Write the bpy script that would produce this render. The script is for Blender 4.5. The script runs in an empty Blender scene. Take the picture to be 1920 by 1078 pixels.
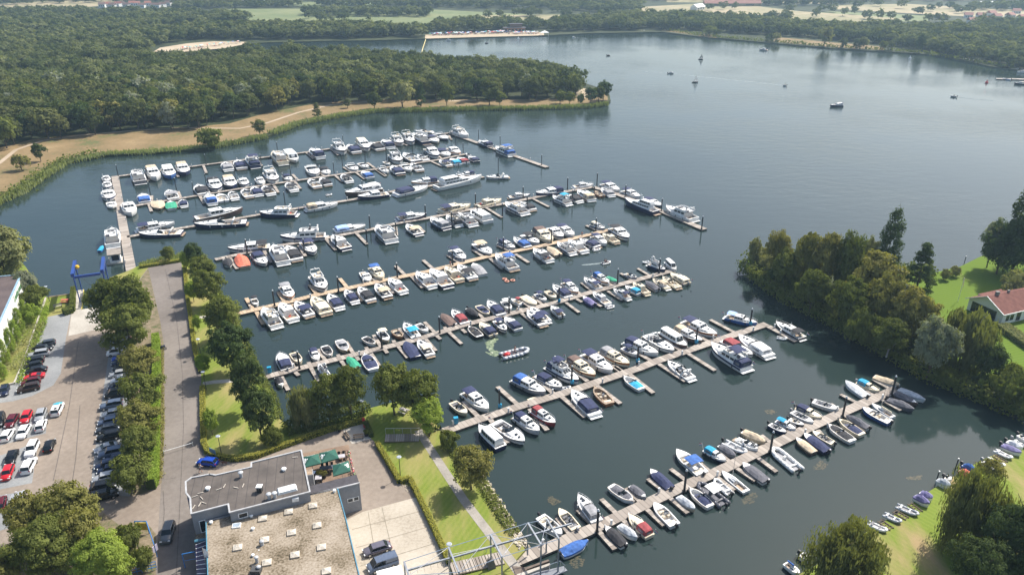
import bpy, math, random
import numpy as np
from mathutils import Vector, Matrix
R = math.radians
PI = math.pi
sc = bpy.context.scene
col = sc.collection

# ------------------------------------------------------------------ camera, sky, sun
F, PITCH, CAMH = 1400.0, R(24.6), 83.0
cam_data = bpy.data.cameras.new('camera')
cam_data.sensor_width = 36.0
cam_data.lens = 36.0 * F / 1920.0
cam_data.clip_start = 1.0
cam_data.clip_end = 20000.0
cam = bpy.data.objects.new('camera', cam_data)
col.objects.link(cam)
cam.location = (0, 0, CAMH)
cam.rotation_euler = (R(90) - PITCH, 0, 0)
sc.camera = cam

SUN_EL, SUN_AZ = R(50), math.atan2(0.72, 0.69)      # azimuth measured from +Y towards +X
world = bpy.data.worlds.new('World')
sc.world = world
world.use_nodes = True
nt = world.node_tree
bg = nt.nodes['Background']
sky = nt.nodes.new('ShaderNodeTexSky')
sky.sky_type = 'NISHITA'
sky.sun_disc = False
sky.sun_elevation = SUN_EL
sky.sun_rotation = SUN_AZ
sky.air_density = 1.2
sky.dust_density = 3.0
sky.ozone_density = 2.0
nt.links.new(sky.outputs[0], bg.inputs[0])
bg.inputs[1].default_value = 0.125
sun_d = bpy.data.lights.new('sun', 'SUN')
sun_d.energy = 5.0
sun_d.angle = R(0.5)
sun_d.color = (1.0, 0.95, 0.87)
sun = bpy.data.objects.new('sun', sun_d)
col.objects.link(sun)
sdir = Vector((math.sin(SUN_AZ) * math.cos(SUN_EL), math.cos(SUN_AZ) * math.cos(SUN_EL), math.sin(SUN_EL)))
sun.rotation_euler = sdir.to_track_quat('Z', 'Y').to_euler()
sc.view_settings.view_transform = 'Standard'
sc.view_settings.look = 'None'
sc.view_settings.exposure = 0.56
sc.view_settings.gamma = 1.0
sc.cycles.max_bounces = 5
sc.cycles.volume_bounces = 0
sc.cycles.transparent_max_bounces = 4

# ------------------------------------------------------------------ measuring helpers
SP, CP = math.sin(PITCH), math.cos(PITCH)
def ray(px, py):
    a, b = (px - 960) / F, (py - 539) / F
    return a, CP - b * SP, -SP - b * CP
def W(px, py, z=0.0):
    dx, dy, dz = ray(px, py)
    t = (z - CAMH) / dz
    return Vector((dx * t, dy * t, z))
def depth(v):
    return v.y * CP - (v.z - CAMH) * SP
def height_at(base, topy):
    dx, dy, dz = ray(960, topy)
    return CAMH + dz * base.y / dy - base.z
LZ = 0.9          # level of the land above the water

# ------------------------------------------------------------------ mesh helpers
class MB:
    def __init__(s):
        s.v, s.f, s.m = [], [], []
    def add(s, vs, fs, mi=0):
        o = len(s.v)
        s.v.extend([tuple(p) for p in vs])
        for f in fs:
            s.f.append(tuple(i + o for i in f)); s.m.append(mi)
        return s
    def box(s, c, d, mi=0, rz=0.0, top=1.0):
        x, y, z = d[0] / 2, d[1] / 2, d[2] / 2
        ca, sa = math.cos(rz), math.sin(rz)
        vs = []
        for k, (sx, sy, sz) in enumerate([(-1,-1,-1),(1,-1,-1),(1,1,-1),(-1,1,-1),(-1,-1,1),(1,-1,1),(1,1,1),(-1,1,1)]):
            q = top if sz > 0 else 1.0
            a, b = sx * x * q, sy * y * q
            vs.append((c[0] + a * ca - b * sa, c[1] + a * sa + b * ca, c[2] + sz * z))
        return s.add(vs, [(3,2,1,0),(4,5,6,7),(0,1,5,4),(1,2,6,5),(2,3,7,6),(3,0,4,7)], mi)
    def tube(s, p, q, r, n=6, mi=0, r2=None):
        p, q = Vector(p), Vector(q)
        d = q - p
        if d.length < 1e-6: return s
        a = d.orthogonal().normalized(); b = d.normalized().cross(a)
        r2 = r if r2 is None else r2
        vs = []
        for k in range(n):
            t = 2 * PI * k / n
            vs.append(p + (a * math.cos(t) + b * math.sin(t)) * r)
        for k in range(n):
            t = 2 * PI * k / n
            vs.append(q + (a * math.cos(t) + b * math.sin(t)) * r2)
        fs = [(k, (k + 1) % n, n + (k + 1) % n, n + k) for k in range(n)]
        fs += [tuple(range(n))[::-1], tuple(range(n, 2 * n))]
        return s.add(vs, fs, mi)
    def path(s, pts, r, n=5, mi=0):
        for a, b in zip(pts[:-1], pts[1:]): s.tube(a, b, r, n, mi)
        return s
    def loft(s, rings, mi=0, closed=False, cap0=True, cap1=True, mrow=None):
        n = len(rings[0]); vs = [p for r in rings for p in r]; o = len(s.v)
        s.v.extend([tuple(p) for p in vs])
        for i in range(len(rings) - 1):
            for k in range(n if closed else n - 1):
                k2 = (k + 1) % n
                s.f.append((o + i * n + k, o + i * n + k2, o + (i + 1) * n + k2, o + (i + 1) * n + k))
                s.m.append(mrow[k] if mrow else mi)
        if cap0: s.f.append(tuple(o + k for k in range(n))[::-1]); s.m.append(mi)
        if cap1: s.f.append(tuple(o + (len(rings) - 1) * n + k for k in range(n))); s.m.append(mi)
        return s
    def prism(s, poly, z0, z1, mi=0, mtop=None, top=None):
        n = len(poly)
        pz = [(p[0], p[1], z0) for p in poly] + [(p[0], p[1], (top[i] if top else z1)) for i, p in enumerate(poly)]
        ar = sum(poly[i][0] * poly[(i + 1) % n][1] - poly[(i + 1) % n][0] * poly[i][1] for i in range(n))
        idx = list(range(n)) if ar > 0 else list(range(n))[::-1]
        o = len(s.v); s.v.extend(pz)
        for a in range(n):
            i, j = idx[a], idx[(a + 1) % n]
            s.f.append((o + i, o + j, o + n + j, o + n + i)); s.m.append(mi)
        s.f.append(tuple(o + n + i for i in idx)); s.m.append(mi if mtop is None else mtop)
        s.f.append(tuple(o + i for i in idx[::-1])); s.m.append(mi)
        return s
    def ball(s, c, r, mi=0, n=8, sq=(1, 1, 1), half=False):
        rows = n // 2
        rings = []
        for i in range(rows + 1):
            ph = (PI / 2 if half else PI) * i / rows
            rr = max(math.sin(ph), 0.01)
            rings.append([(c[0] + r * sq[0] * rr * math.cos(2 * PI * k / n), c[1] + r * sq[1] * rr * math.sin(2 * PI * k / n), c[2] + r * sq[2] * math.cos(ph)) for k in range(n)])
        return s.loft(rings[::-1], mi, closed=True)
    def build(s, name, mats, parent=None, smooth=False):
        me = bpy.data.meshes.new(name)
        me.from_pydata(s.v, [], s.f)
        if not isinstance(mats, (list, tuple)): mats = [mats]
        for m in mats: me.materials.append(m)
        if len(mats) > 1: me.polygons.foreach_set('material_index', s.m)
        if smooth: me.polygons.foreach_set('use_smooth', [True] * len(me.polygons))
        me.update()
        o = bpy.data.objects.new(name, me)
        col.objects.link(o)
        if parent: o.parent = parent
        return o

def tag(o, label=None, cat=None, group=None, kind=None):
    if label: o['label'] = label
    if cat: o['category'] = cat
    if group: o['group'] = group
    if kind: o['kind'] = kind
    return o
def empty(name, loc=(0, 0, 0), rz=0.0, label=None, cat=None, group=None):
    o = bpy.data.objects.new(name, None)
    o.empty_display_size = 0.3
    col.objects.link(o)
    o.location = loc; o.rotation_euler = (0, 0, rz)
    return tag(o, label, cat, group)

# ------------------------------------------------------------------ materials
MATS = {}
def newmat(name):
    m = bpy.data.materials.new(name); m.use_nodes = True
    n = m.node_tree
    return m, n, n.nodes['Principled BSDF']
def N(n, t, **kw):
    x = n.nodes.new(t)
    for k, v in kw.items():
        if k in x.inputs: x.inputs[k].default_value = v
        else: setattr(x, k, v)
    return x
def ramp(n, fac, stops):
    r = n.nodes.new('ShaderNodeValToRGB')
    e = r.color_ramp.elements
    while len(e) < len(stops): e.new(0.5)
    for el, (p, c) in zip(e, stops):
        el.position = p; el.color = (*c, 1)
    n.links.new(fac, r.inputs[0])
    return r.outputs[0]
def noise(n, vec, scale, detail=3.0, rough=0.55):
    x = N(n, 'ShaderNodeTexNoise', Scale=scale, Detail=detail, Roughness=rough)
    n.links.new(vec, x.inputs['Vector'])
    return x.outputs['Fac']
def obvec(n, kind='Object', scale=None):
    tc = n.nodes.new('ShaderNodeTexCoord')
    v = tc.outputs[kind]
    if scale:
        mp = n.nodes.new('ShaderNodeMapping'); mp.inputs['Scale'].default_value = scale
        n.links.new(v, mp.inputs[0]); v = mp.outputs[0]
    return v
def mixc(n, fac, a, b, mode='MIX'):
    x = n.nodes.new('ShaderNodeMix'); x.data_type = 'RGBA'; x.blend_type = mode
    if isinstance(fac, float): x.inputs[0].default_value = fac
    else: n.links.new(fac, x.inputs[0])
    for i, c in ((6, a), (7, b)):
        if isinstance(c, tuple): x.inputs[i].default_value = (*c, 1)
        else: n.links.new(c, x.inputs[i])
    return x.outputs[2]
def bump(n, h, bs, strength=0.3, dist=0.05):
    b = N(n, 'ShaderNodeBump', Strength=strength, Distance=dist)
    n.links.new(h, b.inputs['Height']); n.links.new(b.outputs[0], bs.inputs['Normal'])

def paint(name, c, rough=0.35, metal=0.0, var=0.12, scale=1.5):
    key = ('p', name)
    if key in MATS: return MATS[key]
    m, n, b = newmat(name)
    v = obvec(n)
    f = noise(n, v, scale, 4)
    lo = tuple(x * (1 - var * 2.0) for x in c); hi = tuple(min(1, x * (1 + var)) for x in c)
    n.links.new(ramp(n, f, [(0.3, lo), (0.6, hi)]), b.inputs['Base Color'])
    b.inputs['Roughness'].default_value = rough
    b.inputs['Metallic'].default_value = metal
    MATS[key] = m
    return m
CC = dict(w=(.72,.71,.68), n=(.020,.028,.078), b=(.035,.11,.33), k=(.022,.022,.026), g=(.26,.26,.27), c=(.66,.58,.43),
          t=(.50,.40,.28), r=(.26,.045,.05), o=(.55,.14,.08), e=(.03,.28,.16), p=(.15,.135,.27), y=(.02,.30,.48),
          d=(.13,.085,.07), l=(.30,.42,.68), m=(.36,.15,.06), s=(.42,.44,.46), a=(.10,.10,.115))
CN = dict(w='white', n='navy', b='blue', k='black', g='grey', c='cream', t='tan', r='maroon', o='orange', e='green',
          p='purple', y='bright blue', d='brown', l='light blue', m='wooden', s='silver grey', a='charcoal')
def gel(k): return paint('gelcoat_' + CN[k].replace(' ', '_'), CC[k], 0.28, var=0.07, scale=0.8)
def cloth(k): return paint('canvas_' + CN[k].replace(' ', '_'), CC[k], 0.85, var=0.16, scale=1.6)
glass = paint('dark_glass', (.02, .028, .035), 0.06, var=0.3)
teak = paint('teak', (.30, .22, .15), 0.6, var=0.25, scale=4)
steel = paint('stainless', (.55, .56, .58), 0.25, 0.9, 0.05)
rubber = paint('rubber', (.02, .02, .02), 0.7)
cushion = paint('seat_beige', (.55, .47, .36), 0.7, var=.2)
cushion2 = paint('seat_grey', (.13, .13, .14), 0.7, var=.2)
antifoul = paint('antifouling', (.03, .035, .05), 0.5)
red = paint('red_plastic', (.6, .03, .03), 0.4)
whitep = paint('white_paint', (.78, .78, .76), 0.4)

def surf(name, stops, scale, fine=8.0, rough=0.9, bstr=0.25, kind='Object', finemix=0.35, stretch=None, bdist=.05):
    m, n, b = newmat(name)
    v = obvec(n, kind, stretch)
    f1 = noise(n, v, scale, 5)
    f2 = noise(n, v, fine, 3)
    mm = N(n, 'ShaderNodeMath', operation='MULTIPLY'); mm.inputs[1].default_value = finemix
    n.links.new(f2, mm.inputs[0])
    m2 = N(n, 'ShaderNodeMath', operation='MULTIPLY'); m2.inputs[1].default_value = 1 - finemix
    n.links.new(f1, m2.inputs[0])
    ad = N(n, 'ShaderNodeMath', operation='ADD'); n.links.new(mm.outputs[0], ad.inputs[0]); n.links.new(m2.outputs[0], ad.inputs[1])
    n.links.new(ramp(n, ad.outputs[0], stops), b.inputs['Base Color'])
    b.inputs['Roughness'].default_value = rough
    b.inputs['Specular IOR Level'].default_value = 0.2
    bump(n, f2, b, bstr, bdist)
    return m
asphalt = surf('asphalt', [(.36, (.182, .148, .118)), (.5, (.225, .186, .150)), (.62, (.27, .225, .184))], .06, 1.2)
asphalt2 = surf('road_asphalt', [(.36, (.142, .123, .108)), (.5, (.172, .150, .132)), (.62, (.205, .18, .158))], .07, 1.5)
pavers = surf('grey_pavers', [(.36, (.17, .175, .175)), (.5, (.22, .225, .225)), (.64, (.27, .275, .27))], .12, 3)
concrete = surf('concrete', [(.34, (.25, .215, .165)), (.46, (.37, .325, .26)), (.66, (.45, .405, .335))], .1, 2.2)
sliconc = surf('slipway_concrete', [(.34, (.30, .27, .23)), (.5, (.40, .37, .32)), (.66, (.46, .43, .38))], .15, 3)
gravelroof = surf('gravel_roofing', [(.36, (.065, .052, .03)), (.45, (.17, .135, .092)), (.54, (.265, .22, .165)), (.68, (.36, .31, .25))], .22, 3.2, finemix=.5)
soil = surf('planting_soil', [(.35, (.07, .09, .03)), (.5, (.16, .13, .08)), (.65, (.24, .19, .13))], .8, 4)
sand = surf('sand', [(.35, (.35, .28, .19)), (.65, (.45, .37, .265))], .03, .5)
pathsand = surf('path_sand', [(.35, (.31, .245, .17)), (.65, (.40, .32, .235))], .05, .6)
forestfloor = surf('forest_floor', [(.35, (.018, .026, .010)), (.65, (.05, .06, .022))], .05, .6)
drygrass = surf('dry_grass', [(.36, (.10, .11, .04)), (.45, (.18, .128, .06)), (.6, (.235, .165, .082)), (.7, (.29, .21, .11))], .06, .8)
field_a = surf('meadow_green', [(.35, (.10, .135, .05)), (.65, (.19, .20, .09))], .012, .1)
field_b = surf('stubble_field', [(.38, (.19, .18, .085)), (.62, (.36, .29, .18))], .012, .1)
brickpath = surf('path_paving', [(.35, (.22, .20, .17)), (.65, (.34, .31, .27))], .5, 5)
bitumen = None
def lawn_mat(name, a, b_, dry, ang, drylo=.52):
    m, n, b = newmat(name)
    v = obvec(n)
    mp = N(n, 'ShaderNodeMapping'); mp.inputs['Rotation'].default_value = (0, 0, ang)
    n.links.new(v, mp.inputs[0])
    wv = N(n, 'ShaderNodeTexWave', Scale=0.35, Distortion=1.4, Detail=2.0); wv.inputs['Detail Scale'].default_value = .6
    n.links.new(mp.outputs[0], wv.inputs['Vector'])
    base = mixc(n, wv.outputs['Fac'], a, b_)
    mp2 = N(n, 'ShaderNodeMapping'); mp2.inputs['Rotation'].default_value = (0, 0, ang); mp2.inputs['Scale'].default_value = (.16, .04, .1)
    n.links.new(v, mp2.inputs[0])
    d = noise(n, mp2.outputs[0], 1.0, 6, .62)
    r1 = ramp(n, d, [(drylo - .06, (0, 0, 0)), (drylo + .14, (1, 1, 1))])
    c = mixc(n, r1, base, dry)
    f = noise(n, v, 2.2, 4)
    c = mixc(n, f, c, (.6, .6, .6), 'OVERLAY')
    n.links.new(c, b.inputs['Base Color'])
    b.inputs['Roughness'].default_value = 1.0; b.inputs['Specular IOR Level'].default_value = 0.1
    bump(n, f, b, .4, .08)
    return m
lawn = lawn_mat('lawn_grass', (.125, .165, .028), (.15, .182, .034), (.25, .21, .085), R(25), .50)
lawn2 = lawn_mat('lush_lawn', (.085, .135, .018), (.10, .15, .022), (.14, .165, .04), R(70), .62)
lawn3 = lawn_mat('shore_lawn', (.13, .175, .03), (.15, .19, .035), (.28, .21, .11), R(-40), .54)

def plank_mat(name, c0, c1, per=0.9):
    m, n, b = newmat(name)
    tc = n.nodes.new('ShaderNodeTexCoord')
    sp = n.nodes.new('ShaderNodeSeparateXYZ'); n.links.new(tc.outputs['Object'], sp.inputs[0])
    mu = N(n, 'ShaderNodeMath', operation='MULTIPLY'); mu.inputs[1].default_value = 1.0 / per
    n.links.new(sp.outputs['X'], mu.inputs[0])
    fr = N(n, 'ShaderNodeMath', operation='FRACT'); n.links.new(mu.outputs[0], fr.inputs[0])
    gap = ramp(n, fr.outputs[0], [(0.0, (.25, .25, .25)), (.10, (.8, .8, .8)), (.16, (1, 1, 1)), (.9, (1, 1, 1))])
    fl = N(n, 'ShaderNodeMath', operation='FLOOR'); n.links.new(mu.outputs[0], fl.inputs[0])
    wn = n.nodes.new('ShaderNodeTexWhiteNoise'); wn.noise_dimensions = '1D'; n.links.new(fl.outputs[0], wn.inputs['W'])
    cc = mixc(n, wn.outputs['Value'], c0, c1)
    big = noise(n, tc.outputs['Object'], .35, 5)
    cc = mixc(n, big, cc, (.5, .48, .45), 'OVERLAY')
    cc = mixc(n, 1.0, cc, gap, 'MULTIPLY')
    n.links.new(cc, b.inputs['Base Color'])
    b.inputs['Roughness'].default_value = .85
    return m
planks = plank_mat('weathered_planks', (.22, .19, .165), (.38, .34, .30))
planks_tan = plank_mat('tan_planks', (.36, .27, .18), (.48, .37, .26))
floatm = paint('float_edge', (.10, .095, .085), .8, var=.3)

# water
def water_mat():
    m, n, b = newmat('lake_water')
    tc = n.nodes.new('ShaderNodeTexCoord'); v = tc.outputs['Object']
    big = noise(n, v, .006, 4)
    spx = n.nodes.new('ShaderNodeSeparateXYZ'); n.links.new(v, spx.inputs[0])
    c = ramp(n, big, [(.35, (.015, .027, .025)), (.65, (.025, .039, .037))])
    n.links.new(c, b.inputs['Base Color'])
    b.inputs['Roughness'].default_value = .07
    b.inputs['IOR'].default_value = 1.34
    mp = N(n, 'ShaderNodeMapping'); mp.inputs['Rotation'].default_value = (0, 0, R(20)); mp.inputs['Scale'].default_value = (.5, 1.3, 1)
    n.links.new(v, mp.inputs[0])
    h1 = noise(n, mp.outputs[0], .9, 4, .6)
    mp3 = N(n, 'ShaderNodeMapping'); mp3.inputs['Rotation'].default_value = (0, 0, R(-35)); mp3.inputs['Scale'].default_value = (.6, 1.2, 1)
    n.links.new(v, mp3.inputs[0])
    h2 = noise(n, mp3.outputs[0], .22, 3, .5)
    ad = N(n, 'ShaderNodeMath', operation='MULTIPLY_ADD'); ad.inputs[1].default_value = 2.0
    n.links.new(h2, ad.inputs[0]); n.links.new(h1, ad.inputs[2])
    # calm patches and wind patches
    w = noise(n, v, .012, 3)
    st = ramp(n, w, [(.38, (.25, .25, .25)), (.62, (1, 1, 1))])
    bp = N(n, 'ShaderNodeBump', Distance=.16)
    mr = N(n, 'ShaderNodeMapRange'); mr.inputs['From Min'].default_value = 130; mr.inputs['From Max'].default_value = 330; mr.inputs['To Min'].default_value = .07; mr.inputs['To Max'].default_value = .62
    n.links.new(spx.outputs['Y'], mr.inputs['Value'])
    mm = N(n, 'ShaderNodeMath', operation='MULTIPLY'); n.links.new(mr.outputs[0], mm.inputs[1])
    n.links.new(st, mm.inputs[0]); n.links.new(mm.outputs[0], bp.inputs['Strength'])
    n.links.new(ad.outputs[0], bp.inputs['Height']); n.links.new(bp.outputs[0], b.inputs['Normal'])
    return m
WATER = water_mat()

def leaf_mat(name, a, b_, attr=False, trans=.35):
    m, n, b = newmat(name)
    n.nodes.remove(b)
    out = n.nodes['Material Output']
    tc = n.nodes.new('ShaderNodeTexCoord')
    f = noise(n, tc.outputs['Object'], 1.7 if not attr else .25, 3)
    if attr:
        at = N(n, 'ShaderNodeAttribute'); at.attribute_name = 'tint'; rnd = at.outputs['Fac']
    else:
        oi = n.nodes.new('ShaderNodeObjectInfo'); rnd = oi.outputs['Random']
    c1 = mixc(n, rnd, a, b_)
    c2 = ramp(n, f, [(.3, (.72, .72, .68)), (.7, (1.05, 1.05, 1.0))])
    c = mixc(n, 1.0, c1, c2, 'MULTIPLY')
    sc_ = N(n, 'ShaderNodeMix'); sc_.data_type = 'RGBA'
    d = n.nodes.new('ShaderNodeBsdfDiffuse'); t = n.nodes.new('ShaderNodeBsdfTranslucent')
    n.links.new(c, d.inputs[0])
    tcx = mixc(n, 1.0, c, (1.2, 1.25, .5), 'MULTIPLY')
    n.links.new(tcx, t.inputs[0])
    mx = n.nodes.new('ShaderNodeMixShader'); mx.inputs[0].default_value = trans
    n.links.new(d.outputs[0], mx.inputs[1]); n.links.new(t.outputs[0], mx.inputs[2])
    n.links.new(mx.outputs[0], out.inputs[0])
    return m
LM = dict(
    oak=leaf_mat('oak_foliage', (0.093, 0.117, 0.043), (0.183, 0.193, 0.079)),
    alder=leaf_mat('alder_foliage', (0.141, 0.167, 0.048), (0.183, 0.207, 0.062)),
    lime=leaf_mat('lime_foliage', (0.244, 0.342, 0.062), (0.303, 0.376, 0.082)),
    willow=leaf_mat('willow_foliage', (0.171, 0.187, 0.074), (0.219, 0.227, 0.098)),
    silver=leaf_mat('silver_foliage', (0.246, 0.270, 0.195), (0.306, 0.323, 0.240)),
    dark=leaf_mat('dark_foliage', (0.071, 0.106, 0.044), (0.101, 0.135, 0.054)),
    pale=leaf_mat('pale_foliage', (0.243, 0.251, 0.115), (0.302, 0.298, 0.151)),
    hedge=leaf_mat('hedge_foliage', (0.244, 0.341, 0.058), (0.291, 0.375, 0.072)),
    yhedge=leaf_mat('yellow_hedge_foliage', (0.390, 0.361, 0.081), (0.392, 0.382, 0.092)),
    gold=leaf_mat('autumn_tinged_foliage', (0.223, 0.220, 0.072), (0.276, 0.251, 0.088)),
    reed=leaf_mat('reed_blades', (0.244, 0.282, 0.127), (0.328, 0.363, 0.175)),
    wood=leaf_mat('wood_foliage', (0.082, 0.106, 0.043), (0.183, 0.198, 0.090), attr=True))
bark = paint('bark', (.10, .075, .055), .9, var=.3, scale=3)
birchbark = paint('birch_bark', (.35, .33, .30), .9, var=.4, scale=3)

# ------------------------------------------------------------------ leaf clouds
rs = np.random.RandomState(7)
def cards(cent, nrm, size, rng):
    n = len(cent)
    a = np.cross(nrm, rng.normal(size=(n, 3))); a /= np.linalg.norm(a, axis=1)[:, None] + 1e-9
    b = np.cross(nrm, a); b /= np.linalg.norm(b, axis=1)[:, None] + 1e-9
    s = (size * rng.uniform(.6, 1.3, n))[:, None] / 2
    asp = rng.uniform(.55, 1.0, n)[:, None]
    v = np.stack([cent - a * s - b * s * asp * .5, cent + a * s * .3 - b * s * asp, cent + a * s + b * s * asp * .4, cent - a * s * .2 + b * s * asp], 1)
    return v.reshape(-1, 3)
def quads_mesh(name, v, mat, tint=None):
    nq = len(v) // 4
    me = bpy.data.meshes.new(name)
    me.vertices.add(len(v)); me.vertices.foreach_set('co', np.asarray(v, dtype=np.float32).ravel())
    me.loops.add(nq * 4); me.loops.foreach_set('vertex_index', np.arange(nq * 4, dtype=np.int32))
    me.polygons.add(nq); me.polygons.foreach_set('loop_start', np.arange(0, nq * 4, 4, dtype=np.int32))
    if tint is not None:
        at = me.attributes.new('tint', 'FLOAT', 'FACE'); at.data.foreach_set('value', np.asarray(tint, dtype=np.float32))
    me.update(calc_edges=True)
    me.materials.append(mat)
    return me
def norm(a): return a / (np.linalg.norm(a, axis=1)[:, None] + 1e-9)
def crown_pts(kind, seed, clumps, per, cr, rnd=.38):
    """unit crown: radius 1 in plan, z from 0 (bottom) to 1 (top); returns centres, normals"""
    rng = np.random.RandomState(seed)
    if kind == 'poplar':
        z = rng.uniform(.05, .97, clumps); rr = .95 * np.sin(np.clip(z * .9 + .12, 0, 1) * PI) ** .55 * (1 - .25 * z)
        th = rng.uniform(0, 2 * PI, clumps); q = rr * rng.uniform(.45, .9, clumps)
        c = np.stack([q * np.cos(th), q * np.sin(th), z], 1); sq = np.array([1, 1, .35])
    elif kind == 'cone':
        z = rng.uniform(.03, .97, clumps); rr = (1 - z) ** .8
        th = rng.uniform(0, 2 * PI, clumps); q = rr * rng.uniform(.5, .95, clumps)
        c = np.stack([q * np.cos(th), q * np.sin(th), z], 1); sq = np.array([1, 1, .16])
    else:
        d = norm(rng.normal(size=(clumps, 3))); d[:, 2] = np.abs(d[:, 2]) * np.where(rng.rand(clumps) < .25, -.7, 1)
        rad = rng.uniform(.5, .86, clumps)[:, None]
        c = d * rad
        c[:, :2] *= (1 + .22 * np.sin(np.arctan2(c[:, 1], c[:, 0]) * 3 + seed) + .12 * np.sin(np.arctan2(c[:, 1], c[:, 0]) * 5 + seed * 2))[:, None]
        c[:, 2] = .42 + c[:, 2] * .52; sq = np.array([1, 1, .52])
        if kind == 'tall': sq = np.array([1, 1, .3])
    r = cr * rng.uniform(.65, 1.25, clumps)
    C = np.repeat(c, per, 0); Rr = np.repeat(r, per)
    d = norm(rng.normal(size=(len(C), 3)))
    d[:, 2] = np.where(rng.rand(len(C)) < .7, np.abs(d[:, 2]), d[:, 2])
    P = C + d * (Rr * rng.uniform(.55, 1.08, len(C)) )[:, None] * sq
    ctr = P - np.array([0, 0, .4]); nn = norm(d * .8 + norm(ctr) * .45 + rng.normal(size=d.shape) * rnd + np.array([0, 0, .2]))
    if kind == 'weep':
        k = rng.rand(len(P)) < .55
        P[k, 2] -= rng.uniform(0, .42, k.sum()); P[k, :2] *= rng.uniform(.95, 1.12, k.sum())[:, None]
        P[:, 2] = np.clip(P[:, 2], -.05, 1)
    return P, nn, rng
PROTO = {}
def crown_mesh(kind, lm, variant, detail):
    key = (kind, lm, variant, detail)
    if key in PROTO: return PROTO[key]
    if detail == 'huge': cl, per, cr, ls = 210, 95, .17, .048
    elif detail == 'near': cl, per, cr, ls = 95, 62, .24, .085
    elif detail == 'mid': cl, per, cr, ls = 48, 26, .29, .16
    else: cl, per, cr, ls = 22, 12, .36, .30
    if kind == 'poplar': cr *= 1.2
    if kind == 'tall': cl = int(cl * 1.5)
    P, nn, rng = crown_pts(kind, variant * 17 + 3, cl, per, cr)
    asp = {'poplar': 3.4, 'cone': 2.2, 'tall': 2.0, 'weep': 1.35, 'bush': 1.0}.get(kind, 1.45)
    P = P * np.array([1, 1, asp])
    if kind == 'weep':
        nn[:, 2] *= .3; nn = norm(nn)
    v = cards(P, nn, ls * (1.15 if kind == 'poplar' else 1), rng)
    if kind == 'weep':
        v = v.reshape(-1, 4, 3); m = v.mean(1, keepdims=True); v = m + (v - m) * np.array([.75, .75, 1.7]); v = v.reshape(-1, 3)
    # heart of the crown so that it is not hollow
    me = quads_mesh('crown', v / np.array([1, 1, asp]), LM[lm])
    PROTO[key] = me
    return me
TRUNKS = {}
def trunk_mesh(kind, variant, mat):
    key = (kind, variant, mat.name)
    if key in TRUNKS: return TRUNKS[key]
    rng = random.Random(variant * 31 + 5)
    m = MB()
    lean = [(rng.uniform(-.02, .02), rng.uniform(-.02, .02)) for _ in range(5)]
    pts = [(0, 0, -.02)]
    for i in range(1, 5): pts.append((pts[-1][0] + lean[i][0], pts[-1][1] + lean[i][1], i * (.19 if kind in ('poplar', 'cone') else .14)))
    for i in range(4): m.tube(pts[i], pts[i + 1], .028 * (1 - i * .2), 7, r2=.028 * (1 - (i + 1) * .2))
    for k in range(9):
        b = pts[1 + k % 4]; th = rng.uniform(0, 2 * PI); l = rng.uniform(.14, .26)
        q = (b[0] + l * math.cos(th), b[1] + l * math.sin(th), b[2] + rng.uniform(.12, .3))
        m.tube(b, q, .011, 5, r2=.004)
        m.tube(q, (q[0] + .08 * math.cos(th + 1), q[1] + .08 * math.sin(th + 1), q[2] + .1), .005, 4, r2=.002)
    me = bpy.data.meshes.new('trunk'); me.from_pydata(m.v, [], m.f); me.materials.append(mat); me.update()
    TRUNKS[key] = me
    return me
def tree(loc, h, r, kind='round', lm='oak', detail='mid', name='broadleaf_tree', label=None, group=None, bottom=.1, birch=False, cat='tree', var=None):
    v = random.randrange(4) if var is None else var
    if kind == 'round' and h * (1 - bottom) / r > 2.0: kind = 'tall'
    root = empty(name, loc, random.uniform(0, 2 * PI), label, cat, group)
    c = bpy.data.objects.new('crown', crown_mesh(kind, lm, v, detail)); col.objects.link(c); c.parent = root
    c.location = (0, 0, h * bottom); c.scale = (r, r * random.uniform(.9, 1.1), h * (1 - bottom))
    if kind != 'bush':
        t = bpy.data.objects.new('trunk', trunk_mesh(kind, v, birchbark if birch else bark)); col.objects.link(t); t.parent = root
        t.scale = (r * 1.9, r * 1.9, h * .95)
    return root
def tree_px(bx, by, topy, hw, **kw):
    b = W(bx, by, LZ - .05)
    if hw >= 50: kw['detail'] = 'huge'
    h = max(1.5, height_at(b, topy))
    return tree(b, h * 1.0, max(.6, 1.13 * hw * depth(b) / F * (1.2 if kw.get('kind') == 'poplar' else 1)), **kw)

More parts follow.
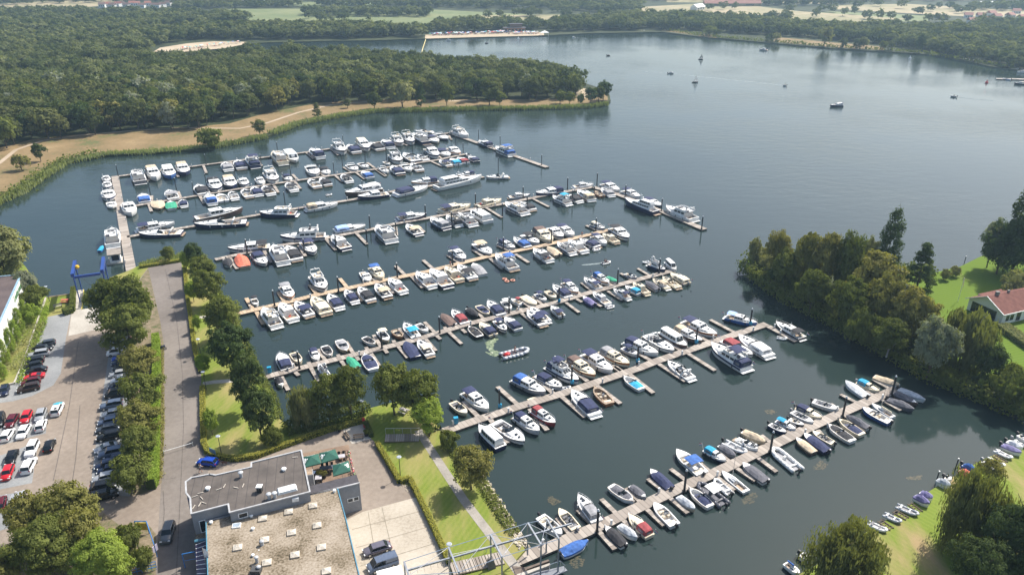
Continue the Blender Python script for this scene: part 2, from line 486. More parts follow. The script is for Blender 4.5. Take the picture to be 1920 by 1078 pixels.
def leaf_strip(name, pts, w, h, lm, dens, size, seed=1, parent=None, jitter=.25, z0=None, core=True, upright=False):
    """hedge / reed belt: leaves over a long box following the polyline"""
    rng = np.random.RandomState(seed)
    z0 = LZ if z0 is None else z0
    vs = []
    for a, b in zip(pts[:-1], pts[1:]):
        a, b = np.array([a[0], a[1]]), np.array([b[0], b[1]])
        L = np.linalg.norm(b - a)
        if L < .01: continue
        d = (b - a) / L; nrm = np.array([-d[1], d[0]])
        n = int(dens * L)
        t = rng.uniform(0, L, n); face = rng.rand(n)
        pz = np.where(face < .45, h, rng.uniform(0, h, n)); off = np.where(face < .45, rng.uniform(-w / 2, w / 2, n), np.where(face < .72, -w / 2, w / 2))
        if upright: off = rng.uniform(-w / 2, w / 2, n); pz = rng.uniform(.1, h, n)
        nn = np.zeros((n, 3)); nn[:, 2] = np.where(face < .45, 1, .15)
        nn[:, 0] = np.where(face < .45, 0, np.where(face < .72, -1, 1)) * nrm[0]; nn[:, 1] = np.where(face < .45, 0, np.where(face < .72, -1, 1)) * nrm[1]
        nn = norm(nn + rng.normal(size=(n, 3)) * (.5 if not upright else .6))
        if upright: nn[:, 2] *= .15; nn = norm(nn)
        P = np.stack([a[0] + d[0] * t + nrm[0] * off, a[1] + d[1] * t + nrm[1] * off, z0 + pz], 1) + rng.normal(size=(n, 3)) * jitter * np.array([.6, .6, .5])
        v = cards(P, nn, size, rng)
        if upright:
            v = v.reshape(-1, 4, 3); m = v.mean(1, keepdims=True); v = (m + (v - m) * np.array([.5, .5, 1.9])).reshape(-1, 3)
        vs.append(v)
    v = np.concatenate(vs)
    o = bpy.data.objects.new(name, quads_mesh(name, v, LM[lm])); col.objects.link(o)
    if parent: o.parent = parent
    return o

# ------------------------------------------------------------------ ground and water
def wl(pts, z): return [W(x, y, z) for x, y in pts]
def sheet(name, poly, z, mat, kind='structure', z0=None):
    m = MB()
    if z0 is None:
        ar = sum(poly[i][0] * poly[(i + 1) % len(poly)][1] - poly[(i + 1) % len(poly)][0] * poly[i][1] for i in range(len(poly)))
        p = poly if ar > 0 else poly[::-1]
        m.add([(q[0], q[1], z) for q in p], [tuple(range(len(p)))])
    else: m.prism(poly, z0, z)
    o = m.build(name, mat)
    if kind: o['kind'] = kind
    return o
def rough_edge(pts, step, amp, seed=3):
    """natural shoreline: subdivide and wobble"""
    rng = random.Random(seed); out = []
    for a, b in zip(pts[:-1], pts[1:]):
        a, b = Vector(a[:2]), Vector(b[:2]); n = max(1, int((b - a).length / step))
        d = (b - a); nr = Vector((-d.y, d.x)).normalized() if d.length else Vector((0, 0))
        for k in range(n):
            p = a + d * k / n + nr * (rng.uniform(-amp, amp) if k else 0)
            out.append((p.x, p.y))
    out.append((pts[-1][0], pts[-1][1]))
    return out
sheet('lake_water', [(-6000, -400), (6000, -400), (6000, 6000), (-6000, 6000)], 0.0, WATER)

FAR = [(1960,140),(1900,130),(1860,125),(1800,113),(1740,102),(1660,97),(1560,91),(1450,81),(1310,69),(1240,60),(1100,63),(1020,67),(900,70),(797,73),(700,76),(620,77),(500,80),(462,83),(420,91),(330,99),(310,106),
       (480,106),(640,102),(760,105),(870,114),(1010,130),(1085,150),(1120,165),(1143,178),(1145,188),(1138,196),(1100,200),(1000,203),(850,205),(700,209),(640,217),(560,232),(500,256),(440,268),(400,276),(300,286),(200,291),(120,306),(75,335),(40,360),(0,378),(-60,405)]
pf = wl(FAR, LZ)
poly = [(5900, 5900), (5900, pf[0].y)] + rough_edge(pf, 6, .8) + [(pf[-1].x - 300, pf[-1].y + 20), (-5900, 900), (-5900, 5900)]
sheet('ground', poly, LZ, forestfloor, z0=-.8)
south = [(-700,430),(-30,452),(20,470),(48,500),(88,557),(131,551),(140,545),(157,543),(153,580),(192,573),(207,520),(240,508),(262,497),(300,487),(343,479),(368,486),(388,505),(410,545),(438,592),(464,650),(492,705),(515,745),(524,785),(550,806),(600,792),(660,775),(700,763),(745,752),(795,765),(822,800),(834,820),(855,855),(905,905),(935,955),(966,1000),(985,1030),(965,1052),(985,1090),(1000,1500),(-1500,1500)]
sheet('ground', rough_edge([(p.x, p.y) for p in wl(south, LZ)], 8, .15), LZ, lawn, z0=-.8)
island = [(2500,830),(2050,835),(1920,772),(1860,748),(1800,724),(1740,702),(1680,664),(1620,633),(1570,604),(1520,579),(1470,553),(1425,522),(1398,500),(1402,487),(1440,478),(1520,485),(1640,505),(1720,512),(1757,510),(1800,500),(1832,484),(1872,468),(1960,440),(2500,380)]
sheet('ground', rough_edge([(p.x, p.y) for p in wl(island, LZ)], 5, .5), LZ, lawn2, z0=-.8)
bankr = [(1440,1110),(1480,1085),(1560,1040),(1632,992),(1700,950),(1740,922),(1800,886),(1850,858),(1920,826),(2100,745),(3000,900),(2600,1500),(1450,1500)]
sheet('ground', rough_edge([(p.x, p.y) for p in wl(bankr, LZ - .3)], 4, .3), LZ - .3, lawn3, z0=-.8)

Z1, Z2, Z3 = LZ + .01, LZ + .02, LZ + .03
sheet('asphalt_yard', wl([(-900,760),(0,728),(26,720),(50,660),(67,628),(90,594),(134,584),(192,575),(215,585),(278,502),(340,491),(346,540),(355,600),(363,660),(377,700),(379,760),(382,850),(395,860),(440,866),(480,862),(540,838),(620,810),(684,792),(696,822),(706,831),(740,889),(749,906),(768,912),(783,931),(850,1090),(860,1500),(-1500,1500),(-1500,900)], Z1), Z1, asphalt)
sheet('road', wl([(278,502),(340,491),(346,540),(355,600),(363,660),(377,700),(379,760),(382,850),(395,862),(390,880),(385,1300),(280,1300),(294,1060),(297,988),(302,910),(308,800),(308,650),(300,600)], Z2), Z2, asphalt2)
sheet('planting_bed', wl([(215,588),(278,504),(300,600),(308,650),(309,800),(303,905),(280,922),(244,930),(246,800),(232,700),(205,640)], Z3), Z3, soil)
sheet('slipway', wl([(140,545),(157,543),(153,580),(192,574),(206,612),(128,630)], Z3), Z3, sliconc)
sheet('concrete_yard', wl([(650,974),(680,959),(783,931),(808,985),(843,1064),(870,1130),(700,1300),(630,1300)], Z2), Z2, concrete)
sheet('parking_bays', wl([(90,594),(134,584),(124,632),(114,700),(100,722),(60,742),(24,752),(-40,760),(-40,735),(26,720),(50,660),(67,628)], Z2), Z2, pavers)
sheet('parking_bays', wl([(-40,812),(90,772),(86,812),(-40,845)], Z2), Z2, pavers)
sheet('parking_bays', wl([(-40,868),(72,828),(60,905),(-40,925)], Z2), Z2, pavers)
sheet('parking_bays', wl([(-40,935),(48,920),(34,985),(-40,1005)], Z2), Z2, pavers)
sheet('parking_bays', wl([(206,650),(240,650),(246,800),(244,930),(168,925),(184,800)], Z2), Z2, pavers)
sheet('grass_corner', wl([(-60,1060),(20,1020),(45,985),(60,930),(180,950),(225,985),(270,973),(292,1000),(293,1140),(-60,1140)], Z2), Z2, soil)
sheet('terrace_apron', wl([(640,800),(684,793),(696,822),(660,832),(648,815)], Z2), Z2, sliconc)
# paths on the lawns
SEAMS = [[(310,505),(331,600),(342,700),(344,800),(338,930),(330,1090)], [(147,640),(130,760),(100,900)], [(150,760),(142,860),(136,900)], [(20,790),(60,775),(104,752)], [(306,920),(308,960),(305,990)], [(720,860),(735,905)], [(280,870),(300,900),(330,895)]]
def ribbon(name, pts, w, z, mat, kind='structure'):
    P = [W(x, y, z) for x, y in pts]; L, Rr = [], []
    for i, p in enumerate(P):
        d = (P[min(i + 1, len(P) - 1)] - P[max(i - 1, 0)]); nr = Vector((-d.y, d.x, 0)).normalized() * w / 2
        L.append(p + nr); Rr.append(p - nr)
    return sheet(name, [(q.x, q.y) for q in L + Rr[::-1]], z, mat, kind)
ribbon('path', [(784,806),(838,889),(869,936),(922,1005),(962,1056),(985,1090)], 1.5, Z2, brickpath)
ribbon('path', [(380,719),(400,716),(455,712)], 1.4, Z2, sliconc)
ribbon('path', [(374,595),(410,592)], 1.4, Z2, sliconc)
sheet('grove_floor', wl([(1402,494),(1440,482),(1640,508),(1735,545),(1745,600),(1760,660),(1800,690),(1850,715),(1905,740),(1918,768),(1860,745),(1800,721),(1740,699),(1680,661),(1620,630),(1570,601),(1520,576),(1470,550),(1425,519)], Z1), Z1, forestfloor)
for s_ in SEAMS: ribbon('road_seam', s_, .11, Z3 + .01, paint('tar_seam', (.10, .085, .075), .9))
for s_ in [[(660,992),(787,958)], [(668,1026),(800,988)], [(676,1060),(815,1018)], [(716,950),(742,1060)], [(690,958),(704,1040)]]: ribbon('slab_joint', s_, .09, Z3 + .01, paint('slab_joint', (.22, .19, .14), .9))
# the dry meadow, its path and the beaches
sheet('meadow', wl([(-90,395),(0,372),(40,352),(78,328),(122,300),(200,286),(300,281),(400,271),(440,264),(498,251),(558,228),(640,213),(700,206),(850,202),(1000,200),(1100,197),(1140,188),(1138,176),(1095,172),(1078,180),(1060,186),(800,187),(700,187),(600,193),(500,212),(430,232),(300,244),(150,252),(60,262),(-90,300)], Z1), Z1, drygrass)
ribbon('path', [(-40,330),(0,305),(30,281),(80,264),(150,254),(250,245),(340,240),(450,241),(500,231),(560,211),(620,197),(700,190)], 2.0, Z2, pathsand)
ribbon('path', [(840,190),(905,188)], 2.2, Z2, sand)
sheet('beach_sand', wl([(285,99),(330,99),(420,91),(462,83),(462,79),(400,78),(350,82),(300,90)], Z2), Z2, sand)
sheet('beach_sand', wl([(797,73),(900,70),(1020,67),(1020,61),(960,60),(900,62),(820,65),(797,66)], Z2), Z2, sand)
sheet('beach_sand', wl([(1080,172),(1095,166),(1108,170),(1100,184),(1082,186)], Z2), Z2, sand)
for k, p in enumerate([[(1240,58),(1300,66),(1292,61),(1245,55)], [(1310,68),(1345,72),(1340,67),(1312,64)], [(1450,79),(1560,89),(1660,95),(1655,88),(1560,80),(1455,70)]]):
    sheet('meadow', wl(p, Z1), Z1, drygrass)
# far fields
for m_, p in [(field_a, [(380,50),(640,52),(820,54),(980,45),(1045,30),(820,19),(640,17),(420,17),(385,38)]), (field_b, [(880,36),(1045,40),(1050,28),(900,30)]),
              (field_b, [(1200,24),(1450,34),(1640,46),(1700,36),(1500,22),(1400,10),(1300,8),(1200,14)]), (field_a, [(1500,28),(1640,42),(1740,40),(1740,30),(1560,22)]),
              (field_b, [(1560,18),(1900,36),(1960,22),(1700,8),(1560,10)]), (field_b, [(-20,26),(120,18),(230,8),(230,1),(60,3),(-20,10)]), (field_b, [(230,50),(345,44),(345,40),(245,45)]),
              (field_a, [(380,12),(700,10),(700,4),(380,4)]), (field_b, [(1250,5),(1560,8),(1560,2),(1250,-1)])]:
    sheet('field', wl(p, Z2), Z2 + (.1 if m_ is field_b else 0), m_)
sheet('water_basin', wl([(1840,7),(1862,7),(1862,3),(1838,3)], LZ + .2), LZ + .2, whitep)

# ------------------------------------------------------------------ woods
random.seed(11)
def inside(p, poly):
    x, y = p; c = False; n = len(poly)
    for i in range(n):
        a, b = poly[i], poly[(i + 1) % n]
        if (a[1] > y) != (b[1] > y) and x < (b[0] - a[0]) * (y - a[1]) / (b[1] - a[1]) + a[0]: c = not c
    return c
def scatter(pxpoly, sp, jit=.45):
    P = [(q.x, q.y) for q in wl(pxpoly, LZ)]
    x0, x1 = min(p[0] for p in P), max(p[0] for p in P); y0, y1 = min(p[1] for p in P), max(p[1] for p in P)
    out = []; j = 0; y = y0
    while y <= y1:
        x = x0 + (sp / 2 if j % 2 else 0)
        while x <= x1:
            q = (x + random.uniform(-jit, jit) * sp, y + random.uniform(-jit, jit) * sp)
            if inside(q, P): out.append(q)
            x += sp
        y += sp * .87; j += 1
    return out
PEN = [(-90,302),(-20,288),(60,266),(150,255),(300,248),(400,238),(470,219),(560,199),(700,191),(800,190),(1060,189),(1085,180),(1078,162),(1010,140),(870,131),(760,122),(640,111),(560,112),(480,116),(300,122),(240,110),(200,100),(-250,100)]
pen = scatter(PEN, 9.6)
WOODS = [([(-260,102),(285,100),(245,60),(300,52),(235,44),(-260,46)], 11), ([(-260,46),(110,44),(240,38),(150,24),(-260,28)], 14),
         ([(240,62),(300,53),(350,49),(460,46),(470,34),(300,30),(200,28),(232,42)], 12),
         ([(250,80),(300,86),(352,78),(400,74),(465,76),(500,76),(640,73),(795,70),(795,62),(690,57),(600,55),(480,56),(380,56),(330,64),(255,62)], 9.5),
         ([(800,62),(900,60),(1000,58),(1030,56),(1020,50),(930,47),(820,49)], 11),
         ([(1030,61),(1240,56),(1300,60),(1450,67),(1560,76),(1660,84),(1700,92),(1750,102),(1800,111),(1900,127),(2060,145),(2060,75),(1800,62),(1640,58),(1500,53),(1400,42),(1300,36),(1180,34),(1040,46)], 9.5),
         ([(570,33),(700,32),(808,33),(808,26),(570,25)], 11), ([(330,20),(560,15),(560,9),(330,9)], 14), ([(600,14),(1050,19),(1060,11),(600,7)], 14),
         ([(1040,24),(1200,26),(1200,10),(1040,8)], 15), ([(1420,12),(1560,13),(1640,9),(1560,5),(1420,5)], 15), ([(1820,20),(2000,24),(2000,14),(1820,14)], 14),
         ([(-260,16),(200,6),(1200,3),(1960,4),(2100,-12),(-300,-12)], 19), ([(1440,40),(1470,44),(1480,38),(1440,35)], 12), ([(1830,62),(1960,66),(1960,48),(1830,50)], 11)]
far = []
for p, s in WOODS: far += scatter(p, s)
lone = [(580,36),(600,40),(604,42),(622,46),(640,40),(646,38),(690,40),(915,36),(935,32),(940,33),(968,32),(985,31),(992,32),(1000,29),(1012,30),(1060,34),(1532,31),(1582,31),(1626,37),(1648,37),(1620,36),(1670,38),(1700,44),(1722,28),(1735,40),(1750,44),(1765,42),(1800,26),(1812,24),(1540,22),(1560,24),(1600,28),(1606,17),(1646,13),(1690,17),(1760,17),(1780,17),(1476,14),(1330,20),(1355,19),(1378,18),(1840,46),(1790,22),(1744,22),(1820,24),(1462,9),(1480,24),(1470,35),(1525,34)]
for x, y in lone:
    p = W(x, y, LZ); far.append((p.x, p.y))
dist = sorted(pen, key=lambda q: q[1])
indiv, rest = dist[:290], dist[290:]
KND = [('oak', 'round'), ('oak', 'round'), ('oak', 'tall'), ('dark', 'round'), ('alder', 'round'), ('oak', 'round'), ('gold', 'round'), ('oak', 'round'), ('silver', 'round')]
for q in indiv:
    r = random.choice([random.uniform(4.2, 6), random.uniform(5.5, 8.2)]); h = random.uniform(10, 12.5) + r * .55
    lm, kd = random.choice(KND)
    if random.random() < .5 and lm in ('silver', 'gold'): lm = 'oak'
    tree((q[0], q[1], LZ), h, r, kd, lm, 'mid', 'woodland_tree', 'leafy green tree in the dense wood behind the sandy shore path', 'trees in the front of the peninsula wood', bottom=.12)
def mass(name, pts, label, far_=False):
    vs, tn = [], []
    protos = []
    for v in range(5):
        P, nn, rng = crown_pts('round', 100 + v, 20 if far_ else 30, 13 if far_ else 26, .38 if far_ else .34, .3)
        q = cards(P * np.array([1, 1, 1.45]), nn, .30 if far_ else .17, rng) / np.array([1, 1, 1.45]); protos.append(q)
    for (x, y) in pts:
        q = protos[random.randrange(5)]; a = random.uniform(0, 2 * PI); ca, sa = math.cos(a), math.sin(a)
        r = random.choice([random.uniform(4.2, 6.2), random.uniform(6, 8.8)]) * (1.05 if far_ else 1.0); h = (random.uniform(7.5, 11) + r * .35) * (.9 if far_ else 1.05)
        if random.random() < .06: r *= 1.35; h *= 1.25
        m = np.empty_like(q)
        m[:, 0] = x + (q[:, 0] * ca - q[:, 1] * sa) * r; m[:, 1] = y + (q[:, 0] * sa + q[:, 1] * ca) * r; m[:, 2] = LZ + h * .08 + q[:, 2] * h * .92
        vs.append(m.astype(np.float32)); t = random.random() ** 1.3
        if random.random() < .04: t = 1.6
        tn.append(np.full(len(q) // 4, t, dtype=np.float32))
    o = bpy.data.objects.new(name, quads_mesh(name, np.concatenate(vs), LM['wood'], np.concatenate(tn)))
    col.objects.link(o)
    tag(o, label, 'woodland', None, 'stuff')
    return o
mass('woodland', rest, 'dense green wood covering the peninsula behind its front trees')
mass('far_woodland', far, 'hazy blue green woods and hedgerows beyond the lake', True)

# ------------------------------------------------------------------ named trees
T = tree_px
def TT(rows, group=None):
    for r in rows:
        bx, by, ty, hw, kd, lm, nm, lb = r[:8]
        T(bx, by, ty, hw, kind=kd, lm=lm, detail=(r[8] if len(r) > 8 else 'near'), name=nm, label=lb, group=group, birch='birch' in lb, bottom={'bush': 0.0, 'weep': .05, 'cone': .04, 'poplar': .04}.get(kd, .09))
TT([(222,628,502,36,'round','alder','broadleaf_tree','large round green tree nearest the slipway'),
    (262,640,503,38,'round','alder','broadleaf_tree','large dense green tree between the slipway and the road end'),
    (248,672,556,40,'round','alder','broadleaf_tree','lighter green tree in front of the two large slipway trees'),
    (268,716,644,32,'round','gold','broadleaf_tree','low olive tree over the silver vans, first after the slipway trees'),
    (272,770,692,37,'round','alder','broadleaf_tree','spreading green tree over the black van in the parked row'),
    (268,830,744,35,'round','gold','broadleaf_tree','yellowish green tree in the middle of the parking strip'),
    (266,868,792,29,'round','alder','broadleaf_tree','dark green tree beside the bright hedge, second from its near end'),
    (254,922,848,37,'round','alder','broadleaf_tree','broad green tree at the near end of the parked car row'),
    (75,1020,915,42,'round','gold','broadleaf_tree','yellow green tree on the left of the clump below the car park'),
    (140,1010,900,46,'round','gold','broadleaf_tree','tallest green tree of the clump below the car park'),
    (105,1085,965,56,'round','alder','broadleaf_tree','dark green tree filling the front of the clump below the car park'),
    (162,1062,942,40,'round','gold','broadleaf_tree','olive tree on the right of the clump below the car park'),
    (205,1098,992,50,'round','lime','maple_tree','bright lime green tree at the bottom edge left of the hoarding'),
    (2,1110,1035,44,'round','gold','broadleaf_tree','yellow green tree in the bottom left corner'),
    (246,1032,980,24,'bush','alder','shrub','dark green shrub beside the blue and yellow hoarding'),
    (272,1068,1022,18,'bush','alder','shrub','green shrub at the blue gate below the hoarding'),
    (232,1092,1040,22,'bush','lime','shrub','light green shrub behind the blue gate at the bottom edge'),
    (22,540,412,46,'round','pale','broadleaf_tree','large grey green tree at the left shore behind the white hall'),
    (-12,530,425,44,'round','pale','broadleaf_tree','pale green tree cut by the left edge, beside the cove'),
    (52,560,500,20,'bush','silver','shrub','grey green shrub at the far corner of the white hall'),
    (70,572,532,22,'bush','alder','shrub','green shrub between the white hall and the water'),
    (62,606,566,17,'bush','lime','shrub','light green shrub below the waterside shrub at the white hall'),
    (367,505,450,15,'tall','dark','alder_tree','slim dark green tree at the far end of the lawn row'),
    (386,540,470,22,'round','alder','alder_tree','second tree from the far end of the lawn row'),
    (396,575,496,28,'round','alder','alder_tree','olive green third tree from the far end of the lawn row'),
    (428,640,546,32,'round','alder','alder_tree','broad green tree where the second shore jetty meets the bank'),
    (440,700,592,36,'round','dark','alder_tree','largest dark green tree in the middle of the lawn row'),
    (472,772,652,28,'round','dark','alder_tree','dark tree beside the shore end of the footbridge jetty'),
    (492,825,708,30,'round','dark','alder_tree','last tree at the near end of the lawn row'),
    (512,835,798,20,'bush','alder','shrub','round green shrub at the foot of the last lawn tree'),
    (571,800,719,24,'weep','pale','birch_tree','thin pale birch at the corner of the basin'),
    (620,792,692,28,'round','alder','alder_tree','open green tree over the white yacht, left of a pair on the bank'),
    (659,786,672,24,'tall','alder','alder_tree','taller right hand tree of the pair on the basin bank'),
    (740,778,672,36,'round','alder','alder_tree','left tree of the big clump beside the picnic lawn'),
    (786,790,678,38,'round','alder','alder_tree','right tree of the big clump beside the picnic lawn'),
    (805,818,738,27,'round','lime','alder_tree','small light tree in front of the picnic lawn clump'),
    (841,840,803,18,'bush','alder','shrub','green shrub at the foot of the cruiser jetty'),
    (884,918,830,36,'round','gold','broadleaf_tree','round yellow green tree on the bank beside the long path'),
    (318,490,459,12,'round','alder','young_tree','small round tree alone by the water at the road end')])
TT([(351,508,466,8,'round','lime','young_tree','young lime green tree at the far end of the road hedge'),
    (364,566,522,11,'round','lime','young_tree','second young green tree along the road hedge'),
    (372,622,585,8,'round','lime','young_tree','narrow young tree halfway along the road hedge'),
    (384,705,659,13,'round','lime','young_tree','young tree beside the footbridge across the lawn'),
    (399,816,760,12,'round','lime','young_tree','young tree on thin trunk near the blue hatchback')], 'young trees along the road hedge')
for k, (bx, by, ty) in enumerate([(52,607,562), (42,625,578), (34,642,599), (25,662,614), (14,684,637), (8,712,677)]):
    T(bx, by, ty, 7.5, kind='poplar', lm='lime', detail='near', name='columnar_tree', bottom=.03, group='columnar trees along the white hall',
      label='bright green columnar tree by the white hall, ' + ['first', 'second', 'third', 'fourth', 'fifth', 'sixth'][k] + ' from the water')
TT([(1410,503,437,11,'tall','pale','birch_tree','slender pale tree at the water tip of the wooded point'),
    (1450,530,420,21,'tall','gold','broadleaf_tree','second tree from the tip on the wooded point, light topped'),
    (1468,545,458,24,'round','alder','broadleaf_tree','low green tree near the tip of the wooded point'),
    (1503,550,415,26,'round','gold','broadleaf_tree','tall broad olive tree near the tip of the wooded point'),
    (1517,585,496,26,'round','alder','broadleaf_tree','waterside green tree below the tall olive trees'),
    (1540,560,421,25,'round','gold','broadleaf_tree','olive tree behind the middle of the point bank'),
    (1578,570,418,26,'round','alder','broadleaf_tree','tall green tree left of the dark poplar'),
    (1620,530,434,15,'round','pale','broadleaf_tree','pale small crown just left of the dark poplar'),
    (1657,520,392,20,'poplar','dark','poplar_tree','tall dark columnar poplar in the middle of the point'),
    (1627,590,458,40,'round','gold','broadleaf_tree','very broad olive tree in front of the dark poplar'),
    (1587,618,506,33,'round','alder','broadleaf_tree','wide waterside tree in the middle of the point bank'),
    (1642,630,502,34,'round','gold','broadleaf_tree','tall olive tree above the middle of the point bank'),
    (1718,545,456,30,'cone','dark','cedar_tree','dark layered conifer beside the bright lawn'),
    (1697,650,525,40,'round','gold','birch_tree','drooping olive birch in front of the dark conifer'),
    (1610,645,572,28,'bush','alder','shrub','large rounded shrub overhanging the water under the olive tree'),
    (1662,668,588,30,'round','alder','broadleaf_tree','low green waterside tree beneath the drooping birch'),
    (1737,708,580,36,'round','silver','willow_tree','silver leaved willow at the edge of the bright lawn'),
    (1803,690,566,44,'weep','willow','birch_tree','weeping birch with thin pale trunks in front of the house'),
    (1848,722,638,26,'round','dark','broadleaf_tree','small dark green tree right of the weeping birch'),
    (1898,700,332,22,'poplar','dark','poplar_tree','tall leaning dark poplar at the right edge') if 0 else (1896,505,318,23,'poplar','dark','poplar_tree','tall dark poplar rising above the trees at the right edge'),
    (1928,505,332,24,'poplar','dark','poplar_tree','dark poplar cut by the right edge'),
    (1893,516,400,50,'round','dark','broadleaf_tree','large dark tree beneath the right edge poplars'),
    (1850,502,400,19,'round','silver','broadleaf_tree','greyish tree overhanging the lake left of the right edge poplars'),
    (1868,514,442,32,'round','dark','broadleaf_tree','low dark tree at the lake edge above the house'),
    (1771,525,502,9,'bush','pale','pollard_willow','left one of two small round willows on the bright lawn'),
    (1789,519,497,9,'bush','pale','pollard_willow','right one of two small round willows on the bright lawn'),
    (1905,560,505,32,'bush','pale','shrub','wide olive shrub behind the red roofed house'),
    (1893,758,682,40,'bush','alder','shrub','big green shrub on the shore below the house'),
    (1838,738,700,18,'bush','dark','shrub','dark shrub on the shore between house lawn and water'),
    (1775,722,690,18,'bush','alder','shrub','green shrub at the foot of the silver willow'),
    (1580,1120,974,66,'weep','willow','weeping_willow','huge weeping willow at the bottom edge beside the dinghies'),
    (1803,1030,870,56,'weep','willow','weeping_willow','weeping willow above the row of beached dinghies'),
    (1893,1105,930,70,'round','dark','broadleaf_tree','big dark round tree in the bottom right corner'),
    (1822,1125,1000,52,'round','dark','broadleaf_tree','dark tree at the bottom edge right of the huge willow'),
    (1853,898,862,22,'bush','gold','shrub','small leafy shrub among the far beached dinghies')])
TT([(77,303,263,12,'round','oak','broadleaf_tree','slim tree alone on the dry meadow near the left edge','mid'),
    (42,320,289,16,'round','gold','broadleaf_tree','wide low tree on the dry meadow at the left edge','mid'),
    (395,277,238,24,'bush','alder','shrub','big round bush on the reed bank below the wood','mid'),
    (488,254,222,13,'round','oak','broadleaf_tree','round tree alone between meadow path and reeds','mid'),
    (595,222,193,10,'cone','oak','conifer_tree','small conical tree on the dry meadow bank','mid'),
    (652,203,183,7,'round','oak','broadleaf_tree','smallest tree on the meadow near the green raft','mid'),
    (702,205,167,13,'round','oak','broadleaf_tree','round tree on the bank just behind the green raft','mid'),
    (755,202,148,23,'round','pale','willow_tree','pale feathery willow standing before the peninsula wood','mid'),
    (790,200,154,11,'cone','dark','conifer_tree','dark conical tree right of the pale willow','mid'),
    (838,200,150,13,'tall','alder','broadleaf_tree','tall oval tree alone in front of the peninsula wood','mid'),
    (918,198,143,18,'round','oak','broadleaf_tree','tall broad tree before the middle of the peninsula wood','mid'),
    (937,199,166,11,'round','alder','broadleaf_tree','lower tree against the right of the tall broad one','mid'),
    (1050,195,167,10,'round','alder','broadleaf_tree','left tree of the pair near the sandy point','mid'),
    (1068,196,169,9,'round','alder','broadleaf_tree','right tree of the pair near the sandy point','mid'),
    (1088,196,174,7,'bush','alder','shrub','small shrub on the sandy point','mid'),
    (1107,195,160,12,'round','dark','broadleaf_tree','left tree of the three at the peninsula tip','mid'),
    (1122,192,158,10,'round','oak','broadleaf_tree','middle tree of the three at the peninsula tip','mid'),
    (1131,188,148,13,'round','dark','broadleaf_tree','rightmost tall tree at the peninsula tip','mid')])
rnd_ = random.Random(77)
for k in range(30):
    t = rnd_.random(); bx = 1425 + 330 * t; by = 505 + 175 * t + rnd_.uniform(-22, 12) * (1 if t > .1 else .3)
    b_ = W(bx, by, LZ)
    tree((b_.x, b_.y, LZ), rnd_.uniform(4, 7.5), rnd_.uniform(2.4, 3.8), rnd_.choice(['round', 'round', 'bush']), rnd_.choice(['alder', 'gold', 'oak', 'dark', 'pale']), 'near', 'grove_tree', 'lower green tree filling the dense grove on the wooded point', 'lower trees filling the grove of the wooded point', bottom=.03)
for k, (bx, by, ty_) in enumerate([(1330,68,48),(1345,69,54),(1442,78,62),(1455,79,60),(1545,88,45),(1580,90,68),(1606,92,70),(1618,92,66),(1655,95,74),(1668,95,76),(1722,100,60)]):
    T(bx, by, ty_, 8 if ty_ > 50 else 13, kind='round', lm=['alder', 'oak', 'dark', 'pale'][k % 4] if k != 4 else 'pale', detail='mid', name='shore_tree', label='round tree on the dry strip of the far right shore', group='trees on the far right shore strip', bottom=.08)
# bank planting
def belt(name, px, w, h, lm, dens, size, label, upright=False, seed=1, jit=.35, z0=None):
    o = leaf_strip(name, [(q.x, q.y) for q in wl(px, LZ)], w, h, lm, dens, size, seed, jitter=jit, upright=upright, z0=z0)
    return tag(o, label, None, None, 'stuff')
belt('reed_bed', [(-60,402),(0,376),(40,358),(75,333),(120,304),(200,289),(300,284),(400,274)], 4.4, 1.5, 'reed', 44, .9, 'green reeds and bushes along the left shore of the dry meadow', True, 2, z0=.2)
belt('reed_bed', [(400,275),(500,256)], 3.4, 1.7, 'reed', 50, .9, 'green reed belt in front of the big round bush', True, 3, z0=.2)
belt('reed_bed', [(508,251),(560,232),(640,217),(700,209)], 4, 1.9, 'reed', 55, .9, 'light green reed belt along the curving meadow shore', True, 4, z0=.2)
belt('reed_bed', [(700,209),(850,205),(1000,203),(1100,200),(1140,195)], 3.4, 1.6, 'reed', 40, 1.0, 'reed belt along the peninsula shore up to its tip', True, 5, z0=.2)
belt('shore_bushes', [(-60,400),(0,374),(40,356),(75,331),(120,302),(185,289)], 4, 2.2, 'alder', 13, 1.1, 'rounded green bushes mixed in the left shore reeds', False, 6, 1.1, z0=.2)
belt('bank_undergrowth', [(1398,500),(1425,521),(1470,552),(1520,578),(1570,603),(1620,632),(1680,663),(1740,701),(1800,723),(1860,747),(1920,771),(1960,790)], 4.5, 3.0, 'alder', 150, .55, 'overhanging undergrowth along the wooded point waterline', False, 7, .8, z0=.1)
belt('bank_undergrowth', [(1404,488),(1440,482),(1520,488),(1640,505),(1750,512)], 4, 2.4, 'alder', 60, .7, 'bushes on the lake side of the wooded point', False, 17, .8, z0=.1)
belt('bank_planting', [(536,812),(552,806),(600,796),(640,786),(690,768)], 2.6, 1.6, 'alder', 200, .35, 'flowering shrubs between the lawn and the inner basin', False, 8, .35)
belt('bank_undergrowth', [(372,492),(387,508),(408,548),(435,595),(461,652),(489,708),(512,748),(521,785)], 1.6, .8, 'alder', 90, .35, 'low green growth along the shore under the lawn trees', False, 9, .4, z0=.3)
belt('bank_undergrowth', [(838,826),(858,858),(905,908),(935,957),(966,1002)], 1.6, .7, 'alder', 160, .3, 'low weeds on the stony bank beside the long path', False, 10, .3, z0=.5)
belt('ground_cover', [(38,720),(60,660),(80,610),(86,575)], 1.2, .5, 'hedge', 60, .35, 'ground cover plants at the foot of the white hall', False, 12, .4)
belt('ground_cover', [(20,700),(45,650),(62,612)], 4.5, .7, 'pale', 120, .35, 'low flowering plants between the columnar trees and the kerb', False, 13, .5)
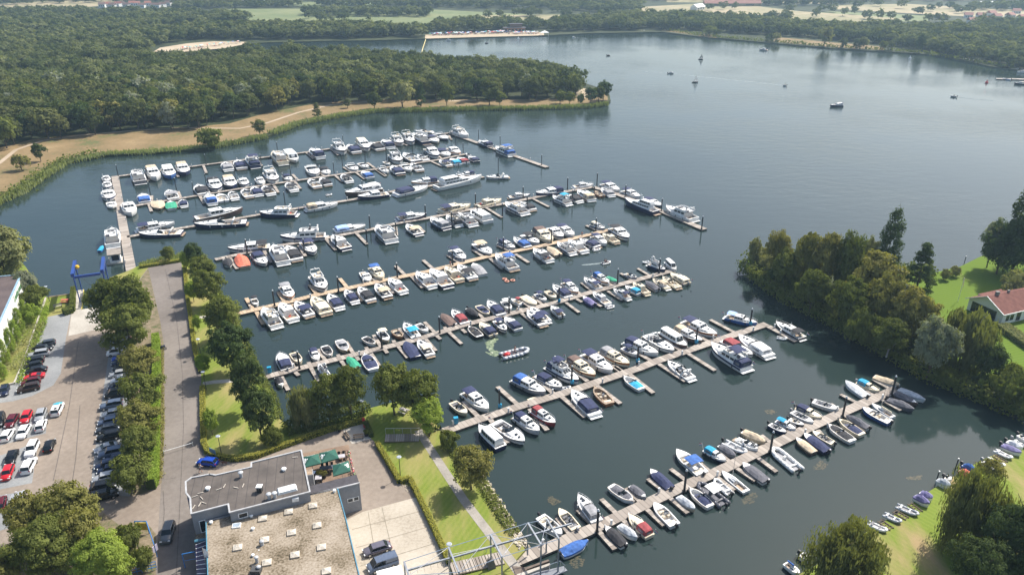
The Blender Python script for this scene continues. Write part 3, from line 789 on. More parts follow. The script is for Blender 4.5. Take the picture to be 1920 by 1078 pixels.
belt('bed_planting', [(299,650),(300,720),(300,800),(297,900)], 1.2, .5, 'gold', 60, .3, 'sparse low planting between the tall hedge and the road', False, 14, .3)
belt('shore_bushes', [(1245,57),(1300,65),(1345,71),(1450,79),(1560,89),(1660,95),(1740,101),(1800,112),(1900,129)], 4, 1.6, 'alder', 5, 1.6, 'bushes along the far right shore of the lake', False, 15, 1.2)
belt('shore_bushes', [(262,499),(300,489),(342,481)], 2.0, .9, 'reed', 70, .4, 'wild grass along the shore at the road end', True, 16, .3)
# clipped hedges: one thing each
def hedge(px, w, h, lm, label, side=None, dens=230, seed=1, size=.22):
    P = [(q.x, q.y) for q in wl(px, LZ)]
    root = empty('hedge', (0, 0, 0), 0, label, 'hedge')
    m = MB()
    for a, b in zip(P[:-1], P[1:]):
        a, b = Vector(a), Vector(b); d = b - a; nr = Vector((-d.y, d.x)).normalized() * (w / 2 - .08)
        m.prism([a + nr, a - nr, b - nr, b + nr], LZ, LZ + h - .12)
    m.build('core', LM['dark'], root)
    leaf_strip('foliage', P, w, h, lm, dens, size, seed, parent=root, jitter=.07)
    return root
hedge([(294,640),(296,700),(294,760),(293,830),(290,905),(285,918)], 1.4, 2.2, 'hedge', 'tall bright green clipped hedge between the parked cars and the road', dens=330, seed=21, size=.3)
hedge([(347,500),(350,545),(358,600),(366,660),(378,700)], .8, .8, 'yhedge', 'low yellow green hedge along the road from the water to the footbridge', seed=22, size=.16)
hedge([(380,728),(381,780),(383,835),(391,850),(405,858),(440,864),(480,858),(540,836),(620,808),(684,791)], .9, .9, 'yhedge', 'low yellow green hedge curving round the lawn above the cafe', seed=23, size=.16)
hedge([(686,795),(697,820)], .8, .9, 'alder', 'short dark hedge between the picnic lawn and the terrace paving', seed=24, size=.16)
hedge([(707,834),(740,888),(750,906),(768,900),(783,929),(810,985),(843,1058)], .8, .9, 'yhedge', 'low yellow green hedge between the long lawn and the concrete yard', seed=25, size=.16)
hedge([(262,503),(300,497),(338,491)], .9, .8, 'yhedge', 'low clipped hedge across the water end of the road', seed=26, size=.16)
hedge([(139,547),(137,585)], 1.0, 1.6, 'alder', 'dark hedge between the picnic corner and the boat lift', seed=27, size=.2)
hedge([(120,590),(136,585)], 2.0, 1.4, 'alder', 'dark block hedge below the picnic table', seed=28, size=.2)
hedge([(203,640),(232,634)], 2.0, 1.4, 'hedge', 'bright green hedge at the end of the parked row by the slipway', seed=29, size=.2)
hedge([(1876,614),(1905,634),(1935,655)], 3.2, 1.3, 'pale', 'dark clipped hedge filled with white flowers in front of the house', seed=30, size=.3, dens=200)
# stones of the bank
def rocks(name, px, n, w, label, seed=5, r0=.15, r1=.5):
    rng = random.Random(seed); P = wl(px, .5); m = MB()
    seg = [(P[i], P[i + 1]) for i in range(len(P) - 1)]
    for _ in range(n):
        a, b = rng.choice(seg); t = rng.random(); d = b - a; nr = Vector((-d.y, d.x, 0)).normalized()
        c = a + d * t + nr * rng.uniform(-w, w)
        r = rng.uniform(r0, r1)
        m.box((c.x, c.y, rng.uniform(.35, .95)), (r * rng.uniform(.8, 1.6), r * rng.uniform(.8, 1.6), r), 0, rng.uniform(0, 3), rng.uniform(.5, .8))
    return tag(m.build(name, paint('bank_stone', (.40, .35, .27), .9, var=.3, scale=1)), label, None, None, 'stuff')
rocks('stones', [(862,862),(905,904),(933,952),(964,998),(983,1030)], 650, .9, 'pale stones piled on the bank beside the long path')
rocks('stones', [(752,912),(770,918),(778,928)], 120, .9, 'grey rubble in the notch of the hedge', 8, .1, .3)

# ------------------------------------------------------------------ jetties
TILE = dict(A=(180,220,5.99), B=(440,220,5.99), C=(700,220,5.486), D=(180,360,5.99), E=(420,360,5.99), F=(700,310,5.99), G=(980,310,5.333), H=(440,470,5.99),
            I=(720,430,5.99), K=(480,570,5.99), L=(740,540,5.99), M=(1000,460,5.99), N=(1140,560,5.0526), P=(800,640,4.6875), Q=(960,880,5.675), S=(1200,780,5.675),
            T=(1420,690,5.647), U=(1460,780,3.617), V=(0,630,5.99), X=(0,780,3.619), Y=(280,820,4.177), Z=(1180,0,2.5946), O=(0,0,1.0), J=(560,0,3.0))
def tp(t, x, y):
    a = TILE[t]
    return a[0] + x / a[2], a[1] + y / a[2]
JET = [('A', [(221,330.5),(437,302),(562,287),(649,274.5),(846,249)], 1.6, 'farthest jetty'),
       ('A2', [(843,249.5),(1026,313.5)], 2.2, 'farthest jetty outer arm'),
       ('B', [(248,386.5),(450,353.6),(578,335.3),(705,317),(820,300),(872,289)], 1.7, 'second farthest jetty'),
       ('C', [(238,444),(364,423.5),(479,403.5),(554,391),(665,373.5),(739,358),(803,349),(907,331.5)], 1.8, 'third farthest jetty'),
       ('D', [(403,486.5),(520,461),(609,446.5),(695,430),(742,419),(803,408.5),(875,394),(947,381.5),(993,372),(1033,364),(1112,350.5)], 1.9, 'fourth farthest jetty'),
       ('D2', [(1112,350.5),(1154,362.5),(1237,394.5),(1321,430)], 2.4, 'fourth farthest jetty outer arm'),
       ('E', [(412,594.5),(453,586),(515,572),(590,553.5),(739,521.5),(803,508.5),(909,482),(1019,460),(1130,434),(1142,431)], 2.0, 'fourth nearest jetty'),
       ('F', [(490,708),(614,677),(779,637),(877,607),(1039,568),(1100,550),(1217,518.5),(1258,508)], 1.9, 'third nearest jetty'),
       ('G', [(803,818),(900,785),(973,761.5),(1067,733.5),(1200,689),(1231,676.5),(1330,643),(1438,607)], 2.1, 'second nearest jetty'),
       ('G2', [(1440,611),(1494,639)], 1.6, 'second nearest jetty outer arm'),
       ('H', [(962,1053),(1119,987),(1280,911.5),(1341,885.5),(1520,799.5),(1579,773),(1680,729)], 2.1, 'nearest jetty'),
       ('P', [(215.5,330),(230,418),(246,507)], 2.6, 'wide entrance pier')]
FING = {'A': 'A 1205,540,1240,625; 878,575,925,668; 1510,500,1560,578; 552,620,590,715; B 240,462,305,545; 795,388,885,465; 1070,348,1165,425; C 295,262,350,290; 775,185,805,232',
        'B': 'A 625,970,625,880; 590,965,622,1057; 950,900,922,832; 900,950,935,1012; 1280,860,1240,780; 1165,880,1215,970; B 440,760,345,690; 160,812,215,882; 445,770,490,845; 710,705,650,640; 675,722,740,802; 1010,660,940,610; 1130,655,1215,725; 1320,618,1220,560; 1365,622,1460,692; 1575,570,1490,510; 1600,590,1700,655; C 15,528,125,605; 600,455,710,505; 405,470,330,420; 700,420,620,365',
        'D': 'E 65,740,150,862; 450,660,530,790; 1150,530,1255,650; 1485,462,1605,585; 840,600,915,720; F 1265,475,1445,585; 500,680,572,750; 250,690,262,790; G 105,335,262,415; 690,290,712,330',
        'E': 'H 205,660,130,530; 245,685,322,825; 565,580,490,460; 640,600,735,745; 930,495,840,380; 1275,425,1180,310; 1060,570,1110,650; 1380,455,1440,562; 1620,350,1550,310; I 0,600,110,715; 240,515,130,408; 305,522,435,655; 560,450,440,345; 840,370,715,288; 1130,315,1000,228; 1190,325,1330,442; 1435,250,1275,180; 1475,275,1625,372; G 780,665,635,600',
        'F': 'K 285,812,362,965; 430,725,370,580; 440,762,480,800; 615,712,705,865; 605,680,588,650; 785,640,700,505; 955,635,1030,730; 940,600,918,565; 1105,570,1010,420; 1120,580,1155,628; 1290,550,1385,692; 1255,520,1235,482; 1405,480,1320,345; 1440,500,1475,548; 1595,472,1705,602; 1555,430,1540,405; 1705,398,1610,270; L 350,572,462,702; 445,492,335,380; 470,532,515,572; 610,492,752,625; 575,460,560,435; 705,425,640,330; 755,460,800,500; 1005,350,940,280; 860,385,835,362; 1440,235,1370,230; 1520,212,1430,150; 1425,282,1575,402; 1665,190,1550,90; M 365,640,515,752; 660,510,540,418; 905,455,775,395; 485,600,545,635; 685,640,765,685; 835,512,1000,615; 1125,395,980,312; 1320,345,1172,258; 330,600,300,580; 520,540,500,520',
        'G': 'P 455,662,325,525; 810,562,622,395; 560,685,715,890; 905,590,1060,778; 1120,462,1020,370; 1180,478,1395,662; 1415,350,1340,290; 1485,378,1705,545; 1725,268,1640,205; N 195,705,430,890; 130,695,50,640; 425,595,305,525; 480,615,735,780; 700,495,615,440; 760,518,1015,678; 960,408,885,368; 1205,322,970,198; 1230,392,1380,500; 1410,235,1360,200',
        'H': 'Q 625,695,480,510; 870,590,700,425; 1115,470,950,310; 920,650,1095,845; 1375,350,1210,195; 1180,530,1355,715; 1425,410,1620,592; 1625,235,1445,95; S 85,860,82,858; 315,862,510,1028; 505,692,325,558; 735,580,640,500; 820,645,1005,785; 965,490,850,395; 1030,550,1230,685; 1190,380,1135,340; 1255,440,1455,590; 1400,285,1290,200; T 365,700,245,615; 545,612,365,495; 690,530,650,495; 640,650,700,720; 895,455,775,375; 1075,375,880,275; 1150,405,1260,490; 1240,290,1150,240; 1400,215,1225,118; 1315,330,1520,445; 930,500,980,540'}
JR = {}
for code, pts, wd, nm in JET:
    P = [W(x, y, .5) for x, y in pts]
    JR[code] = (P, nm)
    a, b = P[0], P[-1]; ang = math.atan2(b.y - a.y, b.x - a.x)
    root = empty('jetty' if code not in ('P',) else 'pier', (a.x, a.y, 0), ang, {'P': 'wide plank entrance pier running from the shore to the farthest jetty'}.get(code, nm[0:1] + nm[1:] + ' of weathered planks' + (' lined with boats' if len(code) == 1 else ' at an angle')), 'jetty', 'floating jetties of the marina')
    inv = Matrix.Rotation(-ang, 4, 'Z') @ Matrix.Translation((-a.x, -a.y, 0))
    def strip(name, Q, w, z, mt, parent):
        Q = [inv @ q for q in Q]; L, Rr = [], []
        for i, q in enumerate(Q):
            d = Q[min(i + 1, len(Q) - 1)] - Q[max(i - 1, 0)]; nr = Vector((-d.y, d.x, 0)).normalized() * w / 2
            L.append(q + nr); Rr.append(q - nr)
        m = MB()
        for i in range(len(Q) - 1):
            m.prism([L[i], Rr[i], Rr[i + 1], L[i + 1]], z - .42, z, 1, mtop=0)
        return m.build(name, [mt, floatm], parent)
    strip('deck', P, wd, .52, planks if code != 'E' else planks_tan, root)
    for q in range(1, 9):
        if code in ('A2', 'G2', 'D2') and q > 3: break
        ll = (b - a).length; u0 = ll * (q - .5) / (8 if len(code) == 1 else 3); acc = 0
        for c0, c1 in zip(P[:-1], P[1:]):
            if acc + (c1 - c0).length >= u0:
                qq = inv @ c0.lerp(c1, (u0 - acc) / (c1 - c0).length); break
            acc += (c1 - c0).length
        m = MB(); m.box((qq.x, qq.y + (wd / 2 - .18) * (1 if q % 2 else -1), .98), (.28, .24, .92)); m.box((qq.x, qq.y + (wd / 2 - .18) * (1 if q % 2 else -1), 1.48), (.36, .3, .1)); m.build('service_post', paint('service_post_white', (.6, .6, .58), .5), root)
    if code in FING:
        for blk in FING[code].split(';'):
            blk = blk.strip()
            if blk[0].isalpha(): tl, blk = blk[0], blk[2:]
            x0, y0, x1, y1 = [float(t) for t in blk.split(',')]
            q0, q1 = W(*tp(tl, x0, y0), .45), W(*tp(tl, x1, y1), .45)
            if (q1 - q0).length < 1: continue
            Q = [inv @ q0, inv @ q1]
            d = Q[1] - Q[0]; l = d.length
            m = MB(); w2 = .42 if code in 'FH' else .5
            m.prism([(0, -w2), (l, -w2), (l, w2), (0, w2)], .1, .47, 1, mtop=0)
            fo = m.build('finger', [planks if not (code == 'E' and q0.x < -40) else planks_tan, floatm], root)
            fo.location = Q[0]; fo.location.z = 0; fo.rotation_euler = (0, 0, math.atan2(d.y, d.x))
def onjet(p):
    best = None
    for code, (P, nm) in JR.items():
        acc = 0
        for a, b in zip(P[:-1], P[1:]):
            d = b - a; t = max(0, min(1, ((p - a).x * d.x + (p - a).y * d.y) / (d.x ** 2 + d.y ** 2)))
            c = a + d * t; ds = math.hypot(p.x - c.x, p.y - c.y)
            side = d.x * (p.y - a.y) - d.y * (p.x - a.x)
            if best is None or ds < best[0]: best = (ds, code, acc + t * d.length, side > 0)
            acc += d.length
    return best
ORD = ['first', 'second', 'third', 'fourth', 'fifth', 'sixth', 'seventh', 'eighth', 'ninth', 'tenth', 'eleventh', 'twelfth', 'thirteenth', 'fourteenth', 'fifteenth', 'sixteenth', 'seventeenth', 'eighteenth', 'nineteenth', 'twentieth',
       'twenty-first', 'twenty-second', 'twenty-third', 'twenty-fourth', 'twenty-fifth', 'twenty-sixth', 'twenty-seventh', 'twenty-eighth', 'twenty-ninth', 'thirtieth', 'thirty-first', 'thirty-second', 'thirty-third', 'thirty-fourth', 'thirty-fifth']

# ------------------------------------------------------------------ boats
def hw_fn(L, Wd, full):
    def f(t):
        if full:
            return Wd / 2 * max(.04, (1 - abs(2 * t - .86) ** 3.2 * (.42 if t < .43 else .95))) if t < .97 else Wd * .06
        if t < .5: return Wd / 2 * (.90 + .10 * math.sin(PI * t))
        return Wd / 2 * max(.02, 1 - ((t - .5) / .5) ** 2.5 * .99)
    return f
ST = [0, .06, .12, .2, .3, .4, .5, .6, .7, .78, .85, .91, .96, 1.0]
def hull(L, Wd, fa, fb, full, mh, md, stripe, root, pit=None, floor=.1, mfloor=None, boot=True):
    f = hw_fn(L, Wd, full)
    sh = lambda t: fa + (fb - fa) * t ** 1.8
    m = MB(); rings = []
    for t in ST:
        w, z = f(t), sh(t); y = (t - .5) * L
        rk = L * .07 * max(0, (t - .55) / .45) ** 2
        if t < .01: rk = -.1
        rings.append([(-w, y, z), (-w * .985, y, z * .62), (-w * .9, y - rk * .5, .14), (-w * .8, y - rk, -.12), (0, y - rk, -.4), (w * .8, y - rk, -.12), (w * .9, y - rk * .5, .14), (w * .985, y, z * .62), (w, y, z)])
    a = 1 if stripe else 0
    m.loft(rings, 0, cap1=False, mrow=[a, 0, 2 if boot else 0, 2, 2, 2 if boot else 0, 0, a])
    h = m.build('hull', [gel(mh), gel(stripe) if stripe else gel(mh), antifoul], root, smooth=False)
    for p in h.data.polygons: p.use_smooth = abs(p.normal.y) < .97
    # deck with a well
    m = MB(); p0, p1 = pit if pit else (9, 9)
    ts = sorted(set(ST + ([p0, p1] if pit else [])))
    for t0, t1 in zip(ts[:-1], ts[1:]):
        y0, y1 = (t0 - .5) * L, (t1 - .5) * L; w0, w1 = f(t0) , f(t1); z0, z1 = sh(t0) + .02, sh(t1) + .02
        if pit and t0 >= p0 - 1e-6 and t1 <= p1 + 1e-6:
            b = min(.22, Wd * .08)
            a0, a1 = max(.05, w0 - b), max(.05, w1 - b)
            for s in (-1, 1):
                m.add([(s * w0, y0, z0), (s * w1, y1, z1), (s * a1, y1, z1 + .03), (s * a0, y0, z0 + .03)], [(0, 1, 2, 3)])
                m.add([(s * a0, y0, z0 + .03), (s * a1, y1, z1 + .03), (s * a1, y1, floor), (s * a0, y0, floor)], [(0, 1, 2, 3)])
            m.add([(-a0, y0, floor), (a0, y0, floor), (a1, y1, floor), (-a1, y1, floor)], [(0, 1, 2, 3)], 1)
        else:
            m.add([(-w0, y0, z0), (0, y0, z0 + .05), (0, y1, z1 + .05), (-w1, y1, z1)], [(0, 1, 2, 3)])
            m.add([(w0, y0, z0), (0, y0, z0 + .05), (0, y1, z1 + .05), (w1, y1, z1)], [(3, 2, 1, 0)])
    if pit:
        for t in (p0, p1):
            a = max(.05, f(t) - min(.22, Wd * .08)); y = (t - .5) * L
            m.add([(-a, y, floor), (a, y, floor), (a, y, sh(t) + .05), (-a, y, sh(t) + .05)], [(0, 1, 2, 3)])
    m.build('deck', [md, mfloor or teak], root)
    return f, sh
def house(L, f, t0, t1, zb, h, inset, rf, ra, mat, root, name='cabin', top=.86, wmax=9, win=None, nwin=3, screen=True, roofm=None, crown=.06):
    """lofted superstructure between stations t0..t1; rf, ra = length share of the sloping front and back"""
    m = MB(); rings = []; n = 9
    ts = sorted(set([t0, t0 + ra * .5, t0 + ra] + [t0 + ra + (t1 - rf - t0 - ra) * k / 3 for k in range(1, 4)] + [t1 - rf * .66, t1 - rf * .33, t1 - .004]))
    def sec(t):
        w = min(wmax, max(.06, f(t) - inset))
        pr = 1.0
        if t > t1 - rf: pr = max(0.03, (t1 - t) / rf) ** .8
        if ra > 0 and t < t0 + ra: pr = min(pr, .35 + .65 * (t - t0) / ra)
        return w, pr
    for t in ts:
        w, pr = sec(t); y = (t - .5) * L; zt = zb + h * pr; wt = w * (1 - (1 - top) * pr)
        rings.append([(-w, y, zb - .05), (-wt, y, zt - .07 * pr), (-wt * .88, y, zt), (0, y, zt + crown * pr), (wt * .88, y, zt), (wt, y, zt - .07 * pr), (w, y, zb - .05)])
    m.loft(rings, 0, mrow=[0, 0, 1, 1, 0, 0])
    c = m.build(name, [mat, roofm or mat], root)
    if win:
        g = MB(); lo, hi = win
        span0, span1 = t0 + ra + .01, t1 - rf * .9
        def pt(t, s, q, off=.025):
            w, pr = sec(t); wt = w * (1 - (1 - top) * pr); zt = zb + h * pr
            return (s * ((w + (wt - w) * q) + off), (t - .5) * L, zb + (zt - zb - .07) * q)
        for k in range(nwin):
            a = span0 + (span1 - span0) * (k + .08) / nwin; b = span0 + (span1 - span0) * (k + .92) / nwin
            for s in (-1, 1):
                q = [pt(a, s, lo), pt(b, s, lo), pt(b, s, hi), pt(a, s, hi)]
                g.add(q, [(0, 1, 2, 3) if s > 0 else (3, 2, 1, 0)])
        if screen:
            ta, tb = t1 - rf * .12, t1 - rf * .9
            for k in range(3):
                x0, x1 = -.84 + k * .58, -.84 + k * .58 + .52
                q = []
                for t, xs in ((ta, (x0, x1)), (tb, (x1, x0))):
                    w, pr = sec(t); wt = w * (1 - (1 - top) * pr)
                    for x in xs: q.append((x * wt, (t - .5) * L + .03, zb + h * pr + .05))
                g.add(q, [(0, 1, 2, 3)])
        if g.v: g.build('window', glass, c)
    return c
def seats(m, spec, mi=0):
    for c, d in spec: m.box(c, d, mi)
def rail(L, f, sh, t0, t1, root, h=.55, r=.022):
    m = MB(); n = 7
    for s in (-1, 1):
        pts = []
        for k in range(n):
            t = t0 + (t1 - t0) * k / (n - 1); pts.append((s * (f(t) * .94), (t - .5) * L, sh(t) + h))
            m.tube((s * f(t) * .94, (t - .5) * L, sh(t)), pts[-1], r, 4)
        m.path(pts, r, 4)
    m.tube((-f(t1) * .94, (t1 - .5) * L, sh(t1) + h), (f(t1) * .94, (t1 - .5) * L, sh(t1) + h), r, 4)
    m.build('bow_rail', steel, root)
def canopy(L, f, t0, t1, z0, h, k, root, soft=False, inset=.2):
    """soft = closed canvas tent with clear panels, else a flat sun top on poles"""
    m = MB(); w0, w1 = max(.5, f(t0) - inset), max(.5, f(t1) - inset); y0, y1 = (t0 - .5) * L, (t1 - .5) * L
    if soft:
        rings = []
        for y, w, q in ((y0 - .02, w0, .86), (y0 + (y1 - y0) * .12, w0, 1), (y0 + (y1 - y0) * .55, (w0 + w1) / 2, 1.05), (y1, w1, .98)):
            zt = z0 + h * q
            rings.append([(-w, y, z0), (-w * .96, y, z0 + h * .55 * q), (-w * .82, y, zt - .04), (0, y, zt + .05), (w * .82, y, zt - .04), (w * .96, y, z0 + h * .55 * q), (w, y, z0)])
        m.loft(rings, 0)
        c = m.build('canopy', cloth(k), root)
        ym, yl = y0 + (y1 - y0) * .2, y0 + (y1 - y0) * .85; vm = paint('clear_vinyl', (.12, .13, .15), .15)
        for s in (-1, 1):
            w = (w0 + w1) / 2
            MB().add([(s * (w * .985 + .03), ym, z0 + h * .3), (s * (w * .985 + .03), yl, z0 + h * .3), (s * (w * .93 + .02), yl, z0 + h * .7), (s * (w * .93 + .02), ym, z0 + h * .7)], [(0, 1, 2, 3)]).build('clear_panel', vm, c)
        MB().add([(-w0 * .5, y0 - .05, z0 + h * .25), (w0 * .5, y0 - .05, z0 + h * .25), (w0 * .5, y0 - .05, z0 + h * .68), (-w0 * .5, y0 - .05, z0 + h * .68)], [(0, 1, 2, 3)]).build('clear_panel', vm, c)
    else:
        rings = []
        for y in (y0, (y0 + y1) / 2, y1):
            zt = z0 + h + (.06 if y not in (y0, y1) else 0); w = (w0 + w1) / 2
            rings.append([(-w, y, zt - .1), (-w * .7, y, zt), (0, y, zt + .07), (w * .7, y, zt), (w, y, zt - .1), (w, y, zt - .14), (0, y, zt + .02), (-w, y, zt - .14)])
        m.loft(rings, 0, closed=True)
        c = m.build('canopy', cloth(k), root)
        p = MB(); w = (w0 + w1) / 2
        for s in (-1, 1):
            for y in (y0, y1): p.tube((s * w, y0 * .6 + y1 * .4 if y == y0 else y1, z0), (s * w, y, z0 + h - .1), .025, 4)
        p.build('pole', steel, root)
def outboard(L, sh, root, k='k', x=0):
    m = MB(); z = sh(0)
    m.box((x, -L / 2 - .32, z + .25), (.36, .55, .5), 0, 0, .75)
    m.box((x, -L / 2 - .30, z - .25), (.16, .22, .7), 1)
    m.box((x, -L / 2 - .08, z + .02), (.25, .3, .12), 1)
    m.build('outboard_motor', [gel(k), rubber], root)
def fenders(L, f, sh, root, rng, k='k'):
    if ('fender', k) not in PROTO:
        m = MB(); m.tube((0, 0, .3), (0, 0, -.3), .11, 6); me = bpy.data.meshes.new('fender'); me.from_pydata(m.v, [], m.f); me.materials.append(gel(k)); PROTO[('fender', k)] = me
    for t in (.2, .45, .68):
        for s in (-1, 1):
            if rng.random() < .55:
                o = bpy.data.objects.new('fender', PROTO[('fender', k)]); col.objects.link(o); o.parent = root; o.location = (s * (f(t) + .1), (t - .5) * L, sh(t) * .65)
def cover(L, f, sh, k, root, t0=.0, t1=1.0, ridge=.45, over=.06, name='cover', drop=.22, peak=.45):
    m = MB(); rings = []; n = 9
    for i in range(n + 1):
        t = t0 + (t1 - t0) * i / n; u = i / n
        w = f(min(t, .985)) + over; y = (t - .5) * L; z = sh(t)
        hh = ridge * (1 - abs((u - peak) / (peak if u < peak else 1 - peak)) ** 1.6) + .05
        jig = .05 * math.sin(i * 2.3 + L * 7)
        rings.append([(-w, y, z - drop), (-w * .97, y, z + .04), (-w * .5, y, z + hh * .72 + jig), (0, y, z + hh), (w * .5, y, z + hh * .68 - jig), (w * .97, y, z + .04), (w, y, z - drop)])
    m.loft(rings, 0)
    return m.build(name, cloth(k), root)

KIND = dict(K=('cabin_cruiser', 'cabin cruiser'), M=('sports_cruiser', 'sports cruiser'), F=('flybridge_yacht', 'flybridge yacht'), P=('cuddy_boat', 'cuddy boat'), O=('open_motorboat', 'open motorboat'),
            S=('sloop', 'sloop'), V=('covered_boat', 'boat'), R=('inflatable_boat', 'inflatable boat'), L=('canopy_launch', 'hardtop launch'), Y=('sailing_boat', 'sailing boat'), B=('motor_yacht', 'motor yacht'))
WR = dict(K=.36, M=.36, F=.36, P=.39, O=.39, S=.39, V=.39, R=.42, L=.34, Y=.30, B=.24)
boats = []
def boat(p, q, kind, hc, cc, rng, wf=1.0, tiny=False):
    """p = stern, q = bow in the world"""
    d = q - p; L = d.length; mid = (p + q) / 2
    if kind == 'R': L = max(2.4, L)
    Wd = max(1.3, min(L * WR[kind], 4.6 if kind != 'B' else 5.4)) * wf
    Wd = max(Wd, 1.25)
    root = empty(KIND[kind][0], (mid.x, mid.y, 0), math.atan2(d.y, d.x) - PI / 2)
    dk = gel('c') if hc == 'c' else gel('w') if hc not in ('m',) else teak
    s = min(1.25, max(.75, L / 10)) ** .5
    if L > 13 and kind in 'MFK': s = min(1.75, (L / 10) ** .8)
    if kind == 'B':
        f, sh = hull(L, Wd, 1.5, 2.5, False, hc, dk, None, root, (.03, .14), .9)
        house(L, f, .13, .74, sh(.4), 1.25, .35, .10, .03, gel('w'), root, 'deckhouse', win=(.4, .82), nwin=7)
        house(L, f, .12, .52, sh(.4) + 1.2, 1.2, .55, .08, .02, gel('w'), root, 'wheelhouse', win=(.35, .85), nwin=5)
        m = MB(); m.tube((0, 0, sh(.4) + 2.4), (0, 0, sh(.4) + 4.2), .06, 5); m.box((0, 0, sh(.4) + 3.4), (1.6, .15, .12)); m.ball((0, -1, sh(.4) + 2.9), .3); m.build('mast', whitep, root)
        rail(L, f, sh, .55, .985, root, .8); fenders(L, f, sh, root, rng)
        m = MB(); m.box((0, -L / 2 - .5, .35), (Wd * .8, 1.1, .12)); m.build('swim_platform', teak, root)
    elif kind == 'K':
        f, sh = hull(L, Wd, .95 * s, 1.5 * s, False, hc, dk, rng.choice([None, 'n', None, 'm']) if hc in 'wc' else None, root, (.05, .29), .45)
        hm = gel('c') if hc == 'c' else gel('w')
        house(L, f, .30, .64, sh(.45), 1.15 * s, .32, .08, .0, hm, root, 'wheelhouse', win=(.42, .86), nwin=3)
        house(L, f, .60, .86, sh(.7), .42 * s, .34, .10, .0, hm, root, 'coachroof', win=(.3, .8), nwin=2, screen=False)
        if cc != '-': canopy(L, f, .05, .31, sh(.1) + .05, 1.35 * s, cc, root, soft=rng.random() < .55)
        m = MB()
        sm = []
        m.box((0, (.08 - .5) * L, .75), (Wd * .7, .5, .5)); m.build('seat', cushion, root)
        m = MB(); m.box((0, (.74 - .5) * L, sh(.74) + .46 * s), (.5, .5, .08)); m.build('hatch', glass, root)
        m = MB(); m.box((0, (.5 - .5) * L, sh(.5) + 1.2 * s), (.6, .5, .08)); m.build('hatch', glass, root)
        if L > 8:
            m = MB(); m.tube((0, -.03 * L, sh(.5) + 1.1 * s), (0, -.05 * L, sh(.5) + 2.3 * s), .04, 5); m.tube((-.4, -.05 * L, sh(.5) + 1.9 * s), (.4, -.05 * L, sh(.5) + 1.9 * s), .025, 4); m.build('mast', whitep, root)
        rail(L, f, sh, .5, .985, root, .55); fenders(L, f, sh, root, rng)
        m = MB(); m.box((0, -L / 2 - .28, .3), (Wd * .75, .6, .08)); m.build('swim_platform', teak if rng.random() < .35 else dk, root)
    elif kind == 'M':
        f, sh = hull(L, Wd, .85 * s, 1.25 * s, False, hc, dk, rng.choice([None, None, 'g', 'n']) if hc == 'w' else ('w' if hc != 'c' and L < 13 else None), root, (.10, .44), .4, gel('w') if rng.random() < .5 else teak)
        house(L, f, .52, .90, sh(.6), .42 * s, .3, .30, .0, dk, root, 'coachroof', top=.8, win=None)
        # wrap round windscreen
        m = MB(); zt = .62 * s
        yb, yt = (.575 - .5) * L, (.50 - .5) * L; w = f(.5) - .25; za = sh(.5) + .4 * s
        pts_b = [(-w, (.40 - .5) * L, za - .25), (-w * .9, (.52 - .5) * L, za - .1), (-w * .45, yb, za + .02), (w * .45, yb, za + .02), (w * .9, (.52 - .5) * L, za - .1), (w, (.40 - .5) * L, za - .25)]
        pts_t = [(-w * .9, (.38 - .5) * L, za + zt * .4), (-w * .8, (.46 - .5) * L, za + zt * .9), (-w * .4, yt, za + zt), (w * .4, yt, za + zt), (w * .8, (.46 - .5) * L, za + zt * .9), (w * .9, (.38 - .5) * L, za + zt * .4)]
        m.loft([pts_b, pts_t], 0, cap0=False, cap1=False)
        m.build('windscreen', glass, root)
        m = MB()
        zz = .45
        seats(m, [((0, (.14 - .5) * L, zz + .25), (Wd * .66, .5, .5)), ((-Wd * .22, (.25 - .5) * L, zz + .22), (.5, L * .12, .45)), ((Wd * .2, (.40 - .5) * L, zz + .35), (.5, .5, .7)), ((-Wd * .2, (.40 - .5) * L, zz + .35), (.5, .5, .7))])
        m.build('seat', rng.choice([cushion, gel('w'), cushion2]), root)
        if cc != '-':
            if rng.random() < .7: canopy(L, f, .10, .47, sh(.2) + .05, .95 * s, cc, root, soft=True, inset=.12)
            else: canopy(L, f, .14, .45, sh(.2) + .1, 1.25 * s, cc, root, soft=False, inset=.15)
        elif rng.random() < .7 and L > 7.5:
            m = MB(); wr = f(.25) - .1; yr = (.27 - .5) * L; zr = sh(.2)
            for sx in (-1, 1):
                m.loft([[(sx * wr, yr - .3, zr), (sx * wr, yr + .2, zr), (sx * (wr - .12), yr + .2, zr), (sx * (wr - .12), yr - .3, zr)], [(sx * wr * .8, yr - .75, zr + 1.1), (sx * wr * .8, yr - .4, zr + 1.1), (sx * (wr * .8 - .12), yr - .4, zr + 1.1), (sx * (wr * .8 - .12), yr - .75, zr + 1.1)]], closed=True)
            m.box((0, yr - .58, zr + 1.14), (wr * 1.6, .4, .14)); m.ball((0, yr - .58, zr + 1.3), .18)
            m.build('radar_arch', gel('w'), root)
        m = MB(); m.box((0, (.72 - .5) * L, sh(.72) + .38 * s), (.5, .5, .1)); m.build('hatch', glass, root)
        m = MB(); m.box((0, (.82 - .5) * L, sh(.82) + .22 * s), (.4, .4, .1)); m.build('hatch', glass, root)
        m = MB(); m.box((0, -L / 2 - .3, .3), (Wd * .8, .65, .1)); m.build('swim_platform', teak if rng.random() < .5 else gel('w'), root)
        rail(L, f, sh, .52, .985, root, .42); fenders(L, f, sh, root, rng, rng.choice('knw'))
    elif kind == 'F':
        f, sh = hull(L, Wd, 1.1 * s, 1.65 * s, False, hc, dk, rng.choice([None, 'n', 'a']) if hc == 'w' else None, root, (.03, .22), .6)
        zb = sh(.4)
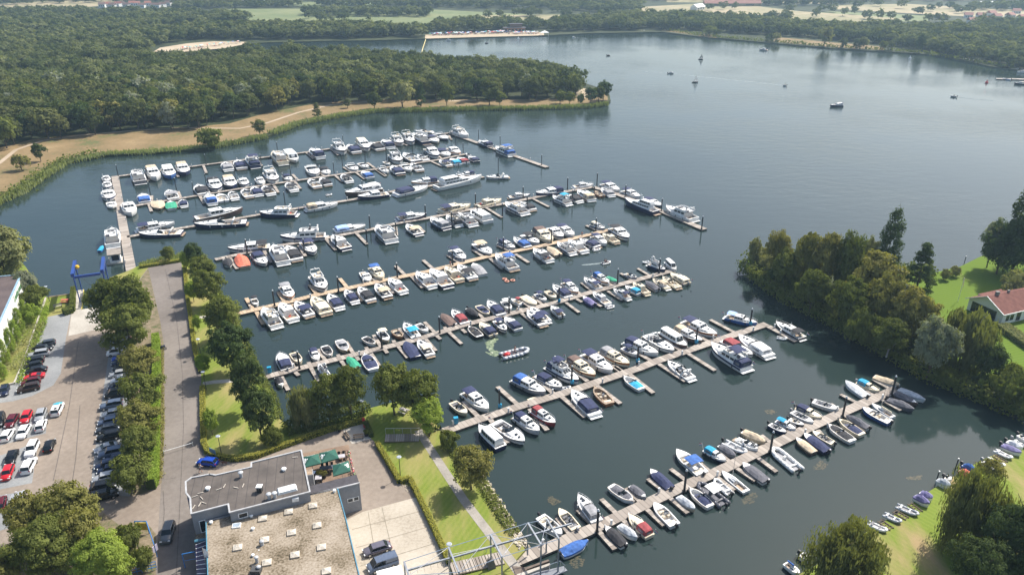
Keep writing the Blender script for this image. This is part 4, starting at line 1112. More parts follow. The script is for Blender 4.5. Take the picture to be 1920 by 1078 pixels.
        house(L, f, .20, .70, zb, 1.15 * s, .3, .16, .0, gel('w'), root, 'saloon', win=(.42, .86), nwin=3, top=.84)
        house(L, f, .62, .90, sh(.75), .35 * s, .35, .22, .0, dk, root, 'coachroof', top=.8)
        zf = zb + 1.15 * s
        m = MB(); y0, y1 = (.14 - .5) * L, (.56 - .5) * L; w = min(f(.3), f(.5)) - .5
        m.prism([(-w, y0), (w, y0), (w * .95, y1 - .5), (w * .5, y1), (-w * .5, y1), (-w * .95, y1 - .5)], zf, zf + .1)
        b = .12
        for pa, pb in [((-w, y0), (-w * .95, y1 - .5)), ((-w * .95, y1 - .5), (-w * .5, y1)), ((-w * .5, y1), (w * .5, y1)), ((w * .5, y1), (w * .95, y1 - .5)), ((w * .95, y1 - .5), (w, y0))]:
            a, c = Vector(pa), Vector(pb); dd = c - a; nr = Vector((-dd.y, dd.x)).normalized() * b / 2
            m.prism([a + nr, a - nr, c - nr, c + nr], zf + .09, zf + .55)
        fl = m.build('flybridge', gel('w'), root)
        m = MB(); seats(m, [((-w * .55, y0 + .8, zf + .3), (w * .6, 1.2, .4)), ((w * .5, (y0 + y1) / 2, zf + .35), (.5, .5, .5)), ((-.1, y1 - 1.1, zf + .3), (w, .5, .4))]); m.build('seat', rng.choice([cushion, cushion2]), fl)
        m = MB(); yr = y0 + .4
        for sx in (-1, 1): m.tube((sx * w, yr + .3, zf + .3), (sx * w * .85, yr - .2, zf + 1.25), .09, 5)
        m.box((0, yr - .2, zf + 1.28), (w * 1.75, .35, .12)); m.ball((0, yr - .2, zf + 1.5), .22); m.build('radar_arch', gel('w'), root)
        if cc != '-':
            canopy(L, lambda t: w + .2, .16, .42, zf + .4, 1.15, cc, root, soft=False, inset=.2)
            if rng.random() < .5: canopy(L, f, .02, .2, sh(.1), 1.3, cc, root, soft=True, inset=.15)
        m = MB(); m.box((0, (.77 - .5) * L, sh(.77) + .36 * s), (.55, .55, .08)); m.build('hatch', glass, root)
        rail(L, f, sh, .45, .985, root, .6); fenders(L, f, sh, root, rng)
        m = MB(); m.box((0, -L / 2 - .4, .32), (Wd * .85, .85, .12)); m.build('swim_platform', teak if rng.random() < .4 else gel('w'), root)
    elif kind == 'L':
        f, sh = hull(L, Wd, 1.0 * s, 1.4 * s, False, hc, dk, None, root, (.04, .12), .5)
        house(L, f, .08, .74, sh(.3), 1.45 * s, .25, .06, .0, gel('w'), root, 'cabin', win=(.35, .86), nwin=6, roofm=cloth(cc) if cc != '-' else None, top=.9, crown=.15)
        rail(L, f, sh, .72, .985, root, .5); fenders(L, f, sh, root, rng)
    elif kind == 'P':
        f, sh = hull(L, Wd, .75 * s, 1.1 * s, False, hc, dk, 'w' if hc in 'nbly' else None, root, (.05, .42), .25)
        house(L, f, .42, .66, sh(.5), .8 * s, .2, .09, .0, dk, root, 'cabin', win=(.35, .88), nwin=2, top=.84)
        house(L, f, .62, .88, sh(.7), .3 * s, .24, .16, .0, dk, root, 'coachroof')
        if cc != '-': canopy(L, f, .06, .43, sh(.2), 1.0 * s, cc, root, soft=rng.random() < .8, inset=.1)
        m = MB(); seats(m, [((0, (.1 - .5) * L, .45), (Wd * .6, .45, .4)), ((Wd * .2, (.33 - .5) * L, .5), (.45, .45, .5))]); m.build('seat', rng.choice([cushion, gel('n')]), root)
        rail(L, f, sh, .55, .985, root, .4); 
        if rng.random() < .5: outboard(L, sh, root, rng.choice('kkg'))
        else: fenders(L, f, sh, root, rng)
    elif kind in 'OS':
        full = kind == 'S'
        f, sh = hull(L, Wd, .72, .95, full, hc, dk, None, root, (.10, .70 if not full else .84), .2, gel('w') if hc != 'm' else teak, boot=False)
        m = MB()
        seats(m, [((0, (.16 - .5) * L, .45), (Wd * .62, .5, .45)), ((-Wd * .2, (.42 - .5) * L, .5), (.45, .5, .55)), ((Wd * .2, (.42 - .5) * L, .5), (.45, .5, .55)), ((0, (.62 - .5) * L, .42), (Wd * .45, .45, .4))])
        m.build('seat', gel('n') if cc == 'n' else cushion2 if rng.random() < .4 else cushion, root)
        m = MB(); m.box((Wd * .12, (.50 - .5) * L, .6), (.6, .35, .8), 0, 0, .8); m.build('console', gel('w'), root)
        m = MB(); yb = (.54 - .5) * L; w = f(.5) * .8
        m.loft([[(-w, yb - .35, .85), (-w * .5, yb, .9), (w * .5, yb, .9), (w, yb - .35, .85)], [(-w * .9, yb - .6, 1.2), (-w * .45, yb - .25, 1.3), (w * .45, yb - .25, 1.3), (w * .9, yb - .6, 1.2)]], cap0=False, cap1=False); m.build('windscreen', glass, root)
        m = MB()
        for sx in (-1, 1):
            m.path([(sx * (f(t) + .03), (t - .5) * L, sh(t) - .03) for t in ST], .055, 5)
        m.build('rubbing_strake', teak if full else rubber if rng.random() < .5 else gel('g'), root)
        if full and cc != '-':
            cover(L, lambda t: max(.1, f(t) - .12), sh, cc, root, .08, .52, .32, drop=.02)
            if rng.random() < .6: cover(L, lambda t: max(.1, f(t) - .14), sh, cc, root, .60, .86, .14, drop=.02)
        elif cc not in '-': canopy(L, f, .2, .5, sh(.3), 1.25, cc, root, soft=False, inset=.1)
        if not full: outboard(L, sh, root, rng.choice('kkkg'))
    elif kind == 'V':
        f, sh = hull(L, Wd, .72, 1.0, rng.random() < .3, hc, dk, None, root, boot=False)
        cover(L, f, sh, cc, root, 0.0, .985 if rng.random() < .6 else .8, rng.uniform(.35, .75) * (1.6 if cc == 'o' else 1), peak=rng.uniform(.35, .6))
        if rng.random() < .55 and L < 7.5: outboard(L, sh, root, 'k')
    elif kind == 'Y':
        f, sh = hull(L, Wd, .6, .85, False, hc, dk, None, root, (.08, .42), .2)
        house(L, f, .42, .74, sh(.5), .35, .3, .12, 0, dk, root, 'coachroof', win=(.3, .8), nwin=2, screen=False)
        m = MB(); m.tube((0, .08 * L, .6), (0, .08 * L, .6 + L * 1.15), .05, 6, r2=.03); m.build('mast', steel, root)
        m = MB(); m.tube((0, .06 * L, 1.3), (0, -.38 * L, 1.25), .11 if cc == '-' else .16, 6); m.build('boom', cloth(cc) if cc not in '-' else whitep, root)
    elif kind == 'R':
        r = max(.2, Wd * .13); m = MB(); zc = r * .9 + .05
        pts = []
        for i in range(15):
            u = i / 14
            if u < .36: t = u / .36; pts.append((-(Wd / 2 - r), -L / 2 + t * L * .68, zc))
            elif u > .64: t = (1 - u) / .36; pts.append(((Wd / 2 - r), -L / 2 + t * L * .68, zc))
            else:
                a = (u - .36) / .28 * PI; pts.append((-(Wd / 2 - r) * math.cos(a), L * .18 + math.sin(a) * (L * .32 - r), zc + .25 * math.sin(a)))
        m.path(pts, r, 8)
        for pnt in pts[1:-1]: m.ball(pnt, r * 1.01, 0, 8)
        h = m.build('tube', gel(hc), root)
        for pl in h.data.polygons: pl.use_smooth = True
        m = MB(); m.box((0, -.05 * L, .18), (Wd - 2 * r, L * .8, .12)); m.build('floor', gel('g') if hc == 'w' else gel('a'), root)
        m = MB(); m.box((0, -.3 * L, .42), (Wd - 2 * r, .3, .3)); 
        if L > 4.2: m.box((0, .02 * L, .55), (.5, .5, .7), 0, 0, .8)
        else: m.box((0, .08 * L, .42), (Wd - 2 * r, .22, .06))
        m.build('seat', rng.choice([cushion2, gel('w'), gel('s')]), root)
        if cc == 'h':
            canopy(L, lambda t: Wd / 2, .25, .6, .6, 1.5, 'w', root, soft=False, inset=.2)
        if L > 3.9 or rng.random() < .35: outboard(L, lambda t: .55, root, 'k' if not tiny else 'g')
    if kind in 'KMFP' and rng.random() < .45:
        m = MB(); z0 = sh(0) + .1; m.tube((Wd * .3, -L / 2 + .1, z0), (Wd * .3, -L / 2 - .45, z0 + 1.3), .03, 5); m.build('flag_staff', whitep, root)
        m = MB(); c3 = [red, whitep, gel('b')]
        for q in range(3): m.add([(Wd * .3, -L / 2 - .38, z0 + 1.2 - q * .13), (Wd * .3 + .1, -L / 2 - .9, z0 + 1.0 - q * .13), (Wd * .3 + .1, -L / 2 - .9, z0 + .87 - q * .13), (Wd * .3, -L / 2 - .38, z0 + 1.07 - q * .13)], [(0, 1, 2, 3)], q)
        m.build('flag', c3, root)
    if kind in 'KMF' and rng.random() < .5:
        m = MB(); z0 = sh(.1) + (.1 if kind == 'K' else -.25)
        m.ball((rng.uniform(-.5, .5), (.16 - .5) * L, z0 + .15), .28, 0, 8, (1.3, 1, .6)); m.build('cushion', rng.choice([red, cushion, gel('n'), gel('w'), gel('o')]), root)
        m = MB(); m.box((rng.uniform(-.6, .6), (.22 - .5) * L, z0 + .2), (.45, .35, .4), 0, rng.uniform(0, 3)); m.build('locker', rng.choice([gel('b'), gel('w'), gel('a'), teak]), root)
    return root
ROWS = '''
A K 108,672,128,728 w - ; K 118,738,140,800 w -; K 128,835,158,932 w -; P 165,955,188,1022 w -
A F 500,738,448,628 a -; K 615,598,682,706 w t; K 797,585,845,685 b w; K 955,552,1008,650 n t; M 1490,592,1450,515 w g
B M 85,574,30,492 w n; F 238,560,162,465 n n; F 548,524,440,420 c -; L 590,398,692,502 s s; K 968,455,862,375 w n; F 1135,325,1232,412 w -; M 1375,396,1280,322 w n; K 1405,285,1500,376 w c; M 1640,362,1525,295 w k; K 1755,340,1668,272 w n
C F 215,222,290,288 w -; F 325,205,405,278 w -; F 548,268,410,195 n -; M 560,200,662,260 t n; M 650,175,762,230 n -; M 610,150,425,143 w -; F 825,152,975,210 w -; K 1205,300,1088,252 n n; F 1425,392,1262,325 w b; R 1540,425,1495,412 w -
D K 352,140,402,262 w -
A P 550,958,522,872 w b; M 872,915,815,828 w g; V 680,945,718,1038 t t; V 848,1030,835,950 w e; M 992,996,965,930 w n; M 1212,862,1145,768 w k; K 1308,725,1368,830 w k; K 1478,698,1535,800 n t; K 1640,700,1680,776 w -; K 1312,972,1258,880 w b; O 1440,945,1385,868 w -; M 1562,916,1518,842 w -
B M 168,892,100,815 w -; M 275,872,212,790 w n; M 412,862,330,782 w k; K 268,690,312,756 w -; F 378,635,458,738 w -; M 568,652,625,708 w n; M 672,822,592,745 w k; M 848,556,915,662 w -; M 988,572,1050,640 w k; M 932,782,845,705 w -; M 1052,758,972,688 w k; M 1292,722,1212,650 w k; M 1285,535,1370,602 w -; M 1410,515,1490,570 w -; P 1525,682,1440,618 w b
C M 88,520,142,568 w -; O 115,462,165,492 w -; F 200,395,272,476 w -; M 282,582,195,508 n n; M 308,490,382,552 w -; M 482,546,395,482 w -; M 445,455,315,382 n -; M 548,442,458,392 w -; K 562,335,662,420 w k; M 678,338,780,402 w n; K 782,322,885,385 w -; M 785,496,685,445 w n; P 875,490,800,435 w y; P 955,472,870,422 w r; P 1065,458,990,410 n n; O 992,402,955,380 w -
D K 455,428,885,358 s n; M 968,458,480,478 n -; K 1115,310,1650,212 d -; M 1690,345,1105,382 n -
E F 812,248,400,250 n -; K 922,198,1278,138 w t; R 720,272,805,262 w -
B K 1640,798,1240,872 d w; K 1722,858,1382,905 n -; R 1030,868,1085,862 w -
F M 245,330,612,248 w n; K 725,175,425,205 w n; B 700,258,1215,150 w -; K 1135,95,940,122 w n; M 1515,125,1262,135 w -
E K 512,612,45,650 w k; F 1140,500,635,530 w -; P 1240,445,1590,385 w l; V 25,760,62,848 w k; V 232,842,165,712 t o; M 352,690,468,818 w n; F 668,800,560,630 w -; M 822,758,712,618 w k; M 905,560,1015,692 w n; K 1375,635,1222,508 n -
F F 205,852,48,705 w -; K 268,605,600,560 n n; M 515,772,378,672 n t; K 825,705,648,605 n g; F 962,672,828,582 w k; F 1122,668,955,560 w -; L 1292,632,1100,518 w -; K 752,520,1095,455 c n; K 1160,458,1438,395 c -; F 1705,542,1485,440 w -; K 1525,358,1762,338 w -
G M 105,442,-20,372 w k; K 402,255,130,290 n n; K 508,215,708,195 w -; F 462,388,300,320 w y; M 575,362,418,292 w k; K 692,348,555,262 w t; O 800,312,715,265 m -; M 892,302,792,232 w g; K 805,190,965,262 w n; K 1010,258,1172,325 w n; B 1335,478,1020,368 n -; P 1215,345,1388,412 n n; F 1715,548,1430,435 w -
H O 212,548,248,622 w k; K 550,402,642,542 w g; F 895,292,1012,455 w -; P 1445,245,1512,352 w -; K 1550,192,1662,322 c b; F 472,845,328,668 w -; K 662,775,518,608 w -; M 842,725,688,580 w n; M 1032,702,878,528 c c; M 1182,642,1058,498 w n; M 1355,572,1248,448 w n; M 1535,555,1398,418 w k; M 1722,518,1588,382 d t
I K 222,702,58,568 w -; K 545,642,368,498 w -; K 722,638,528,468 n -; K 852,572,690,438 c -; M 1002,548,835,408 w k; V 1112,512,1000,395 w g; K 768,235,912,352 w n; M 1035,158,1205,285 n t; K 1305,142,1472,222 w n; M 1622,198,1458,98 n b; M 1568,62,1742,165 w k; F 1462,445,1258,300 w b
G K 140,652,292,770 c d; K 258,632,402,732 w -; K 366,622,512,712 w n; K 272,952,110,848 w k; V 362,902,250,825 t t; F 502,878,348,788 w -; K 622,862,458,760 w -; M 755,812,568,738 n n; R 700,842,778,832 w -; K 708,712,838,795 w n; K 688,592,822,642 w c; K 942,768,800,692 c -; K 902,632,1058,742 w k; R 790,978,880,958 w -
K P 352,738,268,562 w n; O 418,555,500,670 c -; P 638,520,690,642 w n; S 768,478,842,596 w k; S 935,412,1022,545 t g; S 1215,380,1342,468 w k; O 1395,312,1482,425 t c; S 1545,300,1645,388 m -
L M 245,548,108,398 w y; O 258,412,372,502 w -
K V 238,832,292,932 w k; F 802,812,708,700 w -; V 1142,722,1028,612 w e; S 1322,742,1215,565 w n
L V 242,782,118,618 n n; M 402,748,268,590 w c; V 662,422,528,305 w d; M 792,392,648,252 w r; V 822,235,935,332 k k; S 938,205,1062,312 c n; M 1202,298,1048,150 w n; O 1222,155,1302,252 w w; O 1430,188,1308,135 w r; V 1440,98,1592,202 c c; O 1588,75,1702,152 w n; S 962,552,828,438 k k; P 1112,532,958,400 c n; M 1138,362,1252,482 w n; P 1392,468,1238,340 w n; M 1672,408,1490,258 w n; R 1195,765,1515,685 s -
M M 155,852,-28,705 w n; P 322,798,200,695 w n; O 150,520,252,602 c -; M 402,578,220,450 w n; K 348,420,502,542 w n; K 742,482,568,375 w n; K 688,335,852,432 w b; V 820,362,942,422 w e; M 1030,318,1162,370 w -; V 682,672,560,588 p p; K 842,655,668,540 w -; R 822,692,905,678 w -; K 1072,592,898,500 w n; P 1192,548,1030,468 w y; K 1282,538,1118,430 c -; V 1402,502,1260,415 w a; M 1512,478,1340,380 c t; M 1632,468,1450,358 c -; P 1732,432,1540,320 c c; F 1308,212,1482,290 n -; R 1300,178,1232,188 w -; L 1498,190,1602,285 w w
P O 228,540,352,645 c -; K 340,445,545,610 w n; L 655,930,458,745 n -; M 605,705,862,888 w -; K 788,655,992,802 s n; K 938,602,1132,732 r r; K 775,325,1045,460 g b; M 975,292,1192,410 w n; F 1085,215,1335,362 w n; K 1255,162,1482,312 c d; K 1388,112,1632,272 w n; K 1538,82,1782,212 c g; M 1485,642,1275,435 w n; S 1612,552,1468,408 m -
N S 322,862,142,738 w y; O 138,470,292,540 w n; K 172,402,475,532 w n; M 368,342,625,502 w -; L 508,312,748,462 d -; K 638,285,892,412 d t; K 718,215,1032,358 w n; K 1118,165,1412,240 b l; M 792,752,565,595 w -; F 1312,662,975,445 w n; M 1095,390,1372,540 w r; M 1532,542,1235,352 w w; K 1842,372,1588,232 k k; R 1600,358,1700,375 w -
P R 1192,408,1250,400 w -
Q O 300,505,530,705 w -; O 685,640,498,432 c -; M 905,545,705,275 w g; S 1050,178,1300,358 w a; V 1262,182,1425,318 g a; V 1685,205,1470,15 n n; V 525,905,808,770 w b; V 1195,815,985,612 w k; V 1140,600,1330,742 w s; P 1468,715,1240,495 c r; O 1735,600,1508,368 w -
S O 665,620,385,368 w b; P 690,358,912,488 n y; V 845,320,1012,440 g a; R 895,265,1145,385 w -; M 1032,235,1255,360 w -; V 1095,168,1332,292 t t; V 408,862,582,1005 t s; S 752,968,518,772 w n; R 905,940,615,705 a h; R 965,820,790,662 w -; Y 1135,805,868,595 w -; V 1345,700,1088,512 w a; R 1685,570,1408,335 w -
T O 130,602,302,695 n -; P 200,562,405,660 l y; O 338,548,492,618 k -; O 370,468,592,590 w -; P 415,418,682,540 c n; O 590,355,862,450 w -; V 602,898,408,755 d t; V 745,888,490,705 n n; O 805,805,578,680 c -; S 1012,780,738,600 w k; S 1112,712,850,545 c n; V 1175,640,938,515 w a; O 1405,580,1108,430 b -; Y 1440,522,1208,385 w c; V 1155,308,930,150 w s; P 1060,150,1292,258 c y; V 1235,95,1505,198 w t; V 1385,335,1655,452 a a; V 1450,268,1692,390 d a; V 1498,228,1772,352 w s
'''
seedn = 0
for line in ROWS.strip().split('\n'):
    tl, rest_ = line[0], line[2:]
    for it in rest_.split(';'):
        it = it.split()
        if not it: continue
        k, xy, hc, cc = it
        x0, y0, x1, y1 = [float(t) for t in xy.split(',')]
        zz = .8 if k in 'KMFLB' else .5
        p, q = W(*tp(tl, x0, y0), zz), W(*tp(tl, x1, y1), zz); p.z = q.z = 0
        seedn += 1; rng = random.Random(seedn * 7 + 1)
        r_ = boat(p, q, k, hc, cc, rng, 1.1 if tl in 'ABCFG' and k != 'B' else 1.0, tiny=(k == 'R' and (q - p).length < 4))
        mid = (p + q) / 2
        boats.append([r_, k, hc, cc, mid, onjet(mid)])
EXTRA = {}
cnt = {}
for b in sorted(boats, key=lambda b: b[5][2]):
    ds, code, along, left = b[5]
    cnt[(code, left)] = cnt.get((code, left), 0) + 1
    r_, k, hc, cc = b[0], b[1], b[2], b[3]
    c_ = CN[hc]
    desc = c_ + ' ' + KIND[k][1]
    if k == 'V': desc += ' under ' + CN[cc] + ' cover'
    elif k == 'S' and cc != '-': desc += ' with ' + CN[cc] + ' tarp'
    elif cc == 'h': desc += ' with white top'
    elif cc != '-': desc += ' with ' + CN[cc] + ' canopy'
    if code in ('A2', 'D2', 'G2', 'P'): sd = ('left' if left == (code == 'P') else 'right') + ' side'
    else: sd = 'far side' if left else 'near side'
    nm = JR[code][1]
    r_['label'] = desc + ', ' + ORD[cnt[(code, left)] - 1] + ' from shore, ' + sd + ' ' + nm
    if len(r_['label'].split()) > 16: r_['label'] = r_['label'].replace(' from shore,', ' along')
    r_['category'] = 'boat'; r_['group'] = 'boats moored at the marina jetties'
# special ones relabelled
def relabel(tile, x, y, label, group=None, name=None):
    p = W(*tp(tile, x, y), .5)
    b = min(boats, key=lambda b: (b[4] - p).length)
    b[0]['label'] = label
    if group is not None: b[0]['group'] = group
    if name: b[0].name = name
    return b[0]
relabel('L', 1355, 725, 'long grey rib speeding across the basin with people aboard', 'boats under way on the water')
relabel('G', 835, 968, 'small white inflatable motoring between the jetties with two people', 'boats under way on the water')
relabel('F', 950, 200, 'longest white motor yacht, double decked, alongside third farthest jetty')
relabel('E', 200, 780, 'boat under peaked orange cover, near side fourth farthest jetty')
relabel('E', 760, 267, 'small white dinghy tied beside the navy yacht, third farthest jetty')
relabel('B', 1057, 865, 'small white dinghy afloat alone between second and third farthest jetties')
relabel('Q', 665, 840, 'white boat with blue cover lying along the shore end, nearest jetty')
relabel('T', 1255, 505, 'bright blue open boat beside the cream covered sailboat, nearest jetty')
# boats elsewhere
def lone_boat(tile, x0, y0, x1, y1, k, hc, cc, label, group='boats out on the open lake', z=.4, scale=1.0, tilt=None, lift=0.0):
    p, q = W(*tp(tile, x0, y0), z), W(*tp(tile, x1, y1), z); p.z = q.z = 0
    c = (p + q) / 2; p = c + (p - c) * scale; q = c + (q - c) * scale
    r_ = boat(p, q, k, hc, cc, random.Random(int(x0 * 7 + y0)), tiny=(q - p).length < 4.5)
    r_.location.z = lift
    return tag(r_, label, 'boat', group)
lone_boat('Z', 1036, 515, 976, 518, 'K', 'n', 'w', 'navy and white cruiser heading left in the middle of the lake')
lone_boat('Z', 188, 357, 216, 356, 'P', 'w', '-', 'small white motorboat left of the little sailing boat')
lone_boat('Z', 672, 246, 632, 243, 'K', 'w', '-', 'white cruiser near the far right shore woods')
lone_boat('Z', 764, 417, 748, 416, 'O', 'w', '-', 'tiny motorboat with short wake in the middle of the lake')
lone_boat('Z', 1592, 472, 1563, 469, 'O', 'g', '-', 'grey motorboat trailing a thin wake on the right of the lake')
lone_boat('Z', 57, 152, 77, 152, 'M', 'w', '-', 'white boat moored close under the far wooded shore')
lone_boat('J', 830, 229, 856, 229, 'K', 'w', '-', 'white cruiser just off the far bathing beach')
lone_boat('J', 1050, 243, 1068, 242, 'O', 'a', '-', 'dark rowing boat off the far bathing beach')
lone_boat('J', 1734, 313, 1752, 312, 'O', 'd', '-', 'small dark boat off the tip of the peninsula')
lone_boat('J', 1556, 212, 1538, 211, 'P', 'w', '-', 'white speedboat with wake near the far jetty pavilion')
lone_boat('J', 1598, 173, 1612, 174, 'P', 'w', '-', 'white boat below the trees right of the far pavilion')
lone_boat('Z', 1670, 296, 1620, 291, 'K', 'w', '-', 'leftmost white boat moored on the far right shore', 'boats moored on the far right shore')
lone_boat('Z', 1720, 303, 1672, 297, 'K', 'w', '-', 'second white boat moored on the far right shore', 'boats moored on the far right shore')
lone_boat('Z', 1852, 331, 1800, 323, 'K', 'c', '-', 'cream boat moored beyond the grassy gap on the far right shore', 'boats moored on the far right shore')
lone_boat('Z', 1905, 342, 1872, 338, 'P', 'w', '-', 'white boat under trees at the far right jetty', 'boats moored on the far right shore')
lone_boat('Z', 1930, 354, 1886, 353, 'K', 'w', 'w', 'white boat with pale cover at the right edge of the lake', 'boats moored on the far right shore')
lone_boat('Z', 1855, 389, 1815, 385, 'O', 'l', '-', 'light blue boat at the end of the far right jetty', 'boats moored on the far right shore')
lone_boat('Z', 1925, 412, 1872, 408, 'K', 'k', 'c', 'black hulled boat nearest on the far right jetty', 'boats moored on the far right shore')
# beached dinghies of the right bank
G2_ = 'dinghies drawn up along the grassy right bank'
for row in [(608,722,742,782,'R','w','-','white inflatable dinghy nearest the huge weeping willow'), (712,662,838,722,'R','s','-','grey inflatable with floor seat, second from the huge willow'),
            (798,605,955,672,'R','s','-','largest grey inflatable on the bank, third from the huge willow'), (920,552,1018,612,'V','w','p','mauve covered dinghy left of the upper weeping willow'),
            (960,527,1040,572,'V','w','p','blue violet covered dinghy tucked under the upper weeping willow'), (1072,442,1165,492,'V','w','s','white covered boat behind the upper weeping willow crown'),
            (1128,425,1172,445,'O','w','-','small pale open dinghy behind the upper willow'), (1228,378,1302,422,'V','o','o','red covered dinghy beside the bright blue one'),
            (1248,342,1332,388,'V','b','b','bright blue covered dinghy near the small shrub'), (1385,318,1482,388,'O','w','-','white dinghy half hidden by the small leafy shrub'),
            (1410,286,1540,342,'R','w','-','white inflatable just past the small leafy shrub'), (1464,230,1590,290,'R','w','-','cream white inflatable on the bank, before the mauve one'),
            (1512,206,1642,266,'V','w','p','mauve dinghy near the right end of the beached row'), (1546,182,1652,232,'V','w','w','white covered boat beside the right end mauve dinghy'),
            (1592,166,1672,210,'R','s','-','pale grey dinghy second from the right edge of the bank'), (1625,140,1690,185,'O','w','-','white outboard boat cut by the right edge at the bank')]:
    lone_boat('U', *row[:7], row[7], G2_, lift=.62, z=.9)
lone_boat('U', 45, 1000, 140, 1078, 'Y', 'w', 'b', 'white boat with blue boom at the bottom edge by the willow', 'boats at the willow bank')
lone_boat('U', 150, 945, 215, 985, 'O', 'w', '-', 'white open boat half under the huge weeping willow', 'boats at the willow bank')
lone_boat('D', 195, 620, 190, 455, 'F', 'w', '-', 'large white yacht moored beside the wide entrance pier near shore', 'boats moored at the marina jetties')

# ------------------------------------------------------------------ mooring posts
dark_steel = paint('dark_steel', (.02, .022, .026), .5, var=.3)
POSTS = {'A': 'A 252,668; 578,698; 1240,545; B 302,545; 485,402; 1222,322; C 345,268; 575,262; 800,238; 1082,228; 1305,302; 1730,505',
         'B': 'A 612,872; 905,822; 1102,872; 1242,772; 1572,722; B 315,682; 628,632; 918,572; 1118,638; 1212,552; 1467,492; 1706,466; C 272,468; 405,366; 850,302; 925,376',
         'C': 'E 688,150; B 1440,855; C 1285,535', 'D': 'E 264,705; 982,530; 907,700; 1642,425; 1262,652; 1608,585; F 587,602; 1149,468; 880,682; 258,802; 1168,602; 1682,388; 1727,492; 1450,583; G 447,252; 742,202; 497,382; 712,342',
         'D2': 'G 1025,328; 1385,470; 1787,655', 'E': 'H 452,640; 1170,482; I 152,560; 772,420; 1342,262; G 285,792; 730,672', 'F': 'K 492,752; 1417,522; L 507,527; 1285,302; M 285,660; 942,452; 1410,332',
         'G': 'P 640,602; 1272,392; N 275,622; 830,442; 1342,268', 'H': 'Q 903,690; S 467,822; 1380,402; T 897,532; 1417,302'}
for code, s in POSTS.items():
    lst = []; tl = None
    for it in s.split(';'):
        it = it.strip()
        if it[0].isalpha(): tl, it = it[0], it[2:]
        x, y = [float(t) for t in it.split(',')]
        lst.append(W(*tp(tl, x, y), 0))
    a = JR[code][0][0]; lst.sort(key=lambda p: (p - a).length)
    for k, p in enumerate(lst):
        rr = .2 if code in ('D', 'D2', 'E', 'F', 'G', 'H') else .14
        root = empty('mooring_post', p, 0, 'dark steel mooring post with pale cap, ' + ORD[k] + ' from shore on ' + JR[code][1], 'mooring post', 'mooring posts of the jetties')
        m = MB(); m.tube((0, 0, -.8), (0, 0, 4.7), rr, 10); m.build('pole', dark_steel, root)
        m = MB(); m.tube((0, 0, 4.7), (0, 0, 5.0), rr * 1.12, 10, r2=rr * .5); m.build('cap', paint('pale_cap', (.6, .62, .62), .4), root)
        m = MB()
        for k2 in range(8):
            a1, a2 = k2 * PI / 4, (k2 + 1) * PI / 4
            m.tube(((rr + .12) * math.cos(a1), (rr + .12) * math.sin(a1), .62), ((rr + .12) * math.cos(a2), (rr + .12) * math.sin(a2), .62), .05, 5)
        m.build('collar', dark_steel, root)
        if code == 'G' or (code == 'F' and k == 4):
            m = MB(); m.box((.1, 0, 1.0), (.7, .55, .7)); m.box((.1, 0, 1.4), (.5, .4, .12)); m.build('power_box', paint('cyan_box', (.01, .25, .42), .4), root)
for t_, x, y, lb in [('P', 258, 722, 'bright blue service box at the shore end, second nearest jetty'), ('K', 155, 772, 'bright blue service box at the shore end, third nearest jetty')]:
    p = W(*tp(t_, x, y), .5); m = MB(); m.box((0, 0, .75), (.75, .6, 1.2), 0, .3); m.box((0, 0, 1.4), (.85, .7, .1), 0, .3); o = m.build('service_box', paint('cyan_box', (.01, .25, .42), .4)); o.location = p; tag(o, lb, 'service box')
for x, y, lb in [(1807, 496, 'dark post standing in the lake off the bright lawn'), (1754, 906, 'rusty post in the water beside the beached dinghies'), (1790, 882, 'thin rusty post behind the upper weeping willow')]:
    p = W(x, y, 0); m = MB(); m.tube((0, 0, -.5), (.1, .05, 2.4), .1, 8); m.tube((.1, .05, 2.4), (.1, .05, 2.6), .12, 8, 1); o = m.build('mooring_post', [dark_steel, whitep]); o.location = p; tag(o, lb, 'mooring post')

